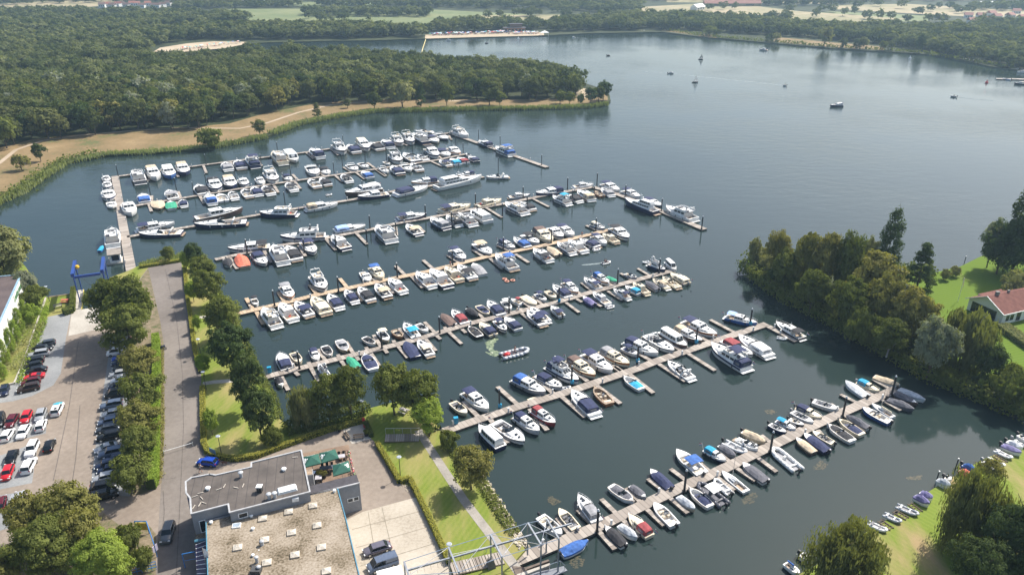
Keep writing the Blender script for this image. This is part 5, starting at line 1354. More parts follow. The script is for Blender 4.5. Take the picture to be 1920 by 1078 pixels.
# ------------------------------------------------------------------ cars
CARC = dict(c2=(.14,.13,.16), c3=(.12,.15,.21), k=(.010, .011, .013), n=(.012, .02, .05), s=(.36, .37, .38), g=(.13, .135, .14), w=(.72, .72, .72), r=(.45, .012, .02), m=(.11, .012, .02), b=(.01, .06, .40), a=(.05, .06, .075), d=(.045, .028, .022), v=(.10, .13, .19), t=(.05, .25, .30))
cglass = paint('car_glass', (.012, .018, .022), .05, var=.1)
lampm = paint('head_lamp', (.6, .62, .62), .15); tailm = paint('tail_lamp', (.35, .01, .01), .25)
PROF = {  # length fraction, hood height, belt ... roof profile points (y, z) rear -> front, in metres relative to length
 'sedan': dict(L=4.7, Wd=1.82, belt=.92, roof=1.43, g=[(.10, 0), (.24, 1), (.50, 1.02), (.68, .97), (.76, 0)], lower=[(0, .62, .86), (.03, .80, .97), (.10, .93, 1), (.70, .92, 1), (.93, .78, .96), (.985, .62, .88), (1, .5, .80)]),
 'hatch': dict(L=4.1, Wd=1.75, belt=.95, roof=1.47, g=[(.02, 0), (.12, .92), (.40, 1.02), (.62, .97), (.74, 0)], lower=[(0, .80, .9), (.04, .93, .98), (.68, .92, 1), (.93, .78, .96), (.985, .62, .88), (1, .5, .80)]),
 'suv': dict(L=4.6, Wd=1.88, belt=1.08, roof=1.70, g=[(.015, 0), (.07, .95), (.35, 1.02), (.60, 1.0), (.72, 0)], lower=[(0, .9, .92), (.03, 1.06, .98), (.68, 1.06, 1), (.92, .98, .97), (.985, .8, .92), (1, .6, .86)]),
 'van': dict(L=5.0, Wd=1.95, belt=1.15, roof=1.95, g=[(.005, 0), (.02, .97), (.4, 1.02), (.72, 1.0), (.86, 0)], lower=[(0, 1.1, .96), (.02, 1.14, .99), (.80, 1.14, 1), (.94, .98, .97), (.99, .8, .92), (1, .6, .86)]),
 'sports': dict(L=4.45, Wd=1.85, belt=.82, roof=1.20, g=[(.12, 0), (.34, .96), (.48, 1.0), (.58, .94), (.70, 0)], lower=[(0, .74, .88), (.05, .84, .98), (.12, .84, 1), (.66, .78, 1), (.9, .64, .97), (.98, .5, .88), (1, .42, .78)])}
cars = []
def car(p, q, typ, c, label, name='parked_car', cat='car', group='cars in the car park', L=None):
    """p = tail, q = nose (world)"""
    d = q - p; mid = (p + q) / 2; pr = PROF[typ]; L = L or pr['L']; Wd = pr['Wd']
    root = empty(name, (mid.x, mid.y, LZ + .03), math.atan2(d.y, d.x) - PI / 2, label, cat, group)
    bm = paint('car_paint_' + c, CARC[c], .22, .25 if c not in 'wr' else 0, .05)
    m = MB(); rings = []
    for t, z, ws in pr['lower']:
        w = Wd / 2 * ws; y = (t - .5) * L
        rings.append([(-w * .94, y, .22), (-w, y, .45), (-w * .98, y, z - .10), (-w * .86, y, z), (0, y, z + .03), (w * .86, y, z), (w * .98, y, z - .10), (w, y, .45), (w * .94, y, .22)])
    m.loft(rings, 0, closed=True)
    body = m.build('body', bm, root, smooth=False)
    for pl in body.data.polygons: pl.use_smooth = len(pl.vertices) == 4
    # greenhouse
    m = MB(); g = pr['g']; hb, hr = pr['belt'] - .03, pr['roof']
    rings = []
    for t, k in g:
        y = (t - .5) * L; z = hb + (hr - hb) * k; w = Wd / 2 * (.90 - .14 * k)
        rings.append([(-Wd / 2 * .88, y, hb), (-w, y, z - .06 * min(1, k)), (-w * .85, y, z), (w * .85, y, z), (w, y, z - .06 * min(1, k)), (Wd / 2 * .88, y, hb)])
    m.loft(rings, 0); m.build('windows', cglass, root)
    m = MB(); rings = []
    gi = [q_ for q_ in g if q_[1] > .8]
    for t, k in gi:
        y = (t - .5) * L; z = hb + (hr - hb) * k; w = Wd / 2 * (.90 - .14 * k)
        rings.append([(-w * 1.01, y, z - .05), (-w * .85, y, z + .015), (w * .85, y, z + .015), (w * 1.01, y, z - .05)])
    m.loft(rings, 0, cap0=False, cap1=False)
    for s in (-1, 1):                      # pillars
        (ta, ka), (tb, kb) = g[-1], g[-2]
        m.tube((s * Wd / 2 * .87, (ta - .5) * L, hb), (s * Wd / 2 * .76, (tb - .5) * L, hb + (hr - hb) * kb - .03), .035, 4)
        (ta, ka), (tb, kb) = g[0], g[1]
        m.tube((s * Wd / 2 * .87, (ta - .5) * L, hb), (s * Wd / 2 * .76, (tb - .5) * L, hb + (hr - hb) * kb - .03), .05, 4)
        ym = (.42 - .5) * L; m.tube((s * Wd / 2 * .89, ym, hb), (s * Wd / 2 * .775, ym, hr - .05), .03, 4)
        if typ == 'van': m.box((s * Wd / 2 * .83, -.28 * L, (hb + hr) / 2), (.06, L * .42, hr - hb - .1))
    m.build('roof', bm, root)
    for sy in (-.30, .31):
        for s in (-1, 1):
            w = MB(); w.tube((s * (Wd / 2 - .2), sy * L, .33), (s * (Wd / 2 + .01), sy * L, .33), .33, 14, 0); w.tube((s * (Wd / 2), sy * L, .33), (s * (Wd / 2 + .025), sy * L, .33), .2, 10, 1)
            w.build('wheel', [rubber, steel], root)
    zl = pr['lower'][-2][1]
    for s in (-1, 1):
        m = MB(); m.box((s * Wd * .34, L * .478, zl - .02), (.36, .22, .14)); m.build('headlight', lampm, root)
        m = MB(); m.box((s * Wd * .38, -L * .493, pr['lower'][0][1] - .04), (.28, .12, .18)); m.build('taillight', tailm, root)
        m = MB(); m.box((s * (Wd / 2 + .08), .2 * L, pr['belt'] + .02), (.18, .1, .13)); m.build('mirror', bm, root)
    root.scale = (.9, .9, .9)
    cars.append(root)
    return root
def carpx(tile, xr, yr, xf, yf, typ, c, label, **k):
    p, q = W(*tp(tile, xr, yr), LZ + .5), W(*tp(tile, xf, yf), LZ + .5); p.z = q.z = 0
    return car(p, q, typ, c, label, **k)
for r in [('V', 600, 72, 445, 100, 'hatch', 'a', 'dark grey hatchback farthest in the left parked row'), ('V', 345, 150, 605, 125, 'sedan', 'k', 'black saloon second farthest in the left parked row'),
          ('V', 560, 185, 305, 225, 'suv', 's', 'silver estate car third farthest in the left parked row'), ('V', 500, 258, 280, 300, 'hatch', 'k', 'black hatchback just after the silver estate car'),
          ('V', 460, 312, 275, 355, 'hatch', 'k', 'black car second after the silver estate, left row'), ('V', 525, 365, 280, 405, 'sedan', 'k', 'black saloon just behind the bright red sports car'),
          ('V', 510, 430, 248, 472, 'sports', 'r', 'bright red sports car in the left parked row'), ('V', 445, 492, 245, 532, 'hatch', 'm', 'dark plum hatchback in front of the red sports car'),
          ('V', 435, 562, 205, 610, 'suv', 'd', 'dark brown car nearest in the left parked row'), ('V', 65, 560, 35, 665, 'hatch', 'n', 'dark blue car cut by the left edge at the kerb'),
          ('V', 170, 885, 95, 1010, 'sedan', 'm', 'dark red saloon left of the bright red hatchback'), ('V', 325, 850, 265, 970, 'hatch', 'r', 'bright red hatchback in the middle bays'),
          ('V', 480, 820, 435, 940, 'sedan', 's', 'silver coupe behind the white hatchback, middle bays'), ('V', 440, 1060, 485, 945, 'hatch', 'w', 'white hatchback with dark rear window beside the pale coupe'),
          ('V', 10, 890, -25, 1010, 'suv', 'k', 'black car cut by the left edge beside the red saloon'), ('X', 180, 70, 140, 140, 'sedan', 'w', 'white coupe between two other white cars, middle bays'),
          ('X', 30, 160, 72, 95, 'hatch', 'w', 'white hatchback leftmost of the three white cars'), ('X', 98, 232, 60, 325, 'sedan', 'k', 'black convertible behind the small red car'),
          ('X', 240, 180, 195, 272, 'suv', 'w', 'white off-roader with roof rack facing the camera'), ('X', 172, 385, 222, 290, 'suv', 'w', 'white off-roader with spare wheel on its tail'),
          ('X', 320, 240, 352, 160, 'hatch', 'k', 'black hatchback standing alone in the lane'), ('X', 68, 345, 35, 425, 'hatch', 'r', 'small red hatchback in the front left bay'),
          ('X', 92, 620, 135, 520, 'suv', 's', 'silver car alone in the nearest left bay'), ('X', -2, 630, 12, 550, 'hatch', 'm', 'dark red car cut by the left edge, nearest bay'),
          ('V', 1435, 50, 1270, 80, 'van', 's', 'pale van half under the trees, farthest in the right row'), ('V', 1440, 165, 1205, 200, 'van', 'w', 'white van second in the right row under the trees'),
          ('V', 1470, 225, 1245, 260, 'hatch', 'b', 'blue car just below the white van, right row'), ('V', 1480, 275, 1260, 310, 'sedan', 'n', 'navy car under the tree, fourth in the right row'),
          ('V', 1480, 345, 1250, 385, 'hatch', 'k', 'black car fifth in the right row'), ('V', 1465, 400, 1232, 440, 'sedan', 's', 'silver car sixth in the right row'),
          ('V', 1465, 470, 1235, 510, 'hatch', 'w', 'white car seventh in the right row'), ('V', 1450, 550, 1225, 580, 'sedan', 'n', 'navy saloon just before the big black van'),
          ('V', 1440, 625, 1190, 670, 'van', 'k', 'big black van in the right parked row'), ('V', 1370, 755, 1130, 800, 'suv', 'v', 'slate blue estate below the big black van'),
          ('V', 1395, 840, 1155, 885, 'sedan', 's', 'silver saloon below the slate estate'), ('V', 1350, 930, 1118, 975, 'sedan', 'v', 'steel blue saloon in the right row under leaves'),
          ('V', 1335, 1015, 1098, 1055, 'sedan', 'a', 'dark grey saloon below the steel blue one'), ('X', 830, 120, 648, 155, 'suv', 'k', 'black estate eighth from the near end, right row'),
          ('X', 808, 180, 628, 240, 'sports', 's', 'silver coupe showing fully in the right parked row'), ('X', 840, 230, 662, 270, 'suv', 'v', 'dark blue estate just below the silver coupe'),
          ('X', 880, 265, 705, 300, 'sedan', 'n', 'navy car mostly under the tree, sixth from the near end'), ('X', 815, 305, 648, 345, 'sedan', 'n', 'navy saloon fifth from the near end, right row'),
          ('X', 820, 345, 655, 378, 'hatch', 'n', 'navy hatchback fourth from the near end, right row'), ('X', 800, 395, 640, 430, 'sedan', 's', 'silver car third from the near end, right row'),
          ('X', 615, 490, 785, 460, 'sedan', 'k', 'black saloon second from the near end, right row'), ('X', 622, 560, 800, 515, 'suv', 'k', 'black car nearest in the right parked row'),
          ('Y', 522, 200, 388, 185, 'hatch', 'b', 'bright blue hatchback with open door beside the curving hedge'), ('Y', 160, 700, 130, 800, 'suv', 'g', 'grey car in the shade line beside the cafe'),]:
    carpx(*r)
p = W(660, 773, LZ)
# jeep with covered bed
jeep = carpx('V', 620, 880, 672, 770, 'suv', 'w', 'white and turquoise pickup with black load, alone in the lane', name='pickup_truck', cat='pickup truck')
m = MB(); m.box((0, -1.5, 1.3), (1.5, 1.3, .55), 0, 0, .85); m.ball((.2, -1.5, 1.6), .35); m.build('load', rubber, jeep)
m = MB(); m.box((0, 1.5, 1.11), (1.3, 1.1, .05)); m.box((0, .35, 1.76), (1.2, .6, .06)); m.build('bonnet_cover', paint('turquoise', (.04, .34, .45), .4), jeep)
carpx('Y', 1895, 835, 1672, 905, 'sedan', 'c2', 'dark grey saloon in the concrete yard', group='vehicles in the concrete yard')
carpx('Y', 1945, 950, 1705, 1035, 'van', 'c3', 'dark blue grey van in the concrete yard', group='vehicles in the concrete yard')
p = W(732, 1082, LZ + 1.2)
root = empty('box_trailer', (p.x, p.y, LZ), R(20), 'white box trailer beside the grey van at the bottom edge', 'trailer')
m = MB(); m.box((0, 0, 1.25), (3.6, 1.9, 1.7), 0, 0, .98); m.build('box', whitep, root)
for s in (-1, 1):
    m = MB(); m.tube((0, s * .85, .35), (0, s * 1.05, .35), .34, 14); m.build('wheel', rubber, root)
m = MB(); m.tube((-1.8, .4, .5), (-2.9, 0, .5), .05, 5); m.tube((-1.8, -.4, .5), (-2.9, 0, .5), .05, 5); m.build('drawbar', steel, root)
# open door of the blue hatchback, motorcycle, trailer with jet ski
b = [c for c in cars if 'bright blue' in c['label']][0]
m = MB(); m.box((0, 0, .7), (.06, .95, .55)); m.box((0, -.05, 1.12), (.04, .7, .3), 1, 0, .8); dr = m.build('door', [paint('car_paint_b', CARC['b'], .22), cglass], b); dr.location = (1.3, .75, 0); dr.rotation_euler = (0, 0, R(-65))
def motorcycle(p, rz, label):
    root = empty('motorcycle', p, rz, label, 'motorcycle')
    for y in (-.72, .72):
        m = MB()
        for k in range(12):
            a1, a2 = k * PI / 6, (k + 1) * PI / 6
            m.tube((0, y + .3 * math.cos(a1), .33 + .3 * math.sin(a1)), (0, y + .3 * math.cos(a2), .33 + .3 * math.sin(a2)), .06, 5)
        m.tube((-.05, y, .33), (.05, y, .33), .12, 8); m.build('wheel', rubber, root)
    m = MB(); m.ball((0, .15, .85), .28, 0, 8, (.8, 1.3, .7)); m.box((0, -.1, .5), (.35, .6, .45)); m.box((0, .6, .9), (.45, .3, .5), 0, 0, .7); m.build('body', paint('moto_blue', (.03, .04, .09), .25), root)
    m = MB(); m.box((0, -.42, .86), (.3, .75, .12)); m.build('seat', rubber, root)
    m = MB(); m.tube((-.36, .45, 1.08), (.36, .45, 1.08), .025, 5); m.tube((0, .45, 1.05), (0, .72, .33), .04, 5); m.build('handlebar', steel, root)
    for s in (-1, 1):
        m = MB(); m.box((s * .35, -.65, .68), (.22, .5, .36)); m.build('pannier', gel('s'), root)
pm = W(304, 656, LZ); motorcycle((pm.x, pm.y, LZ + .03), R(-75), 'dark touring motorcycle parked on the bed beside the road')
pt = W(202, 604, LZ)
root = empty('boat_trailer', (pt.x, pt.y, LZ + .03), R(5), 'dark blue covered water scooter on a trailer beside the slipway', 'trailer')
m = MB(); m.loft([[(-.5, -1.4, .9), (-.5, -1.4, .5), (.5, -1.4, .5), (.5, -1.4, .9), (0, -1.4, 1.2)], [(-.6, 0, 1.0), (-.5, 0, .5), (.5, 0, .5), (.6, 0, 1.0), (0, 0, 1.5)], [(-.1, 1.5, 1.0), (-.05, 1.4, .7), (.05, 1.4, .7), (.1, 1.5, 1.0), (0, 1.5, 1.1)]], closed=True); m.build('covered_scooter', cloth('n'), root)
m = MB(); m.tube((0, -1.4, .45), (0, 2.2, .45), .05, 5); m.tube((-.8, -.3, .4), (.8, -.3, .4), .05, 5); m.build('frame', steel, root)
for s in (-1, 1):
    m = MB(); m.tube((s * .75, -.3, .3), (s * .9, -.3, .3), .28, 12); m.build('wheel', rubber, root)

# ------------------------------------------------------------------ buildings
greywall = surf('painted_block_wall', [(.35, (.22, .225, .235)), (.65, (.30, .305, .315))], .6, 6)
whitewall = surf('white_cladding', [(.35, (.66, .65, .61)), (.65, (.76, .75, .72))], .3, 4)
tealblue = paint('light_blue_trim', (.07, .20, .28), .5)
bluem = paint('blue_steel', (.012, .045, .22), .35, var=.1)
def seam_mat(name, base, seam, per, ang):
    m, n, b = newmat(name)
    tc = n.nodes.new('ShaderNodeTexCoord'); mp = N(n, 'ShaderNodeMapping'); mp.inputs['Rotation'].default_value = (0, 0, ang); n.links.new(tc.outputs['Object'], mp.inputs[0])
    sp = n.nodes.new('ShaderNodeSeparateXYZ'); n.links.new(mp.outputs[0], sp.inputs[0])
    mu = N(n, 'ShaderNodeMath', operation='MULTIPLY'); mu.inputs[1].default_value = 1 / per; n.links.new(sp.outputs['X'], mu.inputs[0])
    fr = N(n, 'ShaderNodeMath', operation='FRACT'); n.links.new(mu.outputs[0], fr.inputs[0])
    g = ramp(n, fr.outputs[0], [(0, (1, 1, 1)), (.05, (1, 1, 1)), (.08, (0, 0, 0)), (1, (0, 0, 0))])
    f = noise(n, tc.outputs['Object'], .35, 6, .6)
    c = ramp(n, f, [(.34, tuple(x * .72 for x in base)), (.5, base), (.68, tuple(x * 1.35 for x in base))])
    n.links.new(mixc(n, g, c, seam), b.inputs['Base Color']); b.inputs['Roughness'].default_value = .85
    return m
ROOFANG = 0.0
bitumen = seam_mat('bitumen_roof', (.088, .074, .064), (.05, .043, .04), 1.35, R(-13))
darkroof = paint('dark_bitumen', (.05, .046, .052), .8, var=.15)
def edge_of(poly, z, w, h, mat, name, parent, inset=0):
    m = MB(); n = len(poly)
    for i in range(n):
        a, b_ = Vector(poly[i][:2]), Vector(poly[(i + 1) % n][:2]); d = b_ - a
        if d.length < .05: continue
        nr = Vector((-d.y, d.x)).normalized() * w / 2; e = d.normalized() * w * .4
        m.prism([a + nr - e, a - nr - e, b_ - nr + e * .3, b_ + nr + e * .3], z + .003 * (i % 2), z + h + .004 * (i % 2))
    return m.build(name, mat, parent)
ty = lambda pts, z: [W(*tp('Y', x, y), z) for x, y in pts]
# cafe
cz = LZ + 7.0
cafe = ty([(475, 292), (520, 300), (800, 237), (800, 203), (1190, 105), (1258, 430), (630, 592), (620, 527), (330, 602), (322, 480), (290, 440), (286, 352), (332, 320)], cz)
root = empty('cafe_building', (0, 0, 0), 0, 'grey waterside cafe with brown flat roof and angled left corner', 'building')
m = MB(); m.prism(cafe, LZ - .3, cz); m.build('wall', greywall, root)
m = MB(); m.prism(cafe, cz, cz + .06); rf = m.build('roof', bitumen, root)
edge_of(cafe, cz + .02, .24, .2, paint('roof_trim_grey', (.36, .36, .36), .5), 'parapet', root)
def on(tile, x, y, z): return W(*tp(tile, x, y), z)
def pipe_cap(x, y, z, r, h, label=None, nm='roof_vent', mt=whitep):
    p_ = on('Y', x, y, z); m = MB(); m.tube((p_.x, p_.y, z), (p_.x, p_.y, z + h), r * .6, 10); m.ball((p_.x, p_.y, z + h), r, 0, 10, (1, 1, .5), True); return m.build(nm, mt, rf)
for x, y in [(460, 408), (1055, 258)]: pipe_cap(x, y, cz + .06, .42, .35)
for x, y in [(720, 310), (940, 480), (985, 472)]: pipe_cap(x, y, cz + .06, .42, .9, mt=paint('galvanised', (.4, .41, .42), .4))
p_ = on('Y', 868, 425, cz); m = MB(); m.box((p_.x, p_.y, cz + .5), (.7, .7, 1.1)); m.box((p_.x, p_.y, cz + 1.1), (.85, .85, .12), 1); m.build('chimney', [paint('chimney_black', (.03, .03, .03), .7), whitep], rf)
p0, p1 = on('Y', 1000, 425, cz + .2), on('Y', 1155, 385, cz + .2); d = p1 - p0
m = MB(); m.box(((p0.x + p1.x) / 2, (p0.y + p1.y) / 2, cz + .22), (d.length, 1.5, .35), 0, math.atan2(d.y, d.x), .85); m.build('skylight', paint('translucent_dome', (.62, .64, .62), .3), rf)
m = MB(); rng = random.Random(4)
for x, y, a in [(545, 405, .6), (588, 380, 1.5), (678, 393, -.3), (735, 377, 1.6), (402, 435, .4), (357, 462, .6), (427, 512, -.4), (395, 525, 1.5), (348, 545, 1.5), (410, 475, -.8), (1142, 155, .1)]:
    q_ = on('Y', x, y, cz + .1); m.box((q_.x, q_.y, cz + .15), (.85, .09, .09), 0, a)
m.build('roof_battens', paint('bleached_wood', (.5, .45, .38), .9), rf)
def wall_window(name, A, B, t0, t1, z0, z1, parent, frame=whitep, off=.03, out=1):
    """window in the vertical wall through A,B (2D)"""
    d = (B - A); d.z = 0; n_ = Vector((d.y, -d.x, 0)).normalized() * out
    a, b_ = A + d * t0, A + d * t1; u = d.normalized()
    m = MB()
    def quad(a, b_, z0, z1, o):
        return [(a.x + n_.x * o, a.y + n_.y * o, z0), (b_.x + n_.x * o, b_.y + n_.y * o, z0), (b_.x + n_.x * o, b_.y + n_.y * o, z1), (a.x + n_.x * o, a.y + n_.y * o, z1)]
    fr = MB(); e = .09
    for (qa, qb, za, zb) in [(a - u * e, b_ + u * e, z0 - e, z0), (a - u * e, b_ + u * e, z1, z1 + e), (a - u * e, a, z0, z1), (b_, b_ + u * e, z0, z1)]:
        o1 = [(p.x, p.y) for p in (qa - n_ * .02, qb - n_ * .02, qb + n_ * (off + .03), qa + n_ * (off + .03))]
        fr.prism(o1, za, zb)
    f_ = fr.build(name, frame, parent)
    m.add(quad(a, b_, z0, z1, off), [(0, 1, 2, 3)]); m.build('pane', glass, f_)
A_, B_ = cafe[8], cafe[7]
wall_window('window', A_, B_, .16, .30, cz - 3.6, cz - 1.6, root)
wall_window('window', cafe[10], cafe[9], .15, .85, LZ + 2.5, cz - .8, root, bluem)
wall_window('window', cafe[9], cafe[8], .15, .75, LZ + 2.5, cz - 1.2, root, bluem)
wall_window('window', cafe[6], cafe[5], .1, .2, cz - 1.3, cz - .6, root)
# hall with gravel roof
hz = LZ + 5.3
hall = ty([(445, 662), (1255, 452), (1475, 404), (1540, 640), (1645, 1085), (1800, 1700), (480, 1700)], hz)
root = empty('workshop_hall', (0, 0, 0), 0, 'large flat roofed hall covered in pale gravel with rows of skylights', 'building')
m = MB(); m.prism(hall, LZ - .3, hz); m.build('wall', greywall, root)
m = MB(); m.prism([v_ for v_ in hall], hz, hz + .05); hrf = m.build('roof', gravelroof, root)
edge_of([hall[i] for i in (0, 1)], hz + .02, .25, .16, greywall, 'parapet', root)
m = MB()
for a, b_ in ((hall[2], hall[3]), (hall[3], hall[4]), (hall[4], hall[5]), (hall[6], hall[0])):
    d = b_ - a; nr = Vector((-d.y, d.x, 0)).normalized() * .07
    m.prism([a + nr, a - nr, b_ - nr, b_ + nr], hz - .25, hz + .17)
m.build('roof_edge', tealblue, root)
domem = paint('skylight_dome', (.50, .45, .37), .35, var=.2)
for x, y in [(890, 635), (1093, 583), (1283, 535), (1315, 690), (1115, 745), (905, 802), (693, 862), (1350, 860), (1142, 920), (922, 980), (1388, 1047)]:
    q_ = on('Y', x, y, hz + .1); m = MB(); a = R(14)
    m.box((q_.x, q_.y, hz + .15), (1.25, 1.15, .25), 0, a); s_ = m.build('skylight', paint('skylight_kerb', (.40, .35, .28), .7), hrf)
    m = MB(); m.box((q_.x, q_.y, hz + .37), (1.15, 1.05, .22), 0, a, .25); m.build('dome', domem, s_)
q_ = on('Y', 683, 690, hz + .1); m = MB(); m.box((q_.x, q_.y, hz + .14), (1.2, .95, .2), 0, R(10)); m.box((q_.x, q_.y, hz + .25), (1.0, .75, .04), 1, R(10)); m.build('roof_window', [whitep, paint('pale_glass', (.3, .36, .42), .2)], hrf)
for x, y, r_, h_ in [(485, 672, .3, .3), (722, 572, .28, .9), (800, 622, .3, .3), (767, 592, .2, .2), (812, 722, .28, .3), (812, 930, .25, .3), (845, 980, .32, 1.0), (862, 1050, .32, .9), (1450, 428, .28, .4), (858, 885, .1, .1), (885, 842, .35, .7)]:
    p_ = on('Y', x, y, hz); m = MB(); m.tube((p_.x, p_.y, hz), (p_.x, p_.y, hz + h_), r_ * .7, 10); m.ball((p_.x, p_.y, hz + h_), r_, 0, 10, (1, 1, .6), True); m.build('roof_vent', paint('galvanised', (.4, .41, .42), .4) if h_ > .5 else whitep, hrf)
p_ = on('Y', 840, 1055, hz); m = MB(); m.box((p_.x, p_.y, hz + .35), (1.3, 1.1, .7)); m.build('roof_unit', paint('dark_unit', (.05, .05, .05), .7), hrf)
p_ = on('Y', 1145, 480, hz + 1.2); m = MB(); m.box((p_.x, p_.y, hz + 1.2), (.95, .6, .6), 0, R(14)); m.build('air_conditioner', whitep, hrf)
# east wing
wing = ty([(1255, 452), (1475, 402), (1645, 358), (1622, 290), (1248, 382)], hz - .02)
root = empty('hall_wing', (0, 0, 0), 0, 'grey block wing with dark flat roof and two small windows', 'building')
m = MB(); m.prism(wing, LZ - .3, hz - .02); m.build('wall', greywall, root)
m = MB(); m.prism(wing, hz - .02, hz + .03); m.build('roof', darkroof, root)
edge_of([wing[0], wing[1], wing[2]][:3], hz, .22, .14, paint('roof_trim_grey', (.36, .36, .36), .5), 'parapet', root)
w1, w2 = wing[1], wing[2]
wall_window('window', w1, w2, .40, .62, hz - 3.1, hz - 2.5, root)
wall_window('window', w1, w2, .68, .88, hz - 3.1, hz - 2.5, root)
# low annex with glazed lean-to
root = empty('lean_to', (0, 0, 0), 0, 'low annex with dark slatted glass roof along the hall side', 'building')
an = ty([(360, 742), (443, 724), (445, 800), (362, 806)], LZ + 3.2); m = MB(); m.prism(an, LZ, LZ + 3.2); m.build('annex', gravelroof, root)
ln = ty([(362, 832), (441, 800), (445, 1090), (372, 1090)], LZ + 3.4); m = MB(); m.prism(ln, LZ, LZ + 3.4, 0); m.build('glass_roof', paint('violet_glazing', (.045, .035, .07), .3), root)
m = MB()
for k in range(8):
    t = (k + .3) / 8; a, b_ = ln[0].lerp(ln[3], t), ln[1].lerp(ln[2], t); m.tube((a.x, a.y, LZ + 3.44), (b_.x, b_.y, LZ + 3.44), .05, 4)
m.build('glazing_bar', whitep, root)
m = MB(); a, b_ = ty([(355, 812), (442, 795)], LZ + 3.6); m.tube(a, b_, .22, 6); m.build('blue_beam', tealblue, root)
# cafe side objects
root = empty('sign_gate', (0, 0, 0), 0, 'blue steel frame gate standing in the shade beside the annex', 'gate')
m = MB(); a, b_ = ty([(255, 912), (355, 892)], LZ + 2.6); m.tube(a, b_, .07, 6)
for p_ in (a, b_): m.tube(p_, (p_.x, p_.y, LZ), .07, 6)
m.tube((a.x, a.y, LZ + 1.3), (b_.x, b_.y, LZ + 1.3), .04, 5); m.build('frame', paint('bright_blue_steel', (.03, .16, .42), .4), root)
p_ = on('Y', 430, 930, hz + .2)
root = empty('banner', p_, 0, 'white and purple flag hanging at the hall edge', 'flag')
m = MB(); m.tube((0, 0, -2), (0, 0, 1.6), .04, 6); m.build('pole', steel, root)
m = MB(); m.loft([[(0.03, 0, 1.5), (0.03, 0, -.1)], [(.35, .12, 1.2), (.3, .1, -.4)], [(.7, -.05, .8), (.55, -.1, -.7)]], cap0=False, cap1=False); m.build('cloth', [whitep], root)
# white hall on the left
wz = LZ + 6.4
wh = [W(39.2, 516, wz), W(-150, 531, wz), W(-340, 860, wz), W(-115, 860, wz)]
root = empty('boat_hall', (0, 0, 0), 0, 'large white hall with dark brown roof cut by the left edge', 'building')
m = MB(); m.prism(wh, LZ - .3, wz); m.build('wall', whitewall, root)
m = MB(); m.prism(wh, wz, wz + .08); m.build('roof', surf('brown_roofing', [(.35, (.075, .058, .058)), (.65, (.12, .095, .09))], .3, 3), root)
edge_of(wh, wz + .03, .4, .2, paint('pale_blue_trim', (.25, .38, .48), .5), 'roof_edge', root)
wA, wB = wh[0], wh[3]
for t0, t1 in [(.035, .085), (.20, .24), (.32, .36), (.44, .48)]:
    wall_window('window', wA, wB, t0, t1, LZ + .8, LZ + 2.9, root, paint('pale_blue_trim', (.25, .38, .48), .5), out=-1)
def text_mesh(txt, size, mat, name, parent, M4, ext=.03):
    cu = bpy.data.curves.new(name, 'FONT'); cu.body = txt; cu.size = size; cu.extrude = ext; cu.align_x = 'CENTER'; cu.align_y = 'CENTER'; cu.shear = .25
    tmp = bpy.data.objects.new(name + '_tmp', cu); me = bpy.data.meshes.new_from_object(tmp); bpy.data.objects.remove(tmp)
    me.materials.clear(); me.materials.append(mat)
    o = bpy.data.objects.new(name, me); col.objects.link(o); o.parent = parent; o.matrix_local = M4
    return o
dW = (wA - wB); dW.z = 0; u = dW.normalized(); nE = Vector((u.y, -u.x, 0))
if nE.x < 0: nE = -nE
M4 = Matrix(((u.x, 0, nE.x, 0), (u.y, 0, nE.y, 0), (0, 1, 0, 0), (0, 0, 0, 1)))
c0 = wA - u * 7.0 + nE * .05; c0.z = wz - 1.5
text_mesh('Leukermeer', 2.3, paint('sign_green', (.04, .16, .05), .5), 'lettering', root, Matrix.Translation(c0) @ M4)
m = MB(); c1 = wA - u * 6.2 + nE * .05
for k in range(9):
    q_ = c1 - u * (2.2 - k * .55); m.box((q_.x, q_.y, wz - 3.1), (.07, .28, .42), 0, math.atan2(nE.y, nE.x))
m.build('small_lettering', paint('sign_grey', (.35, .34, .36), .5), root)
# house with red tiles
tile_m = surf('red_roof_tiles', [(.35, (.12, .052, .042)), (.65, (.20, .088, .07))], .8, 5, bstr=.5)
ez, rz_ = LZ + 2.9, LZ + 5.6
hA, hA2, hB = W(1883, 591, ez), W(1945, 577, ez), W(1811, 559, ez)
ud = (hA2 - hA).normalized(); Lh = 24
hR = W(1853, 550, rz_); hR = Vector((((hA + hB) / 2).x, ((hA + hB) / 2).y, rz_))
root = empty('house', (0, 0, 0), 0, 'white bungalow with red tiled gable roof on the bright lawn', 'house')
def off(v, t, z): return (v.x + ud.x * t, v.y + ud.y * t, z)
m = MB(); n1 = (hR - hA); n1.z = 0; n1.normalize()
ha, hb = hA + n1 * .5 + ud * .6, hB - n1 * .5 + ud * .6
m.prism([(ha.x, ha.y), (ha.x + ud.x * Lh, ha.y + ud.y * Lh), (hb.x + ud.x * Lh, hb.y + ud.y * Lh), (hb.x, hb.y)], LZ - .2, ez)
m.add([(ha.x, ha.y, ez), (hb.x, hb.y, ez), off(hR, .6, rz_ - .25)], [(0, 1, 2)])
m.build('wall', whitewall, root)
m = MB(); th = .14
for e_ in (hA, hB):
    v = [off(e_, 0, ez), off(e_, Lh, ez), off(hR, Lh, rz_), off(hR, 0, rz_)]
    vb = [(x, y, z - th) for x, y, z in v]
    m.add(v + vb, [(0, 1, 2, 3), (7, 6, 5, 4), (0, 4, 5, 1), (3, 2, 6, 7), (0, 3, 7, 4), (1, 5, 6, 2)])
rfh = m.build('roof', tile_m, root)
m = MB()
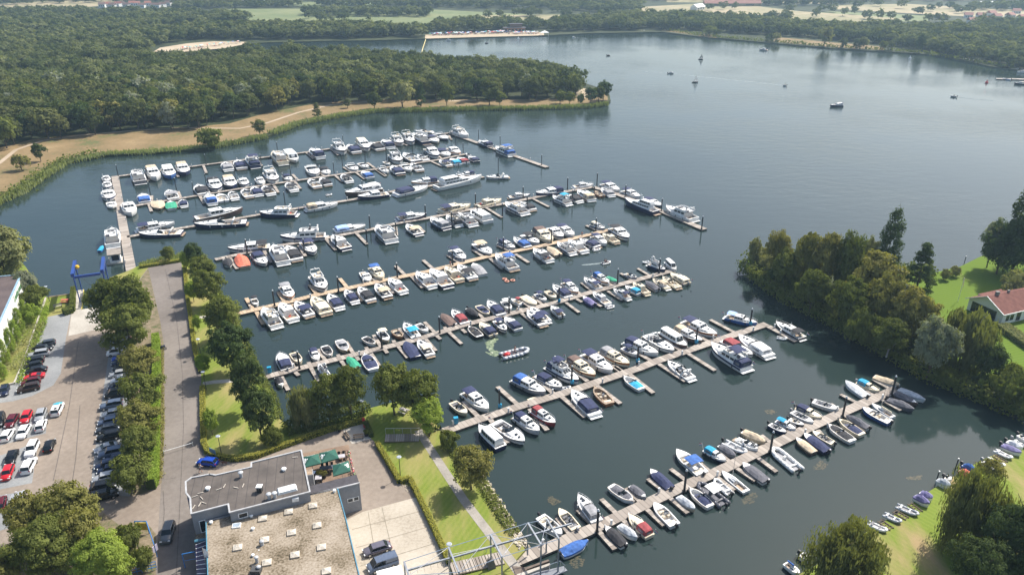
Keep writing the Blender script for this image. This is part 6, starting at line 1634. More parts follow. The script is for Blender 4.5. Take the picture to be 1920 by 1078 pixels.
for e_ in (hA, hB): m.tube((e_.x - ud.x * .1, e_.y - ud.y * .1, ez - .02), off(hR, -.1, rz_ - .02), .12, 4)
m.tube(off(hA, 0, ez - .02), off(hA, Lh, ez - .02), .1, 4); m.build('barge_board', whitep, rfh)
m = MB(); q_ = Vector(off(hR, 3.2, 0)); m.box((q_.x, q_.y, rz_ + .25), (.8, .5, .8)); m.box((q_.x, q_.y, rz_ + .7), (.9, .6, .1)); q_ = Vector(off(hR, 7, 0)); m.box((q_.x, q_.y, rz_ + .2), (.5, .4, .6)); m.build('chimney', paint('chimney_grey', (.2, .19, .18), .8), rfh)
wa = Vector((ha.x, ha.y, 0)); wb = wa + ud * 6
wall_window('window', wa, wb, .17, .37, LZ + .7, LZ + 2.2, root); wall_window('window', wa, wb, .40, .62, LZ + .7, LZ + 2.2, root)
wall_window('window', wa, wb, .80, 1.0, LZ + .3, LZ + 2.3, root, tile_m)
g0, g1 = Vector((hb.x, hb.y, 0)), Vector((ha.x, ha.y, 0))
wall_window('window', g0, g1, .12, .80, LZ + .2, LZ + 2.6, root, paint('dark_frame', (.02, .02, .02), .5), off=.06, out=1 if (g1 - g0).cross(Vector((0, 0, 1))).dot(-ud) > 0 else -1)
v0 = hB - n1 * 1.0
m = MB(); q0 = Vector(off(hB, 4, 0)); m.prism([(q0.x, q0.y), off(q0, 8, 0)[:2], (q0.x + ud.x * 8 - n1.x * 4, q0.y + ud.y * 8 - n1.y * 4), (q0.x - n1.x * 4, q0.y - n1.y * 4)], LZ, ez + .5, 0, 1); m.build('rear_extension', [whitewall, tile_m], root)
# garden flagpole on the lawn
p_ = W(1796, 565, LZ); root = empty('flagpole', p_, 0, 'white garden flagpole with pennant on the bright lawn', 'flagpole')
m = MB(); m.tube((0, 0, 0), (0, 0, 6.5), .06, 6); m.build('pole', whitep, root)
m = MB(); m.loft([[(.08, 0, 6.4), (.08, 0, 5.9)], [(.3, .1, 5.3), (.25, .1, 4.9)], [(.45, 0, 3.9), (.4, 0, 3.8)]], cap0=False, cap1=False); m.build('pennant', [paint('pale_pink', (.6, .35, .35), .8)], root)

# ------------------------------------------------------------------ boat lift
root = empty('boat_lift', (0, 0, 0), 0, 'dark blue portal boat lift standing over the slipway basin', 'boat lift')
f1, f2 = W(150.5, 567, LZ), W(154, 546, LZ)
span = W(192, 574, LZ) - W(153, 580, LZ); span = span.normalized() * 6.6
lt = 7.4
t1_, t2_ = W(135, 519, LZ + lt), W(139, 499, LZ + lt)
m = MB()
for base in (f1, f2):
    for o_ in (Vector((0, 0, 0)), span):
        q_ = base + o_; m = MB(); m.tube(q_, (q_.x, q_.y, LZ + lt), .11, 4, r2=.2); m.build('leg', bluem, root)
m = MB()
dd = (f2 - f1); dd.z = 0
for o_ in (Vector((0, 0, 0)), span):
    c_ = (f1 + f2) / 2 + o_; m.box((c_.x, c_.y, LZ + lt + .45), (.75, dd.length + 2.2, .9), 0, math.atan2(dd.y, dd.x) - PI / 2)
m.build('side_beam', bluem, root)
m = MB(); a = f1 - dd.normalized() * 1.8; m.box(((a + span / 2).x, (a + span / 2).y, LZ + lt + .2), (span.length - .8, .45, .6), 0, math.atan2(span.y, span.x)); m.build('cross_beam', bluem, root)
m = MB(); q_ = (f1 + f2) / 2; m.ball((q_.x + .95, q_.y, LZ + lt + .9), .55); m.build('hoist', paint('yellow_hoist', (.75, .42, .02), .4), root)
m = MB(); pts = [f1 + span * t + Vector((0, 2, 0)) for t in (0, .1, .3, .5, .7, .9, 1)]
m.path([(q_.x, q_.y, LZ + lt - 4.3 * math.sin(PI * t) - .2) for q_, t in zip(pts, (0, .1, .3, .5, .7, .9, 1))], .04, 4); m.build('sling', rubber, root)
# slipway jetty pier with yellow edge
m = MB(); a, b_ = W(157, 543, LZ + .1), W(153, 580, LZ + .1); m.tube(a, b_, .1, 4); o = m.build('edge_rail', paint('yellow_edge', (.6, .48, .12), .6)); tag(o, 'yellow edge rail along the boat lift quay', 'rail')
# fuel shed on the pier
root = empty('fuel_shed', (0, 0, 0), 0, 'small flat roofed shed with blue window on a float beside the entrance pier', 'shed')
sh = [W(*tp('D', x, y), 3.0) for x, y in ((118, 645), (278, 628), (280, 695), (122, 715))]
m = MB(); m.prism(sh, 2.85, 3.05); m.build('roof', paint('shed_roof', (.24, .21, .18), .8), root)
q_ = [sh[0].lerp(sh[2], .1), sh[1].lerp(sh[3], .1), sh[2].lerp(sh[0], .1), sh[3].lerp(sh[1], .1)]
m = MB(); m.prism(q_, .4, 2.86); m.build('wall', whitep, root)
wall_window('window', q_[3], q_[2], .25, .85, 1.1, 2.5, root, bluem)
fl_ = [W(*tp('D', x, y), .4) for x, y in ((100, 700), (300, 680), (300, 790), (118, 812))]
m = MB(); m.prism([sh[0], sh[1], fl_[2], fl_[3]], -.2, .4); m.build('float', sliconc, root)
p_ = W(*tp('D', 72, 660), 0); o = boat(Vector((p_.x, p_.y - 1.7, 0)), Vector((p_.x - .5, p_.y + 1.7, 0)), 'V', 'b', 'y', random.Random(3), .8); tag(o, 'small bright blue boat left of the fuel shed', 'boat', 'boats at the fuel shed')

# ------------------------------------------------------------------ steel frame beside the nearest jetty
galv = paint('galvanised_frame', (.27, .29, .32), .45, .3, .1)
TILE['R'] = (740, 980, 5.647)
root = empty('steel_frame', (0, 0, 0), 0, 'long grey steel portal frame beside the shore end of the nearest jetty', 'steel frame')
fz = LZ + 6.0
bents = [((100, 410), (150, 556)), ((570, 258), (680, 520)), ((1015, 122), (1135, 360)), ((1410, 0), (1550, 230)), ((1612, -40), (1740, 170))]
Bp = [(on('R', *a, fz), on('R', *b_, fz)) for a, b_ in bents]
posts, beams, rods = MB(), MB(), MB()
for k, (a, b_) in enumerate(Bp):
    d = b_ - a; beams.box(((a.x + b_.x) / 2, (a.y + b_.y) / 2, fz), (d.length, .22, .24), 0, math.atan2(d.y, d.x))
    for q_ in (a, b_):
        posts = MB(); posts.box((q_.x, q_.y, (fz + (LZ if k < 4 else -.6)) / 2 - .1), (.18, .18, fz - (LZ if k < 4 else -.6)), 0, math.atan2(d.y, d.x)); posts.build('post', galv, root)
    if k: 
        pa, pb = Bp[k - 1]
        rods.tube(pa, a, .05, 5); rods.tube(pb, b_, .05, 5); rods.tube(pb, a, .04, 4)
        if k > 2: rods.tube(pa, b_, .04, 4)
m0, m1 = (Bp[0][0] + Bp[0][1]) / 2, on('R', 1875, 5, fz - .3)
d = m1 - m0; beams.box(((m0.x + m1.x) / 2, (m0.y + m1.y) / 2, fz - .34), (d.length, .20, .26), 0, math.atan2(d.y, d.x))
rods2 = MB()
for k in range(26):
    q_ = m0.lerp(m1, (k + .5) / 26); rods2.tube((q_.x, q_.y, fz - .4), (q_.x + .1, q_.y - .1, fz - 1.3), .025, 4)
beams.build('beam', galv, root); rods.build('tie_rod', steel, root); rods2.build('hanger', steel, root)
q_ = Bp[2][0]; m = MB(); m.box((q_.x, q_.y, LZ + .7), (1.2, 1.2, 1.5), 0, .3, .62); m.build('concrete_foot', paint('dark_concrete', (.12, .11, .10), .9), root)
# the slip platform and retaining wall in the corner
root = empty('launch_platform', (0, 0, 0), 0, 'grey grating platform with railings over the water at the bottom edge', 'platform')
pl_ = [on('R', x, y, .8) for x, y in ((1290, 600), (1500, 520), (1790, 455), (1830, 500), (1560, 610))]
m = MB(); m.prism(pl_, .6, .8); m.build('grating', paint('grey_grating', (.16, .17, .19), .6), root)
m = MB(); a, b_, c_ = [on('R', x, y, 1.8) for x, y in ((1640, 440), (1755, 400), (1800, 445))]; m.path([a, b_, c_], .04, 5)
for q_ in (a, b_, c_): m.tube(q_, (q_.x, q_.y, .7), .04, 5)
m.build('railing', steel, root)
m = MB(); w_ = [on('R', x, y, LZ + .1) for x, y in ((1245, 455), (1390, 468), (1625, 385), (1640, 400), (1400, 490), (1300, 600))]; m.prism(w_, -.5, LZ + .12); o = m.build('retaining_wall', paint('brown_wall', (.13, .10, .08), .9)); tag(o, 'brown retaining wall at the foot of the nearest jetty', 'wall')
m = MB(); w_ = [on('R', x, y, LZ + .15) for x, y in ((1290, 545), (1640, 425), (1650, 445), (1310, 575))]; m.prism(w_, -.5, LZ + .2); o = m.build('quay_edge', sliconc); tag(o, 'pale concrete edge beside the brown retaining wall', 'wall')
# boardwalks with steps
def boardwalk(pxs, w, z, label, nb, rails=True, rside=1):
    P = [W(x, y, z) for x, y in pxs]; a, b_ = P[0], P[-1]; ang = math.atan2(b_.y - a.y, b_.x - a.x)
    root = empty('boardwalk', (a.x, a.y, LZ), ang, label, 'boardwalk'); L = (b_ - a).length
    m = MB()
    for k in range(nb): m.box((L * (k + .5) / nb, 0, .12 + .25 * (1 - k / nb)), (L / nb * .8, w, .1))
    m.build('tread', planks, root)
    m = MB()
    for s in (-1, 1): m.tube((0, s * w / 2, .3), (L, s * w / 2, .08), .07, 4)
    m.build('side_beam', paint('brown_beam', (.18, .13, .09), .8), root)
    if rails:
        m = MB(); m.path([(0, rside * w * .75, 1.3), (L, rside * w * .75, 1.05)], .05, 5)
        for k in range(5): m.tube((L * k / 4, rside * w * .75, 0), (L * k / 4, rside * w * .75, 1.2), .04, 5)
        m.build('handrail', paint('pale_rail', (.5, .5, .45), .6), root)
boardwalk([(722, 824), (786, 821)], 2.2, LZ, 'wooden stepped ramp from the terrace down to the cruiser jetty', 16)
boardwalk([(846, 1070), (942, 1046)], 2.4, LZ, 'wooden stepped ramp under the steel frame', 16)

# ------------------------------------------------------------------ terrace
green = paint('parasol_green', (.012, .085, .06), .8, var=.1)
zc = LZ + 2.7
def parasol(corners, label, flip=False):
    Q = [on('Y', x, y, zc) for x, y in corners]; c = sum(Q, Vector()) / 4
    root = empty('parasol', (c.x, c.y, LZ + .05), 0, label, 'parasol', 'green parasols on the cafe terrace')
    L_ = [q - c for q in Q]
    m = MB(); z = 2.65
    top = (0, 0, z + .75)
    mids = [(L_[i] + L_[(i + 1) % 4]) / 2 for i in range(4)]
    for i in range(4):
        a, b_ = L_[i], L_[(i + 1) % 4]
        m.add([(a.x, a.y, z), (b_.x, b_.y, z), top], [(0, 1, 2)])
        m.add([(a.x, a.y, z), (b_.x, b_.y, z), (b_.x, b_.y, z - .2), (a.x, a.y, z - .2)], [(3, 2, 1, 0)])
    cn = m.build('canopy', green, root)
    m = MB(); m.tube((0, 0, 0), (0, 0, z + .7), .04, 8); m.box((0, 0, .06), (.7, .7, .12)); m.build('pole', steel, root)
    # white crest with scrolls painted on two panels
    lg = MB()
    def panel(i, mk):
        a, b_ = L_[i], L_[(i + 1) % 4]; A0 = Vector((a.x, a.y, z)); B0 = Vector((b_.x, b_.y, z)); T0 = Vector(top)
        nn = (B0 - A0).cross(T0 - A0).normalized()
        if nn.z < 0: nn = -nn
        mid = (A0 + B0) / 2; u_ = (B0 - A0); v_ = T0 - mid
        for (x, y, w_, h_, sk) in mk:
            q = [mid + u_ * (x + sk * (yy - y)) + v_ * yy + nn * .02 for x, yy in ((x - w_, y - h_), (x + w_, y - h_), (x + w_, y + h_), (x - w_, y + h_))]
            lg.add(q, [(0, 1, 2, 3)])
    crest = [(-.17, .22, .05, .06, .3), (-.08, .30, .045, .075, .3), (.0, .33, .045, .085, .3), (.08, .31, .045, .075, .3), (.16, .24, .05, .06, .3), (-.02, .15, .16, .028, 0), (.0, .52, .055, .06, 0), (.13, .13, .04, .045, 0), (-.14, .13, .03, .04, 0)]
    scroll = [(-.24, .14, .035, .05, .4), (-.14, .22, .05, .05, .4), (-.04, .26, .045, .05, .4), (.06, .24, .05, .05, .4), (.15, .2, .045, .045, .4), (.24, .13, .03, .05, .4)]
    panel(3 if not flip else 1, crest); panel(0 if not flip else 0, scroll)
    lg.build('crest', whitep, cn)
parasol([(1200, 152), (1325, 125), (1345, 200), (1213, 232)], 'green parasol with white crest nearest the cafe wall')
parasol([(1328, 122), (1455, 90), (1486, 160), (1348, 198)], 'green parasol with white crest beside the terrace railing corner')
parasol([(1435, 216), (1560, 180), (1578, 260), (1440, 300)], 'green parasol with white crest in front, beside the flower boxes', True)
tdeck = ty([(1185, 130), (1560, 60), (1625, 330), (1250, 420)], LZ); m = MB(); m.prism(tdeck, LZ + .02, LZ + .12); o = m.build('terrace_floor', surf('terrace_boards', [(.35, (.16, .11, .08)), (.65, (.28, .20, .14))], .5, 4)); o['kind'] = 'structure'
root = empty('terrace_railing', (0, 0, 0), 0, 'dark terrace railing with posts and red flower pots', 'railing')
m = MB(); rr_ = ty([(1470, 120), (1552, 100), (1600, 290)], LZ + 1.1)
for h_ in (LZ + 1.1, LZ + .6): m.path([(q.x, q.y, h_) for q in rr_], .04, 5)
for i in range(2):
    for k in range(6):
        q = rr_[i].lerp(rr_[i + 1], k / 5); m.tube((q.x, q.y, LZ + .1), (q.x, q.y, LZ + 1.1), .04, 5)
m.build('rail', dark_steel, root)
fl = MB(); rng = random.Random(9)
for k in range(26):
    q = rr_[1].lerp(rr_[2], rng.random()); fl.ball((q.x + rng.uniform(0, .35), q.y, LZ + .9 + rng.uniform(-.15, .2)), rng.uniform(.1, .2), rng.randrange(3), 6)
fl.build('flowers', [paint('flower_pink', (.55, .12, .14), .8), paint('flower_leaf', (.10, .2, .05), .8), paint('flower_white', (.6, .5, .48), .8)], root)
def table(x, y, w_, d_, a, mt, label, n=4, big=False):
    p_ = on('Y', x, y, LZ + .8); root = empty('terrace_table', (p_.x, p_.y, LZ + .1), a, label, 'table', 'terrace tables')
    m = MB(); m.box((0, 0, .74), (w_, d_, .05)); m.build('tabletop', mt, root)
    for sx in (-1, 1):
        for sy in (-1, 1):
            m = MB(); m.tube((sx * w_ * .42, sy * d_ * .42, 0), (sx * w_ * .42, sy * d_ * .42, .72), .03, 5); m.build('leg', dark_steel, root)
    for k in range(n):
        s = -1 if k % 2 else 1; cx = (k // 2 - (n // 2 - 1) / 2) * .8
        c_ = empty('terrace_chair', (p_.x + math.cos(a) * cx - math.sin(a) * s * (d_ / 2 + .4), p_.y + math.sin(a) * cx + math.cos(a) * s * (d_ / 2 + .4), LZ + .1), a, 'dark chair at a terrace table under the parasols', 'chair', 'dark chairs at the terrace tables')
        m = MB(); m.box((0, 0, .45), (.45, .45, .06)); m.build('seat', dark_steel, c_)
        m = MB(); m.box((0, s * .22, .72), (.45, .05, .5)); m.build('backrest', dark_steel, c_)
        for lx in (-.2, .2):
            for ly in (-.2, .2):
                m = MB(); m.tube((lx, ly, 0), (lx, ly, .45), .02, 4); m.build('leg', dark_steel, c_)
table(1505, 145, 1.2, 1.0, R(15), paint('pale_table', (.42, .40, .42), .5), 'pale square table at the open corner of the terrace')
table(1390, 235, 2.4, 1.0, R(12), paint('slate_table', (.10, .11, .15), .5), 'long slate table in the middle of the terrace', 6)
table(1325, 312, 1.1, 1.1, R(10), paint('pale_table', (.42, .40, .42), .5), 'pale square table at the front of the terrace')
p_ = on('Y', 1232, 275, LZ + 3.4); m = MB(); m.box((p_.x, p_.y, LZ + 1.7), (2.0, 1.5, 3.4), 0, R(14)); m.box((p_.x, p_.y, LZ + 3.42), (1.8, 1.3, .06), 1, R(14)); o = m.build('barbecue_kiosk', [greywall, teak]); tag(o, 'small grey block kiosk with pale top between cafe and terrace', 'kiosk')
for x, y, lb in [(1370, 300, 'round olive bush in a pot in front of the long terrace table'), (1335, 290, 'small green bush in a pot left of the olive bush on the terrace')]:
    p_ = on('Y', x, y, LZ + .5); root = empty('potted_plant', (p_.x, p_.y, LZ + .1), 0, lb, 'plant')
    m = MB(); m.tube((0, 0, 0), (0, 0, .5), .28, 10, r2=.36); m.build('pot', dark_steel, root)
    c_ = bpy.data.objects.new('foliage', crown_mesh('bush', 'gold', 1, 'mid')); col.objects.link(c_); c_.parent = root; c_.location = (0, 0, .45); c_.scale = (.6, .6, 1.1)

# ------------------------------------------------------------------ lamps, benches, carts, people
def lamp(px, py, h, label):
    p_ = W(px, py, LZ); root = empty('street_lamp', p_, 0, label, 'street lamp', 'street lamps')
    m = MB(); m.tube((0, 0, 0), (0, 0, h), .07, 8, r2=.05); m.build('pole', dark_steel, root)
    m = MB(); m.tube((0, 0, h + .12), (0, 0, h + .2), .42, 14, r2=.3); m.build('shade', paint('lamp_shade', (.35, .38, .42), .3), root)
    m = MB(); m.tube((0, 0, h - .1), (0, 0, h + .12), .12, 8, r2=.2); m.build('lens', paint('lamp_lens', (.6, .6, .58), .3), root)
lamp(751, 895, 4.2, 'round topped lamp in the lawn corner beside the terrace yard')
lamp(416, 855, 4.2, 'round topped lamp on the curved lawn above the cafe')
lamp(682, 788, 4.3, 'lamp with red lifebuoy at the end of the flowering bank')
lamp(387, 731, 4.2, 'lamp beside the footbridge gate on the road')
lamp(377, 668, 4.2, 'lamp at the road hedge beyond the footbridge')
lamp(844, 1062, 4.2, 'lamp at the hedge under the steel frame')
lamp(93, 565, 4.0, 'lamp at the corner of the waterside fence by the white hall')
p_ = W(682, 786, LZ + 1.2); m = MB(); m.box((p_.x, p_.y - .15, LZ + 1.3), (.5, .2, .7)); o = m.build('lifebuoy_box', red); tag(o, 'red lifebuoy box on the lamp at the flowering bank', 'lifebuoy')
def bench(tile, x, y, a, label, mt, picnic=False):
    p_ = on(tile, x, y, LZ); root = empty('picnic_table' if picnic else 'bench', (p_.x, p_.y, LZ + .03), a, label, 'picnic table' if picnic else 'bench')
    if picnic:
        m = MB(); m.box((0, 0, .74), (1.8, .75, .06)); m.build('tabletop', mt, root)
        for s in (-1, 1):
            m = MB(); m.box((0, s * .7, .45), (1.8, .28, .05)); m.build('seat', mt, root)
            m = MB(); m.box((s * .65, 0, .38), (.08, 1.5, .08)); m.tube((s * .65, -.6, 0), (s * .65, -.2, .72), .04, 4); m.tube((s * .65, .6, 0), (s * .65, .2, .72), .04, 4); m.build('leg', mt, root)
    else:
        m = MB(); m.box((0, 0, .45), (1.9, .45, .07)); m.build('seat', mt, root)
        m = MB(); m.box((0, .25, .8), (1.9, .06, .35)); m.build('backrest', mt, root)
        for s in (-1, 1):
            m = MB(); m.box((s * .8, .05, .25), (.08, .5, .5)); m.build('leg', dark_steel, root)
TILE['a'] = (0, 480, 5.99)
bench('a', 735, 520, R(5), 'red picnic table under the tree beside the boat lift hedge', paint('red_bench', (.5, .12, .08), .7), True)
bench('a', 655, 580, R(40), 'grey bench on the grass corner near the boat lift', paint('grey_bench', (.3, .28, .26), .8))
TILE['b'] = (540, 740, 4.4925)
bench('b', 492, 362, R(-55), 'dark wooden double bench on the terrace paving', teak); bench('b', 595, 372, R(12), 'bench at the head of the wooden ramp on the paving', teak)
bench('b', 975, 150, R(-30), 'picnic table in the shade of the waterside trees', paint('grey_bench', (.3, .28, .26), .8), True)
for k, (x, y, w3) in enumerate([(1190, 330, 'nearest the lawn'), (1232, 312, 'in the middle'), (1275, 297, 'farthest out')]):
    p_ = on('b', x, y, .55); root = empty('hand_cart', (p_.x, p_.y, .54), R(20), 'black luggage cart on the jetty planks, ' + w3 + ' of three', 'cart', 'carts at the jetty head')
    m = MB(); m.loft([[(-.35, -.5, .75), (-.25, -.4, .3), (.25, -.4, .3), (.35, -.5, .75)], [(-.35, .5, .75), (-.25, .4, .3), (.25, .4, .3), (.35, .5, .75)]]); m.build('tub', rubber, root)
    for s in (-1, 1):
        m = MB(); m.tube((s * .36, 0, .24), (s * .42, 0, .24), .24, 10); m.build('wheel', rubber, root)
    m = MB(); m.tube((-.3, -.5, .75), (-.3, -.95, .9), .02, 4); m.tube((.3, -.5, .75), (.3, -.95, .9), .02, 4); m.tube((-.3, -.95, .9), (.3, -.95, .9), .02, 4); m.build('handle', steel, root)
for x, y, lb in [(652, 272, 'red planted tub at the hedge end above the ramp'), (660, 345, 'green bush in a dark pot at the ramp head'), (436, 310, 'rounded potted bush at the edge of the curved hedge')]:
    p_ = on('b', x, y, LZ); root = empty('potted_plant', (p_.x, p_.y, LZ), 0, lb, 'plant')
    m = MB(); m.tube((0, 0, 0), (0, 0, .55), .3, 10, r2=.4); m.build('pot', red if x == 652 else dark_steel, root)
    c_ = bpy.data.objects.new('foliage', crown_mesh('bush', 'alder', 2, 'mid')); col.objects.link(c_); c_.parent = root; c_.location = (0, 0, .5); c_.scale = (.6, .6, .9)
# skin-modifier figures, frozen to meshes
def skin_fig(name, joints, edges, root, mat, sub=1):
    me = bpy.data.meshes.new(name); me.from_pydata([j[0] for j in joints], edges, []); o = bpy.data.objects.new(name, me); col.objects.link(o)
    o.modifiers.new('skin', 'SKIN'); sm = o.modifiers.new('sub', 'SUBSURF'); sm.levels = sub; sm.render_levels = sub
    bm_ = me.skin_vertices[0].data if me.skin_vertices else None
    if bm_ is None:
        import bmesh
        b = bmesh.new(); b.from_mesh(me); b.verts.layers.skin.verify(); b.to_mesh(me); b.free(); bm_ = me.skin_vertices[0].data
    for i, j in enumerate(joints): bm_[i].radius = (j[1], j[1] if len(j) < 3 else j[2])
    bm_[0].use_root = True
    dg = bpy.context.evaluated_depsgraph_get(); m2 = bpy.data.meshes.new_from_object(o.evaluated_get(dg)); o.modifiers.clear(); o.data = m2
    m2.materials.clear(); m2.materials.append(mat); o.parent = root
    return o
skin_m = paint('skin', (.45, .25, .17), .6)
def person(p_, rz, label, top, trousers, lean=.35, standing=True, hair=(.05, .03, .02), seated=False, group=None):
    root = empty('person', p_, rz, label, 'person', group)
    L_ = lean
    hipz = .95 if not seated else .45
    kx = .22 if not seated else 0
    J = [((0, 0, hipz), .15, .11), ((0, L_ * .4, hipz + .25), .15, .11), ((0, L_ * .75, hipz + .48), .17, .11), ((0, L_ * .9, hipz + .58), .06), ((0, L_ * 1.05, hipz + .70), .095), ((0, L_ * 1.08, hipz + .80), .085)]
    E = [(0, 1), (1, 2), (2, 3), (3, 4), (4, 5)]
    for s in (-1, 1):
        i = len(J); sy = .22 * s
        if seated: leg = [((s * .1, .05, .42), .09), ((s * .12, .45, .42), .07), ((s * .12, .48, .05), .05), ((s * .12, .60, .03), .045)]
        else: leg = [((s * .09, .02, hipz - .1), .09), ((s * .12, sy * .5 + .05, .5), .065), ((s * .13, sy, .09), .045), ((s * .13, sy + .17, .05), .04)]
        arm = [((s * .21, L_ * .72, hipz + .46), .06), ((s * .27, L_ * .75 + .08, hipz + .2), .045), ((s * .22, L_ * .9 + .25, hipz + .1), .035), ((s * .21, L_ * .9 + .34, hipz + .1), .03)]
        J += leg; E += [(0, i), (i, i + 1), (i + 1, i + 2), (i + 2, i + 3)]
        i = len(J); J += arm; E += [(2, i), (i, i + 1), (i + 1, i + 2), (i + 2, i + 3)]
        for f_ in range(4):
            k = len(J); a, b_ = arm[3][0], (arm[3][0][0] + (f_ - 1.5) * .02, arm[3][0][1] + .08 - abs(f_ - 1.3) * .008, arm[3][0][2] - .03); J.append((b_, .009)); E.append((i + 3, k))
        k = len(J); J.append(((arm[2][0][0] - s * .05, arm[2][0][1] + .08, arm[2][0][2]), .011)); E.append((i + 3, k))
    skin_fig('body', J, E, root, skin_m)
    Jt = [((0, L_ * .1, hipz + .05), .165, .125), ((0, L_ * .4, hipz + .25), .165, .125), ((0, L_ * .72, hipz + .45), .19, .13)]; Et = [(0, 1), (1, 2)]
    for s in (-1, 1):
        i = len(Jt); Jt += [((s * .21, L_ * .72, hipz + .44), .075), ((s * .26, L_ * .75 + .06, hipz + .28), .065)]; Et += [(2, i), (i, i + 1)]
    skin_fig('shirt', Jt, Et, root, paint('shirt_' + str(top), top, .8))
    Jp = [((0, 0, hipz + .02), .17, .13)]; Ep = []
    for s in (-1, 1):
        i = len(Jp)
        if seated: Jp += [((s * .1, .05, .43), .105), ((s * .12, .4, .43), .085)]
        else: Jp += [((s * .09, .02, hipz - .12), .105), ((s * .12, .22 * s * .5 + .05, .52), .085)]
        Ep += [(0, i), (i, i + 1)]
    skin_fig('shorts', Jp, Ep, root, paint('shorts_' + str(trousers), trousers, .8))
    m = MB(); m.ball((0, L_ * 1.05 - .02, hipz + .79), .105, 0, 10, (1, 1.05, .9), True); m.ball((0, L_ * 1.03 - .03, hipz + .74), .1, 0, 8, (1, .8, .8)); m.build('hair', paint('hair', hair, .8), root)
    m = MB(); 
    for s in (-1, 1): m.ball((s * .035, L_ * 1.05 + .095, hipz + .75), .013)
    m.build('eyes', rubber, root)
    m = MB(); m.ball((0, L_ * 1.05 + .105, hipz + .72), .02, 0, 6); m.ball((0, L_ * 1.05 + .095, hipz + .675), .022, 0, 6, (1.4, .5, .4)); m.build('nose', skin_m, root)
    return root
p_ = W(376, 886, LZ); person((p_.x, p_.y, LZ + .03), R(-25), 'person in pale top and dark blue shorts striding beside the blue hatchback', (.5, .55, .6), (.03, .035, .10), .25)
# two people and driver on the speeding rib
qa, qb = W(*tp('L', 1195, 765), .5), W(*tp('L', 1515, 685), .5); dr_ = (qb - qa); az = math.atan2(dr_.y, dr_.x) - PI / 2
for t, sx, lb, tp_, tr in [(.42, .45, 'person in white standing at the console of the grey rib', (.6, .6, .62), (.05, .06, .12)), (.50, -.35, 'person in dark clothes standing forward on the grey rib', (.08, .05, .08), (.1, .1, .2))]:
    q_ = qa.lerp(qb, t); person((q_.x - math.sin(az + PI / 2) * 0 + math.cos(az) * sx, q_.y + math.sin(az) * sx, .3), az, lb, tp_, tr, .12, group='people aboard the grey rib')
q_ = qa.lerp(qb, .22); m = MB(); m.ball((0, 0, .75), .55, 0, 10, (1, 1.3, .55)); m.box((0, -.1, .5), (1.1, 1.4, .4), 0, 0, .85); o = m.build('gear_bag', red); o.location = (q_.x, q_.y, 0); o.rotation_euler = (0, 0, az); tag(o, 'red bundle lying in the stern of the grey rib', 'bag')
qa, qb = W(*tp('G', 790, 978), .4), W(*tp('G', 880, 958), .4); q_ = qa.lerp(qb, .4); d_ = qb - qa
for k, tpc, lb in [(-.25, (.35, .12, .1), 'person in red seated in the small white inflatable'), (.25, (.1, .1, .12), 'person in dark top seated in the small white inflatable')]:
    az2 = math.atan2(d_.y, d_.x) - PI / 2; person((q_.x + k, q_.y + k * .4, .2), az2, lb, tpc, (.1, .1, .12), .05, seated=True, group='people in the small inflatable')
for t_, x, y, z_, sd, lb, tp_, st in [('E', 1295, 545, 1.3, -1.2, 'person in tan shirt seated on the aft deck of the navy hulled cruiser', (.45, .33, .2), True), ('E', 1340, 535, 1.3, 2.4, 'person in pale shirt seated at the aft rail of the navy hulled cruiser', (.6, .58, .55), True),
                            ('I', 700, 585, .9, 1.0, 'person in orange seated in the cockpit of the white topped cruiser', (.6, .25, .1), True), ('G', 592, 700, .55, -.4, 'person in red walking on the fourth nearest jetty near its outer end', (.5, .08, .07), False),
                            ('I', 745, 400, .55, .5, 'person in red standing at the post on the fourth nearest jetty', (.5, .06, .1), False)]:
    q_ = on(t_, x, y, z_ + .5); person((q_.x, q_.y, z_), sd, lb, tp_, (.05, .06, .10), .1, seated=st, group='people at the jetties')
# brown dog
p_ = W(421, 871, LZ)
root = empty('dog', (p_.x, p_.y, LZ + .03), R(95), 'brown dog walking on the asphalt behind the blue hatchback', 'dog')
J = [((0, -.3, .52), .12, .11), ((0, 0, .53), .11, .13), ((0, .25, .53), .13, .16), ((0, .42, .66), .07), ((0, .55, .74), .075), ((0, .68, .70), .04), ((0, -.45, .58), .03), ((0, -.7, .66), .02)]
E = [(0, 1), (1, 2), (2, 3), (3, 4), (4, 5), (0, 6), (6, 7)]
for s in (-1, 1):
    i = len(J); J += [((s * .09, .26, .4), .055), ((s * .09, .24 + s * .06, .22), .035), ((s * .09, .28 + s * .1, .04), .03)]; E += [(2, i), (i, i + 1), (i + 1, i + 2)]
    i = len(J); J += [((s * .09, -.26, .38), .07), ((s * .09, -.38 - s * .04, .24), .035), ((s * .09, -.30 - s * .08, .04), .03)]; E += [(0, i), (i, i + 1), (i + 1, i + 2)]
skin_fig('body', J, E, root, paint('dog_brown', (.09, .035, .02), .8))
m = MB()
for s in (-1, 1): m.box((s * .06, .5, .80), (.05, .06, .12), 0, 0, .5)
m.build('ears', paint('dog_dark', (.04, .018, .012), .8), root)
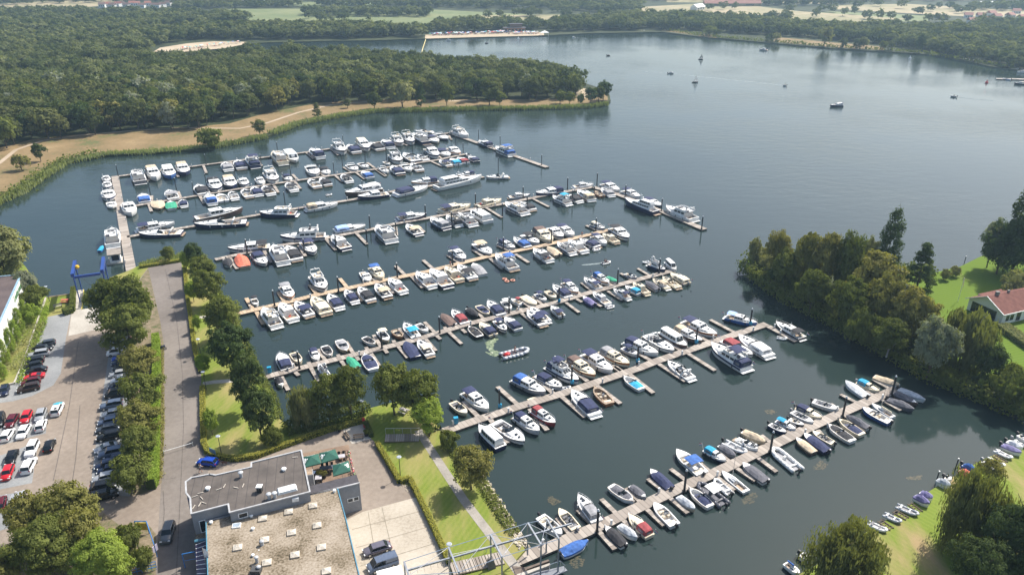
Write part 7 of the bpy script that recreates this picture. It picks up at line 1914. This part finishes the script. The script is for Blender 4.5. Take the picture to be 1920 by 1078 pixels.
# barrier chain, info board, hoarding, fences
root = empty('rope_barrier', (0, 0, 0), 0, 'white striped rope barrier lying across the road near the cafe', 'barrier')
a, b_ = W(308, 852, LZ), W(362, 836, LZ); m = MB(); m.tube((a.x, a.y, LZ + .7), (b_.x, b_.y, LZ + .7), .05, 6); m.build('rope', whitep, root)
for q_ in (a, b_):
    m = MB(); m.tube((q_.x, q_.y, LZ), (q_.x, q_.y, LZ + .9), .06, 6); m.build('post', whitep, root)
p_ = W(401, 859, LZ); root = empty('info_board', p_, R(-30), 'small blue information board in the curved hedge', 'sign'); m = MB(); m.box((0, 0, 1.6), (1.5, .06, .9)); m.build('panel', paint('board_blue', (.10, .22, .32), .4), root)
m = MB(); m.tube((-.6, 0, 0), (-.6, 0, 1.9), .04, 5); m.tube((.6, 0, 0), (.6, 0, 1.9), .04, 5); m.build('post', steel, root)
root = empty('hoarding', (0, 0, 0), 0, 'blue framed hoarding with yellow panel beside the road entrance', 'hoarding')
a, b_, c_ = [W(*tp('X', x, y), LZ + 2.4) for x, y in ((912, 712), (992, 712), (1045, 870))]
m = MB()
for q_ in (a, b_, c_): m.tube((q_.x, q_.y, LZ), q_, .07, 6)
m.path([a, b_, c_], .07, 6); m.build('frame', paint('bright_blue_steel', (.03, .16, .42), .4), root)
m = MB(); d_ = b_ - a; m.box(((a.x + b_.x) / 2, (a.y + b_.y) / 2, LZ + 1.4), (d_.length * .9, .08, 1.4), 0, math.atan2(d_.y, d_.x)); m.build('panel', paint('hoarding_yellow', (.55, .42, .06), .6), root)
m = MB(); m.box((c_.x - .3, c_.y + .5, LZ + 1.2), (.08, .9, 1.1), 0, R(-20)); m.build('poster', paint('poster_pale', (.55, .5, .6), .6), root)
root = empty('gate', (0, 0, 0), 0, 'blue metal gate at the bottom edge below the lime tree', 'gate')
a, b_ = W(*tp('X', 905, 1020), LZ + 1.5), W(*tp('X', 1052, 985), LZ + 1.5); a2 = a + (a - b_) * .6; m = MB()
for z in (0, -.5, -1.0): m.tube((a2.x, a2.y, a.z + z), (b_.x, b_.y, b_.z + z), .06, 5)
for t in range(8): q_ = a2.lerp(b_, t / 7); m.tube((q_.x, q_.y, LZ), (q_.x, q_.y, LZ + 1.5), .04, 5)
m.build('bars', paint('bright_blue_steel', (.03, .16, .42), .4), root)
root = empty('kerb_wall', (0, 0, 0), 0, 'low grey kerb wall between the white hall planting and the car park', 'wall')
P = wl([(86, 560), (72, 600), (58, 640), (44, 682), (27, 720), (8, 724)], LZ); m = MB()
for a, b_ in zip(P[:-1], P[1:]):
    d_ = b_ - a; nr = Vector((-d_.y, d_.x, 0)).normalized() * .14; m.prism([a + nr, a - nr, b_ - nr, b_ + nr], LZ, LZ + .4)
m.build('wall', sliconc, root)
root = empty('shore_fence', (0, 0, 0), 0, 'tan timber edge along the waterside picnic corner', 'fence')
P = wl([(90, 558), (131, 552)], LZ); m = MB(); m.tube((P[0].x, P[0].y, LZ + .1), (P[1].x, P[1].y, LZ + .1), .15, 5); m.build('timber', paint('tan_timber', (.45, .33, .2), .8), root)
# swimmers' floats
for k, (x, y, c_) in enumerate([(1355, 555, 'o'), (1380, 580, 'o'), (1445, 570, 'o')]):
    p_ = on('I', x, y, .2); m = MB()
    for j in range(10):
        a1, a2 = j * PI / 5, (j + 1) * PI / 5; m.tube((.55 * math.cos(a1), .55 * math.sin(a1), .15), (.55 * math.cos(a2), .55 * math.sin(a2), .15), .16, 6)
    m.ball((0, 0, .3), .2, 1, 8)
    o = m.build('swim_ring', [paint('coral', (.7, .32, .22), .4), skin_m]); o.location = (p_.x, p_.y, 0)
    tag(o, 'coral swim ring floating near the white flybridge yacht, ' + ['left', 'lower middle', 'right'][k] + ' of three', 'swim ring', 'swim rings')
p_ = on('P', 945, 500, .1); m = MB(); m.loft([[(-.35, -1.5, .1), (.35, -1.5, .1)], [(-.42, 0, .12), (.42, 0, .12)], [(-.1, 1.6, .15), (.1, 1.6, .15)]], cap0=False, cap1=False); m.prism([(-.3, -1.5), (.3, -1.5), (.4, 0), (.12, 1.5), (-.12, 1.5), (-.4, 0)], .02, .09); o = m.build('paddle_board', gel('c')); o.location = p_; o.rotation_euler = (0, 0, R(-60)); tag(o, 'cream paddle board floating under the blue topped cruiser', 'paddle board')
# green raft at the reeds
p_ = W(692, 210, .3); root = empty('work_raft', (p_.x, p_.y, 0), R(-8), 'small green roofed raft moored at the reeds', 'raft')
m = MB(); m.box((0, 0, .2), (8, 3.4, .5)); m.build('float', floatm, root); m = MB(); m.loft([[(-3.4, -1.5, .9), (-3.4, 0, 1.6), (-3.4, 1.5, .9)], [(3.2, -1.5, .9), (3.2, 0, 1.6), (3.2, 1.5, .9)]]); m.build('cover', paint('raft_green', (.04, .30, .22), .7), root)
# wakes, weed
def patch(name, tile, pts, z, mat, label, sub=2):
    P = [(q.x, q.y) for q in (on(tile, x, y, z) for x, y in pts)]; rng = random.Random(len(pts) * 7); m = MB()
    x0, x1, y0, y1 = min(q[0] for q in P), max(q[0] for q in P), min(q[1] for q in P), max(q[1] for q in P)
    cx, cy = (x0 + x1) / 2, (y0 + y1) / 2; n = 0; tries = 0; r0 = .16 if 'weed' in name else .22
    N_ = 90 if 'weed' in name else 420
    while n < N_ and tries < 9000:
        tries += 1; x, y = rng.uniform(x0, x1), rng.uniform(y0, y1)
        if not inside((x, y), P): continue
        n += 1; r = r0 * rng.uniform(.3, 1.6); a = rng.uniform(0, 6); zz = z + n * .00004
        k = 6; vs = [(x + r * rng.uniform(.5, 1.4) * math.cos(a + j * 2 * PI / k), y + r * rng.uniform(.3, 1) * math.sin(a + j * 2 * PI / k), zz) for j in range(k)]
        c0 = sum(vs[j][0] * vs[(j + 1) % k][1] - vs[(j + 1) % k][0] * vs[j][1] for j in range(k))
        m.add(vs if c0 > 0 else vs[::-1], [tuple(range(k))])
    return tag(m.build(name, mat), label, None, None, 'stuff')
foam = surf('wake_foam', [(.42, (.10, .14, .085)), (.55, (.24, .28, .17)), (.64, (.50, .54, .42))], .9, 3.5, rough=.4)
foam2 = surf('thin_wake', [(.4, (.04, .06, .055)), (.62, (.26, .30, .29))], .5, 2.5, rough=.2)
patch('wake', 'L', [(1120, 565), (1160, 570), (1100, 640), (1110, 690), (1190, 720), (1190, 770), (1100, 765), (1010, 715), (1050, 725), (1110, 740), (1040, 680), (1020, 610)], .012, foam, 'churned pale green wake behind the grey rib')
patch('wake', 'G', [(790, 975), (780, 985), (600, 1000), (590, 996)], .012, foam2, 'thin pale wake behind the small inflatable')
patch('wake', 'Z', [(1592, 472), (1770, 490), (1770, 494), (1592, 476)], .012, foam2, 'thin wake of the grey motorboat on the right')
patch('wake', 'J', [(1560, 212), (1620, 216), (1620, 219), (1560, 216)], .012, foam2, 'short wake of the far white speedboat')
for q_, lb in [([(1180, 132), (1225, 136), (1258, 138)], 'long faint wake left of the small white motorboat'), ([(1264, 139), (1330, 146), (1465, 160)], 'long faint wake behind the tiny motorboat in mid lake'), ([(1372, 92), (1400, 93), (1422, 94)], 'faint wake behind the white cruiser near the far shore')]:
    tag(ribbon('wake', q_, 1.6, .012, foam2, None), lb, None, None, 'stuff')
weed = surf('water_weed', [(.4, (.04, .045, .03)), (.6, (.085, .07, .042))], 1.2, 4, rough=.6)
for t_, pts, lb in [('Q', [(360, 290), (430, 285), (520, 340), (440, 385), (380, 330)], 'brown weed patch left of the shore end, nearest jetty'), ('Q', [(600, 960), (700, 900), (770, 960), (740, 1040), (660, 1060)], 'large brown weed patch below the blue covered boat'),
                    ('S', [(1090, 880), (1200, 810), (1270, 830), (1200, 930), (1100, 930)], 'brown weed patch beneath the sailing boat'), ('T', [(70, 450), (130, 430), (210, 465), (130, 495)], 'weed patch left of the blue topped cuddy boat'),
                    ('T', [(600, 1030), (680, 975), (760, 1020), (700, 1075), (590, 1075)], 'weed patch below the tan covered boat'), ('U', [(860, 415), (970, 400), (960, 430), (880, 432)], 'weed patch before the upper weeping willow')]:
    patch('water_weed', t_, pts, .012, weed, lb)
# planks of the dinghy berths
for k, (x0, y0, x1, y1) in enumerate([(680, 705, 770, 765), (780, 640, 875, 695), (885, 590, 965, 650), (1460, 265, 1545, 315)]):
    a, b_ = on('U', x0, y0, LZ - .2), on('U', x1, y1, LZ - .2); d_ = b_ - a; nr = Vector((-d_.y, d_.x, 0)).normalized() * .45
    m = MB()
    for s in (-1, 1): m.tube(a + nr * s, b_ + nr * s, .09, 5)
    for t in range(5): q_ = a.lerp(b_, (t + .5) / 5); m.tube(q_ + nr, q_ - nr, .05, 4)
    o = m.build('slip_rails', paint('old_timber', (.16, .12, .08), .9)); tag(o, ['wooden slip rails after the first inflatable by the huge willow', 'wooden slip rails between the two grey inflatables', 'wooden slip rails below the mauve covered dinghy', 'wooden slip rail beside the cream inflatable'][k], 'slip rails')

# ------------------------------------------------------------------ far buildings and beach life
redroof = paint('far_red_roof', (.28, .11, .08), .8); brownroof = paint('far_brown_roof', (.16, .10, .08), .8)
def far_house(px, py, w_, d_, h_, a, wall, roof, label, group):
    p_ = W(px, py, LZ); root = empty('house', (p_.x, p_.y, LZ), a, label, 'house', group)
    m = MB(); m.box((0, 0, h_ / 2), (w_, d_, h_)); m.build('wall', wall, root)
    m = MB(); m.loft([[(-w_ / 2 - .4, -d_ / 2 - .5, h_), (-w_ / 2 - .4, 0, h_ + d_ * .38), (-w_ / 2 - .4, d_ / 2 + .5, h_)], [(w_ / 2 + .4, -d_ / 2 - .5, h_), (w_ / 2 + .4, 0, h_ + d_ * .38), (w_ / 2 + .4, d_ / 2 + .5, h_)]]); m.build('roof', roof, root)
    m = MB()
    for k in range(3): m.box((-w_ * .3 + k * w_ * .3, -d_ / 2 - .03, h_ * .5), (w_ * .14, .05, h_ * .35))
    m.build('windows', glass, root)
random.seed(5)
for x, y, w_, a, wl_, rf_, lb in [(132, 51, 16, .5, whitewall, brownroof, 'white house among the woods, left of the pair'), (150, 49, 13, -.3, whitewall, brownroof, 'white gabled house among the woods, right of the pair'),
                               (115, 53, 9, .2, whitewall, brownroof, 'small white building beside the pair of wood houses'), (1308, 19, 26, .9, whitewall, whitep, 'large white pitched building in the far fields'),
                               (1372, 12, 84, .03, field_b, redroof, 'very long low pinkish barn in the far fields')]:
    far_house(x, y, w_, 10 if w_ < 50 else 11, 4, a, wl_, rf_, lb, 'buildings in the far landscape')
for k in range(14): far_house(192 + k * 9.5 + random.uniform(-2, 2), 14 + random.uniform(-3, 2), 8.5, 7, 4.5, random.uniform(-.3, .3), whitewall, random.choice([redroof, brownroof, brownroof]), 'pale village house in the hazy row beyond the left woods', 'village houses beyond the left woods')
for k, (x, y) in enumerate([(1822, 44), (1838, 34), (1850, 42), (1868, 36), (1880, 46), (1893, 34), (1905, 26), (1858, 30), (1915, 38), (1815, 34)]): far_house(x, y, 9, 8, 3.5, random.uniform(-.4, .4), whitewall, redroof, 'red roofed village house beyond the far right woods', 'red roofed houses beyond the right woods')
for k in range(8): far_house(420 + k * 11, 5 + random.uniform(-1, 1), 9, 8, 4.5, random.uniform(-.3, .3), whitewall, redroof, 'hazy house in the farthest village at the top', 'farthest village houses')
# beach pavilion and its jetty
p_ = W(964, 60, LZ); root = empty('beach_pavilion', (p_.x, p_.y, LZ), .1, 'two storey brown beach pavilion with terraces on the far shore', 'building')
m = MB(); m.box((0, 0, 2), (22, 10, 4)); m.box((2, 3, 5.5), (12, 7, 3.5)); m.build('wall', paint('pavilion_brown', (.28, .17, .12), .8), root)
m = MB(); m.box((0, 0, 4.15), (24, 12, .3)); m.box((2, 3, 7.5), (14, 9, .4)); m.build('roof', darkroof, root)
m = MB()
for k in range(6): m.box((-9 + k * 3.6, -5.05, 2), (2.4, .1, 2))
m.build('windows', glass, root)
p0, p1 = W(1008, 69, .6), W(1030, 67, .6)
m = MB(); m.prism([(W(992, 66, .6)).xy, (p1).xy, (p1 + Vector((0, 3, 0))).xy, (W(992, 66, .6) + Vector((0, 3, 0))).xy], .2, .7); o = m.build('jetty', [whitep]); tag(o, 'white jetty running out from the far beach pavilion', 'jetty')
root = empty('jetty_pavilion', W(1021, 67.5, .6), 0, 'small white canopy pavilion at the end of the far jetty', 'pavilion')
m = MB(); m.loft([[(-4, -3, 3), (4, -3, 3), (4, 3, 3), (-4, 3, 3)], [(-.1, -.1, 5), (.1, -.1, 5), (.1, .1, 5), (-.1, .1, 5)]], closed=True); m.build('canopy', whitep, root)
for sx in (-3.6, 3.6):
    for sy in (-2.6, 2.6):
        m = MB(); m.tube((sx, sy, -.5), (sx, sy, 3), .12, 6); m.build('post', whitep, root)
def crowd(pxs, n, label, seed, w_):
    rng = random.Random(seed); P = wl(pxs, LZ); m = MB()
    for _ in range(n):
        k = rng.randrange(len(P) - 1); q = P[k].lerp(P[k + 1], rng.random()); x, y = q.x + rng.uniform(-1, 1), q.y + rng.uniform(0, w_)
        t = rng.random()
        if t < .3: m.tube((x, y, LZ), (x, y, LZ + 2.0), .04, 4, 4); m.tube((x, y, LZ + 1.9), (x, y, LZ + 2.3), 1.3, 8, rng.choice([0, 0, 1, 2, 5]), r2=.1)
        elif t < .65: m.tube((x, y, LZ), (x, y, LZ + .85), .16, 6, rng.randrange(6), r2=.2); m.tube((x, y, LZ + .85), (x, y, LZ + 1.45), .22, 6, rng.randrange(6), r2=.16); m.ball((x, y, LZ + 1.62), .13, 3, 6)
        else: m.box((x, y, LZ + .1), (1.9, .9, .12), rng.randrange(6), rng.uniform(0, 3)); m.ball((x + .5, y, LZ + .25), .14, 3, 6); m.box((x - .1, y, LZ + .22), (1.2, .35, .18), 3)
    o = m.build('beach_crowd', [whitep, paint('crowd_blue', (.06, .12, .4), .8), paint('crowd_red', (.5, .06, .05), .8), skin_m, dark_steel, paint('crowd_teal', (.1, .4, .4), .8)])
    tag(o, label, None, None, 'stuff')
crowd([(805, 68), (860, 66.5), (920, 64.5), (950, 63)], 320, 'bathers and parasols crowding the far beach', 3, 14)
crowd([(950, 65), (1010, 65)], 90, 'people on the beach terraces at the pavilion', 4, 12)
crowd([(335, 95), (380, 90), (450, 82)], 70, 'few bathers on the left beach behind the peninsula', 6, 10)
# little sailing boats, buoys
def sail(tile, x, y, mast_h, L, hullc, sailc, label, z=0):
    p_ = on(tile, x, y, 0); r_ = boat(Vector((p_.x - L / 2, p_.y, 0)), Vector((p_.x + L / 2, p_.y + .5, 0)), 'Y', hullc, '-', random.Random(2)); tag(r_, label, 'sailing boat', 'boats out on the open lake')
    m = MB(); h_ = mast_h; m.add([(0, .06 * L, 1.4), (.15, -.38 * L, 1.3), (.25, -.1 * L, h_ * .5), (0, .07 * L, h_)], [(0, 1, 2, 3), (3, 2, 1, 0)]); m.add([(0, .1 * L, h_ * .85), (0, .46 * L, 1.1), (.3, .14 * L, 1.2)], [(0, 1, 2), (2, 1, 0)]); m.build('sail', sailc, r_)
sail('Z', 320, 403, 5.2, 4.2, 'd', whitep, 'little sailing boat with white sails in the middle of the lake')
sail('Z', 348, 291, 4.6, 3.8, 'k', paint('dark_sail', (.03, .03, .04), .8), 'little sailing boat with dark sail beyond the white sailed one')
for t_, x, y, c_, lb in [('Z', 1365, 286, whitep, 'white and orange buoy near the far right shore'), ('Z', 1738, 405, red, 'small red buoy off the far right jetty'), ('J', 1236, 220, whitep, 'white buoy in front of the far jetty pavilion')]:
    p_ = on(t_, x, y, 0); m = MB(); m.tube((0, 0, -.3), (0, 0, .8), 1.0, 10, r2=.9); m.tube((0, 0, .8), (0, 0, 2.2), .5, 8, r2=.1); o = m.build('buoy', c_); o.location = p_; tag(o, lb, 'buoy')
p0, p1 = W(1905, 131, .4), W(1990, 136, .4); p2 = W(1870, 150, .4); m = MB()
m.prism([(W(1868, 149, .4)).xy, (W(1960, 151, .4)).xy, (W(1960, 149, .4)).xy, (W(1868, 147.4, .4)).xy], .1, .6); o = m.build('jetty', [planks]); tag(o, 'jetty at the right edge of the far shore', 'jetty')
m = MB(); q_ = [W(789, 105, .1), W(793, 90, .1), W(798, 75, .1)]; m.path([(v.x, v.y, .1) for v in q_], .35, 5); o = m.build('swim_boom', paint('boom_yellow', (.6, .5, .2), .6)); tag(o, 'yellow floating boom from the far beach toward the peninsula', 'boom')

# ------------------------------------------------------------------ haze
m = MB(); m.box((0, 2975, 43.5), (12300, 6650, 91)); hz_ = m.build('haze', bpy.data.materials.new('haze_air'))
hm = hz_.data.materials[0]; hm.use_nodes = True; n = hm.node_tree; n.nodes.remove(n.nodes['Principled BSDF'])
pv = n.nodes.new('ShaderNodeVolumePrincipled'); pv.inputs['Color'].default_value = (.55, .79, 1.0, 1); pv.inputs['Density'].default_value = .00016; pv.inputs['Anisotropy'].default_value = .3
n.links.new(pv.outputs[0], n.nodes['Material Output'].inputs['Volume'])
hz_['kind'] = 'stuff'; hz_['label'] = 'thin blue summer haze over the lake'
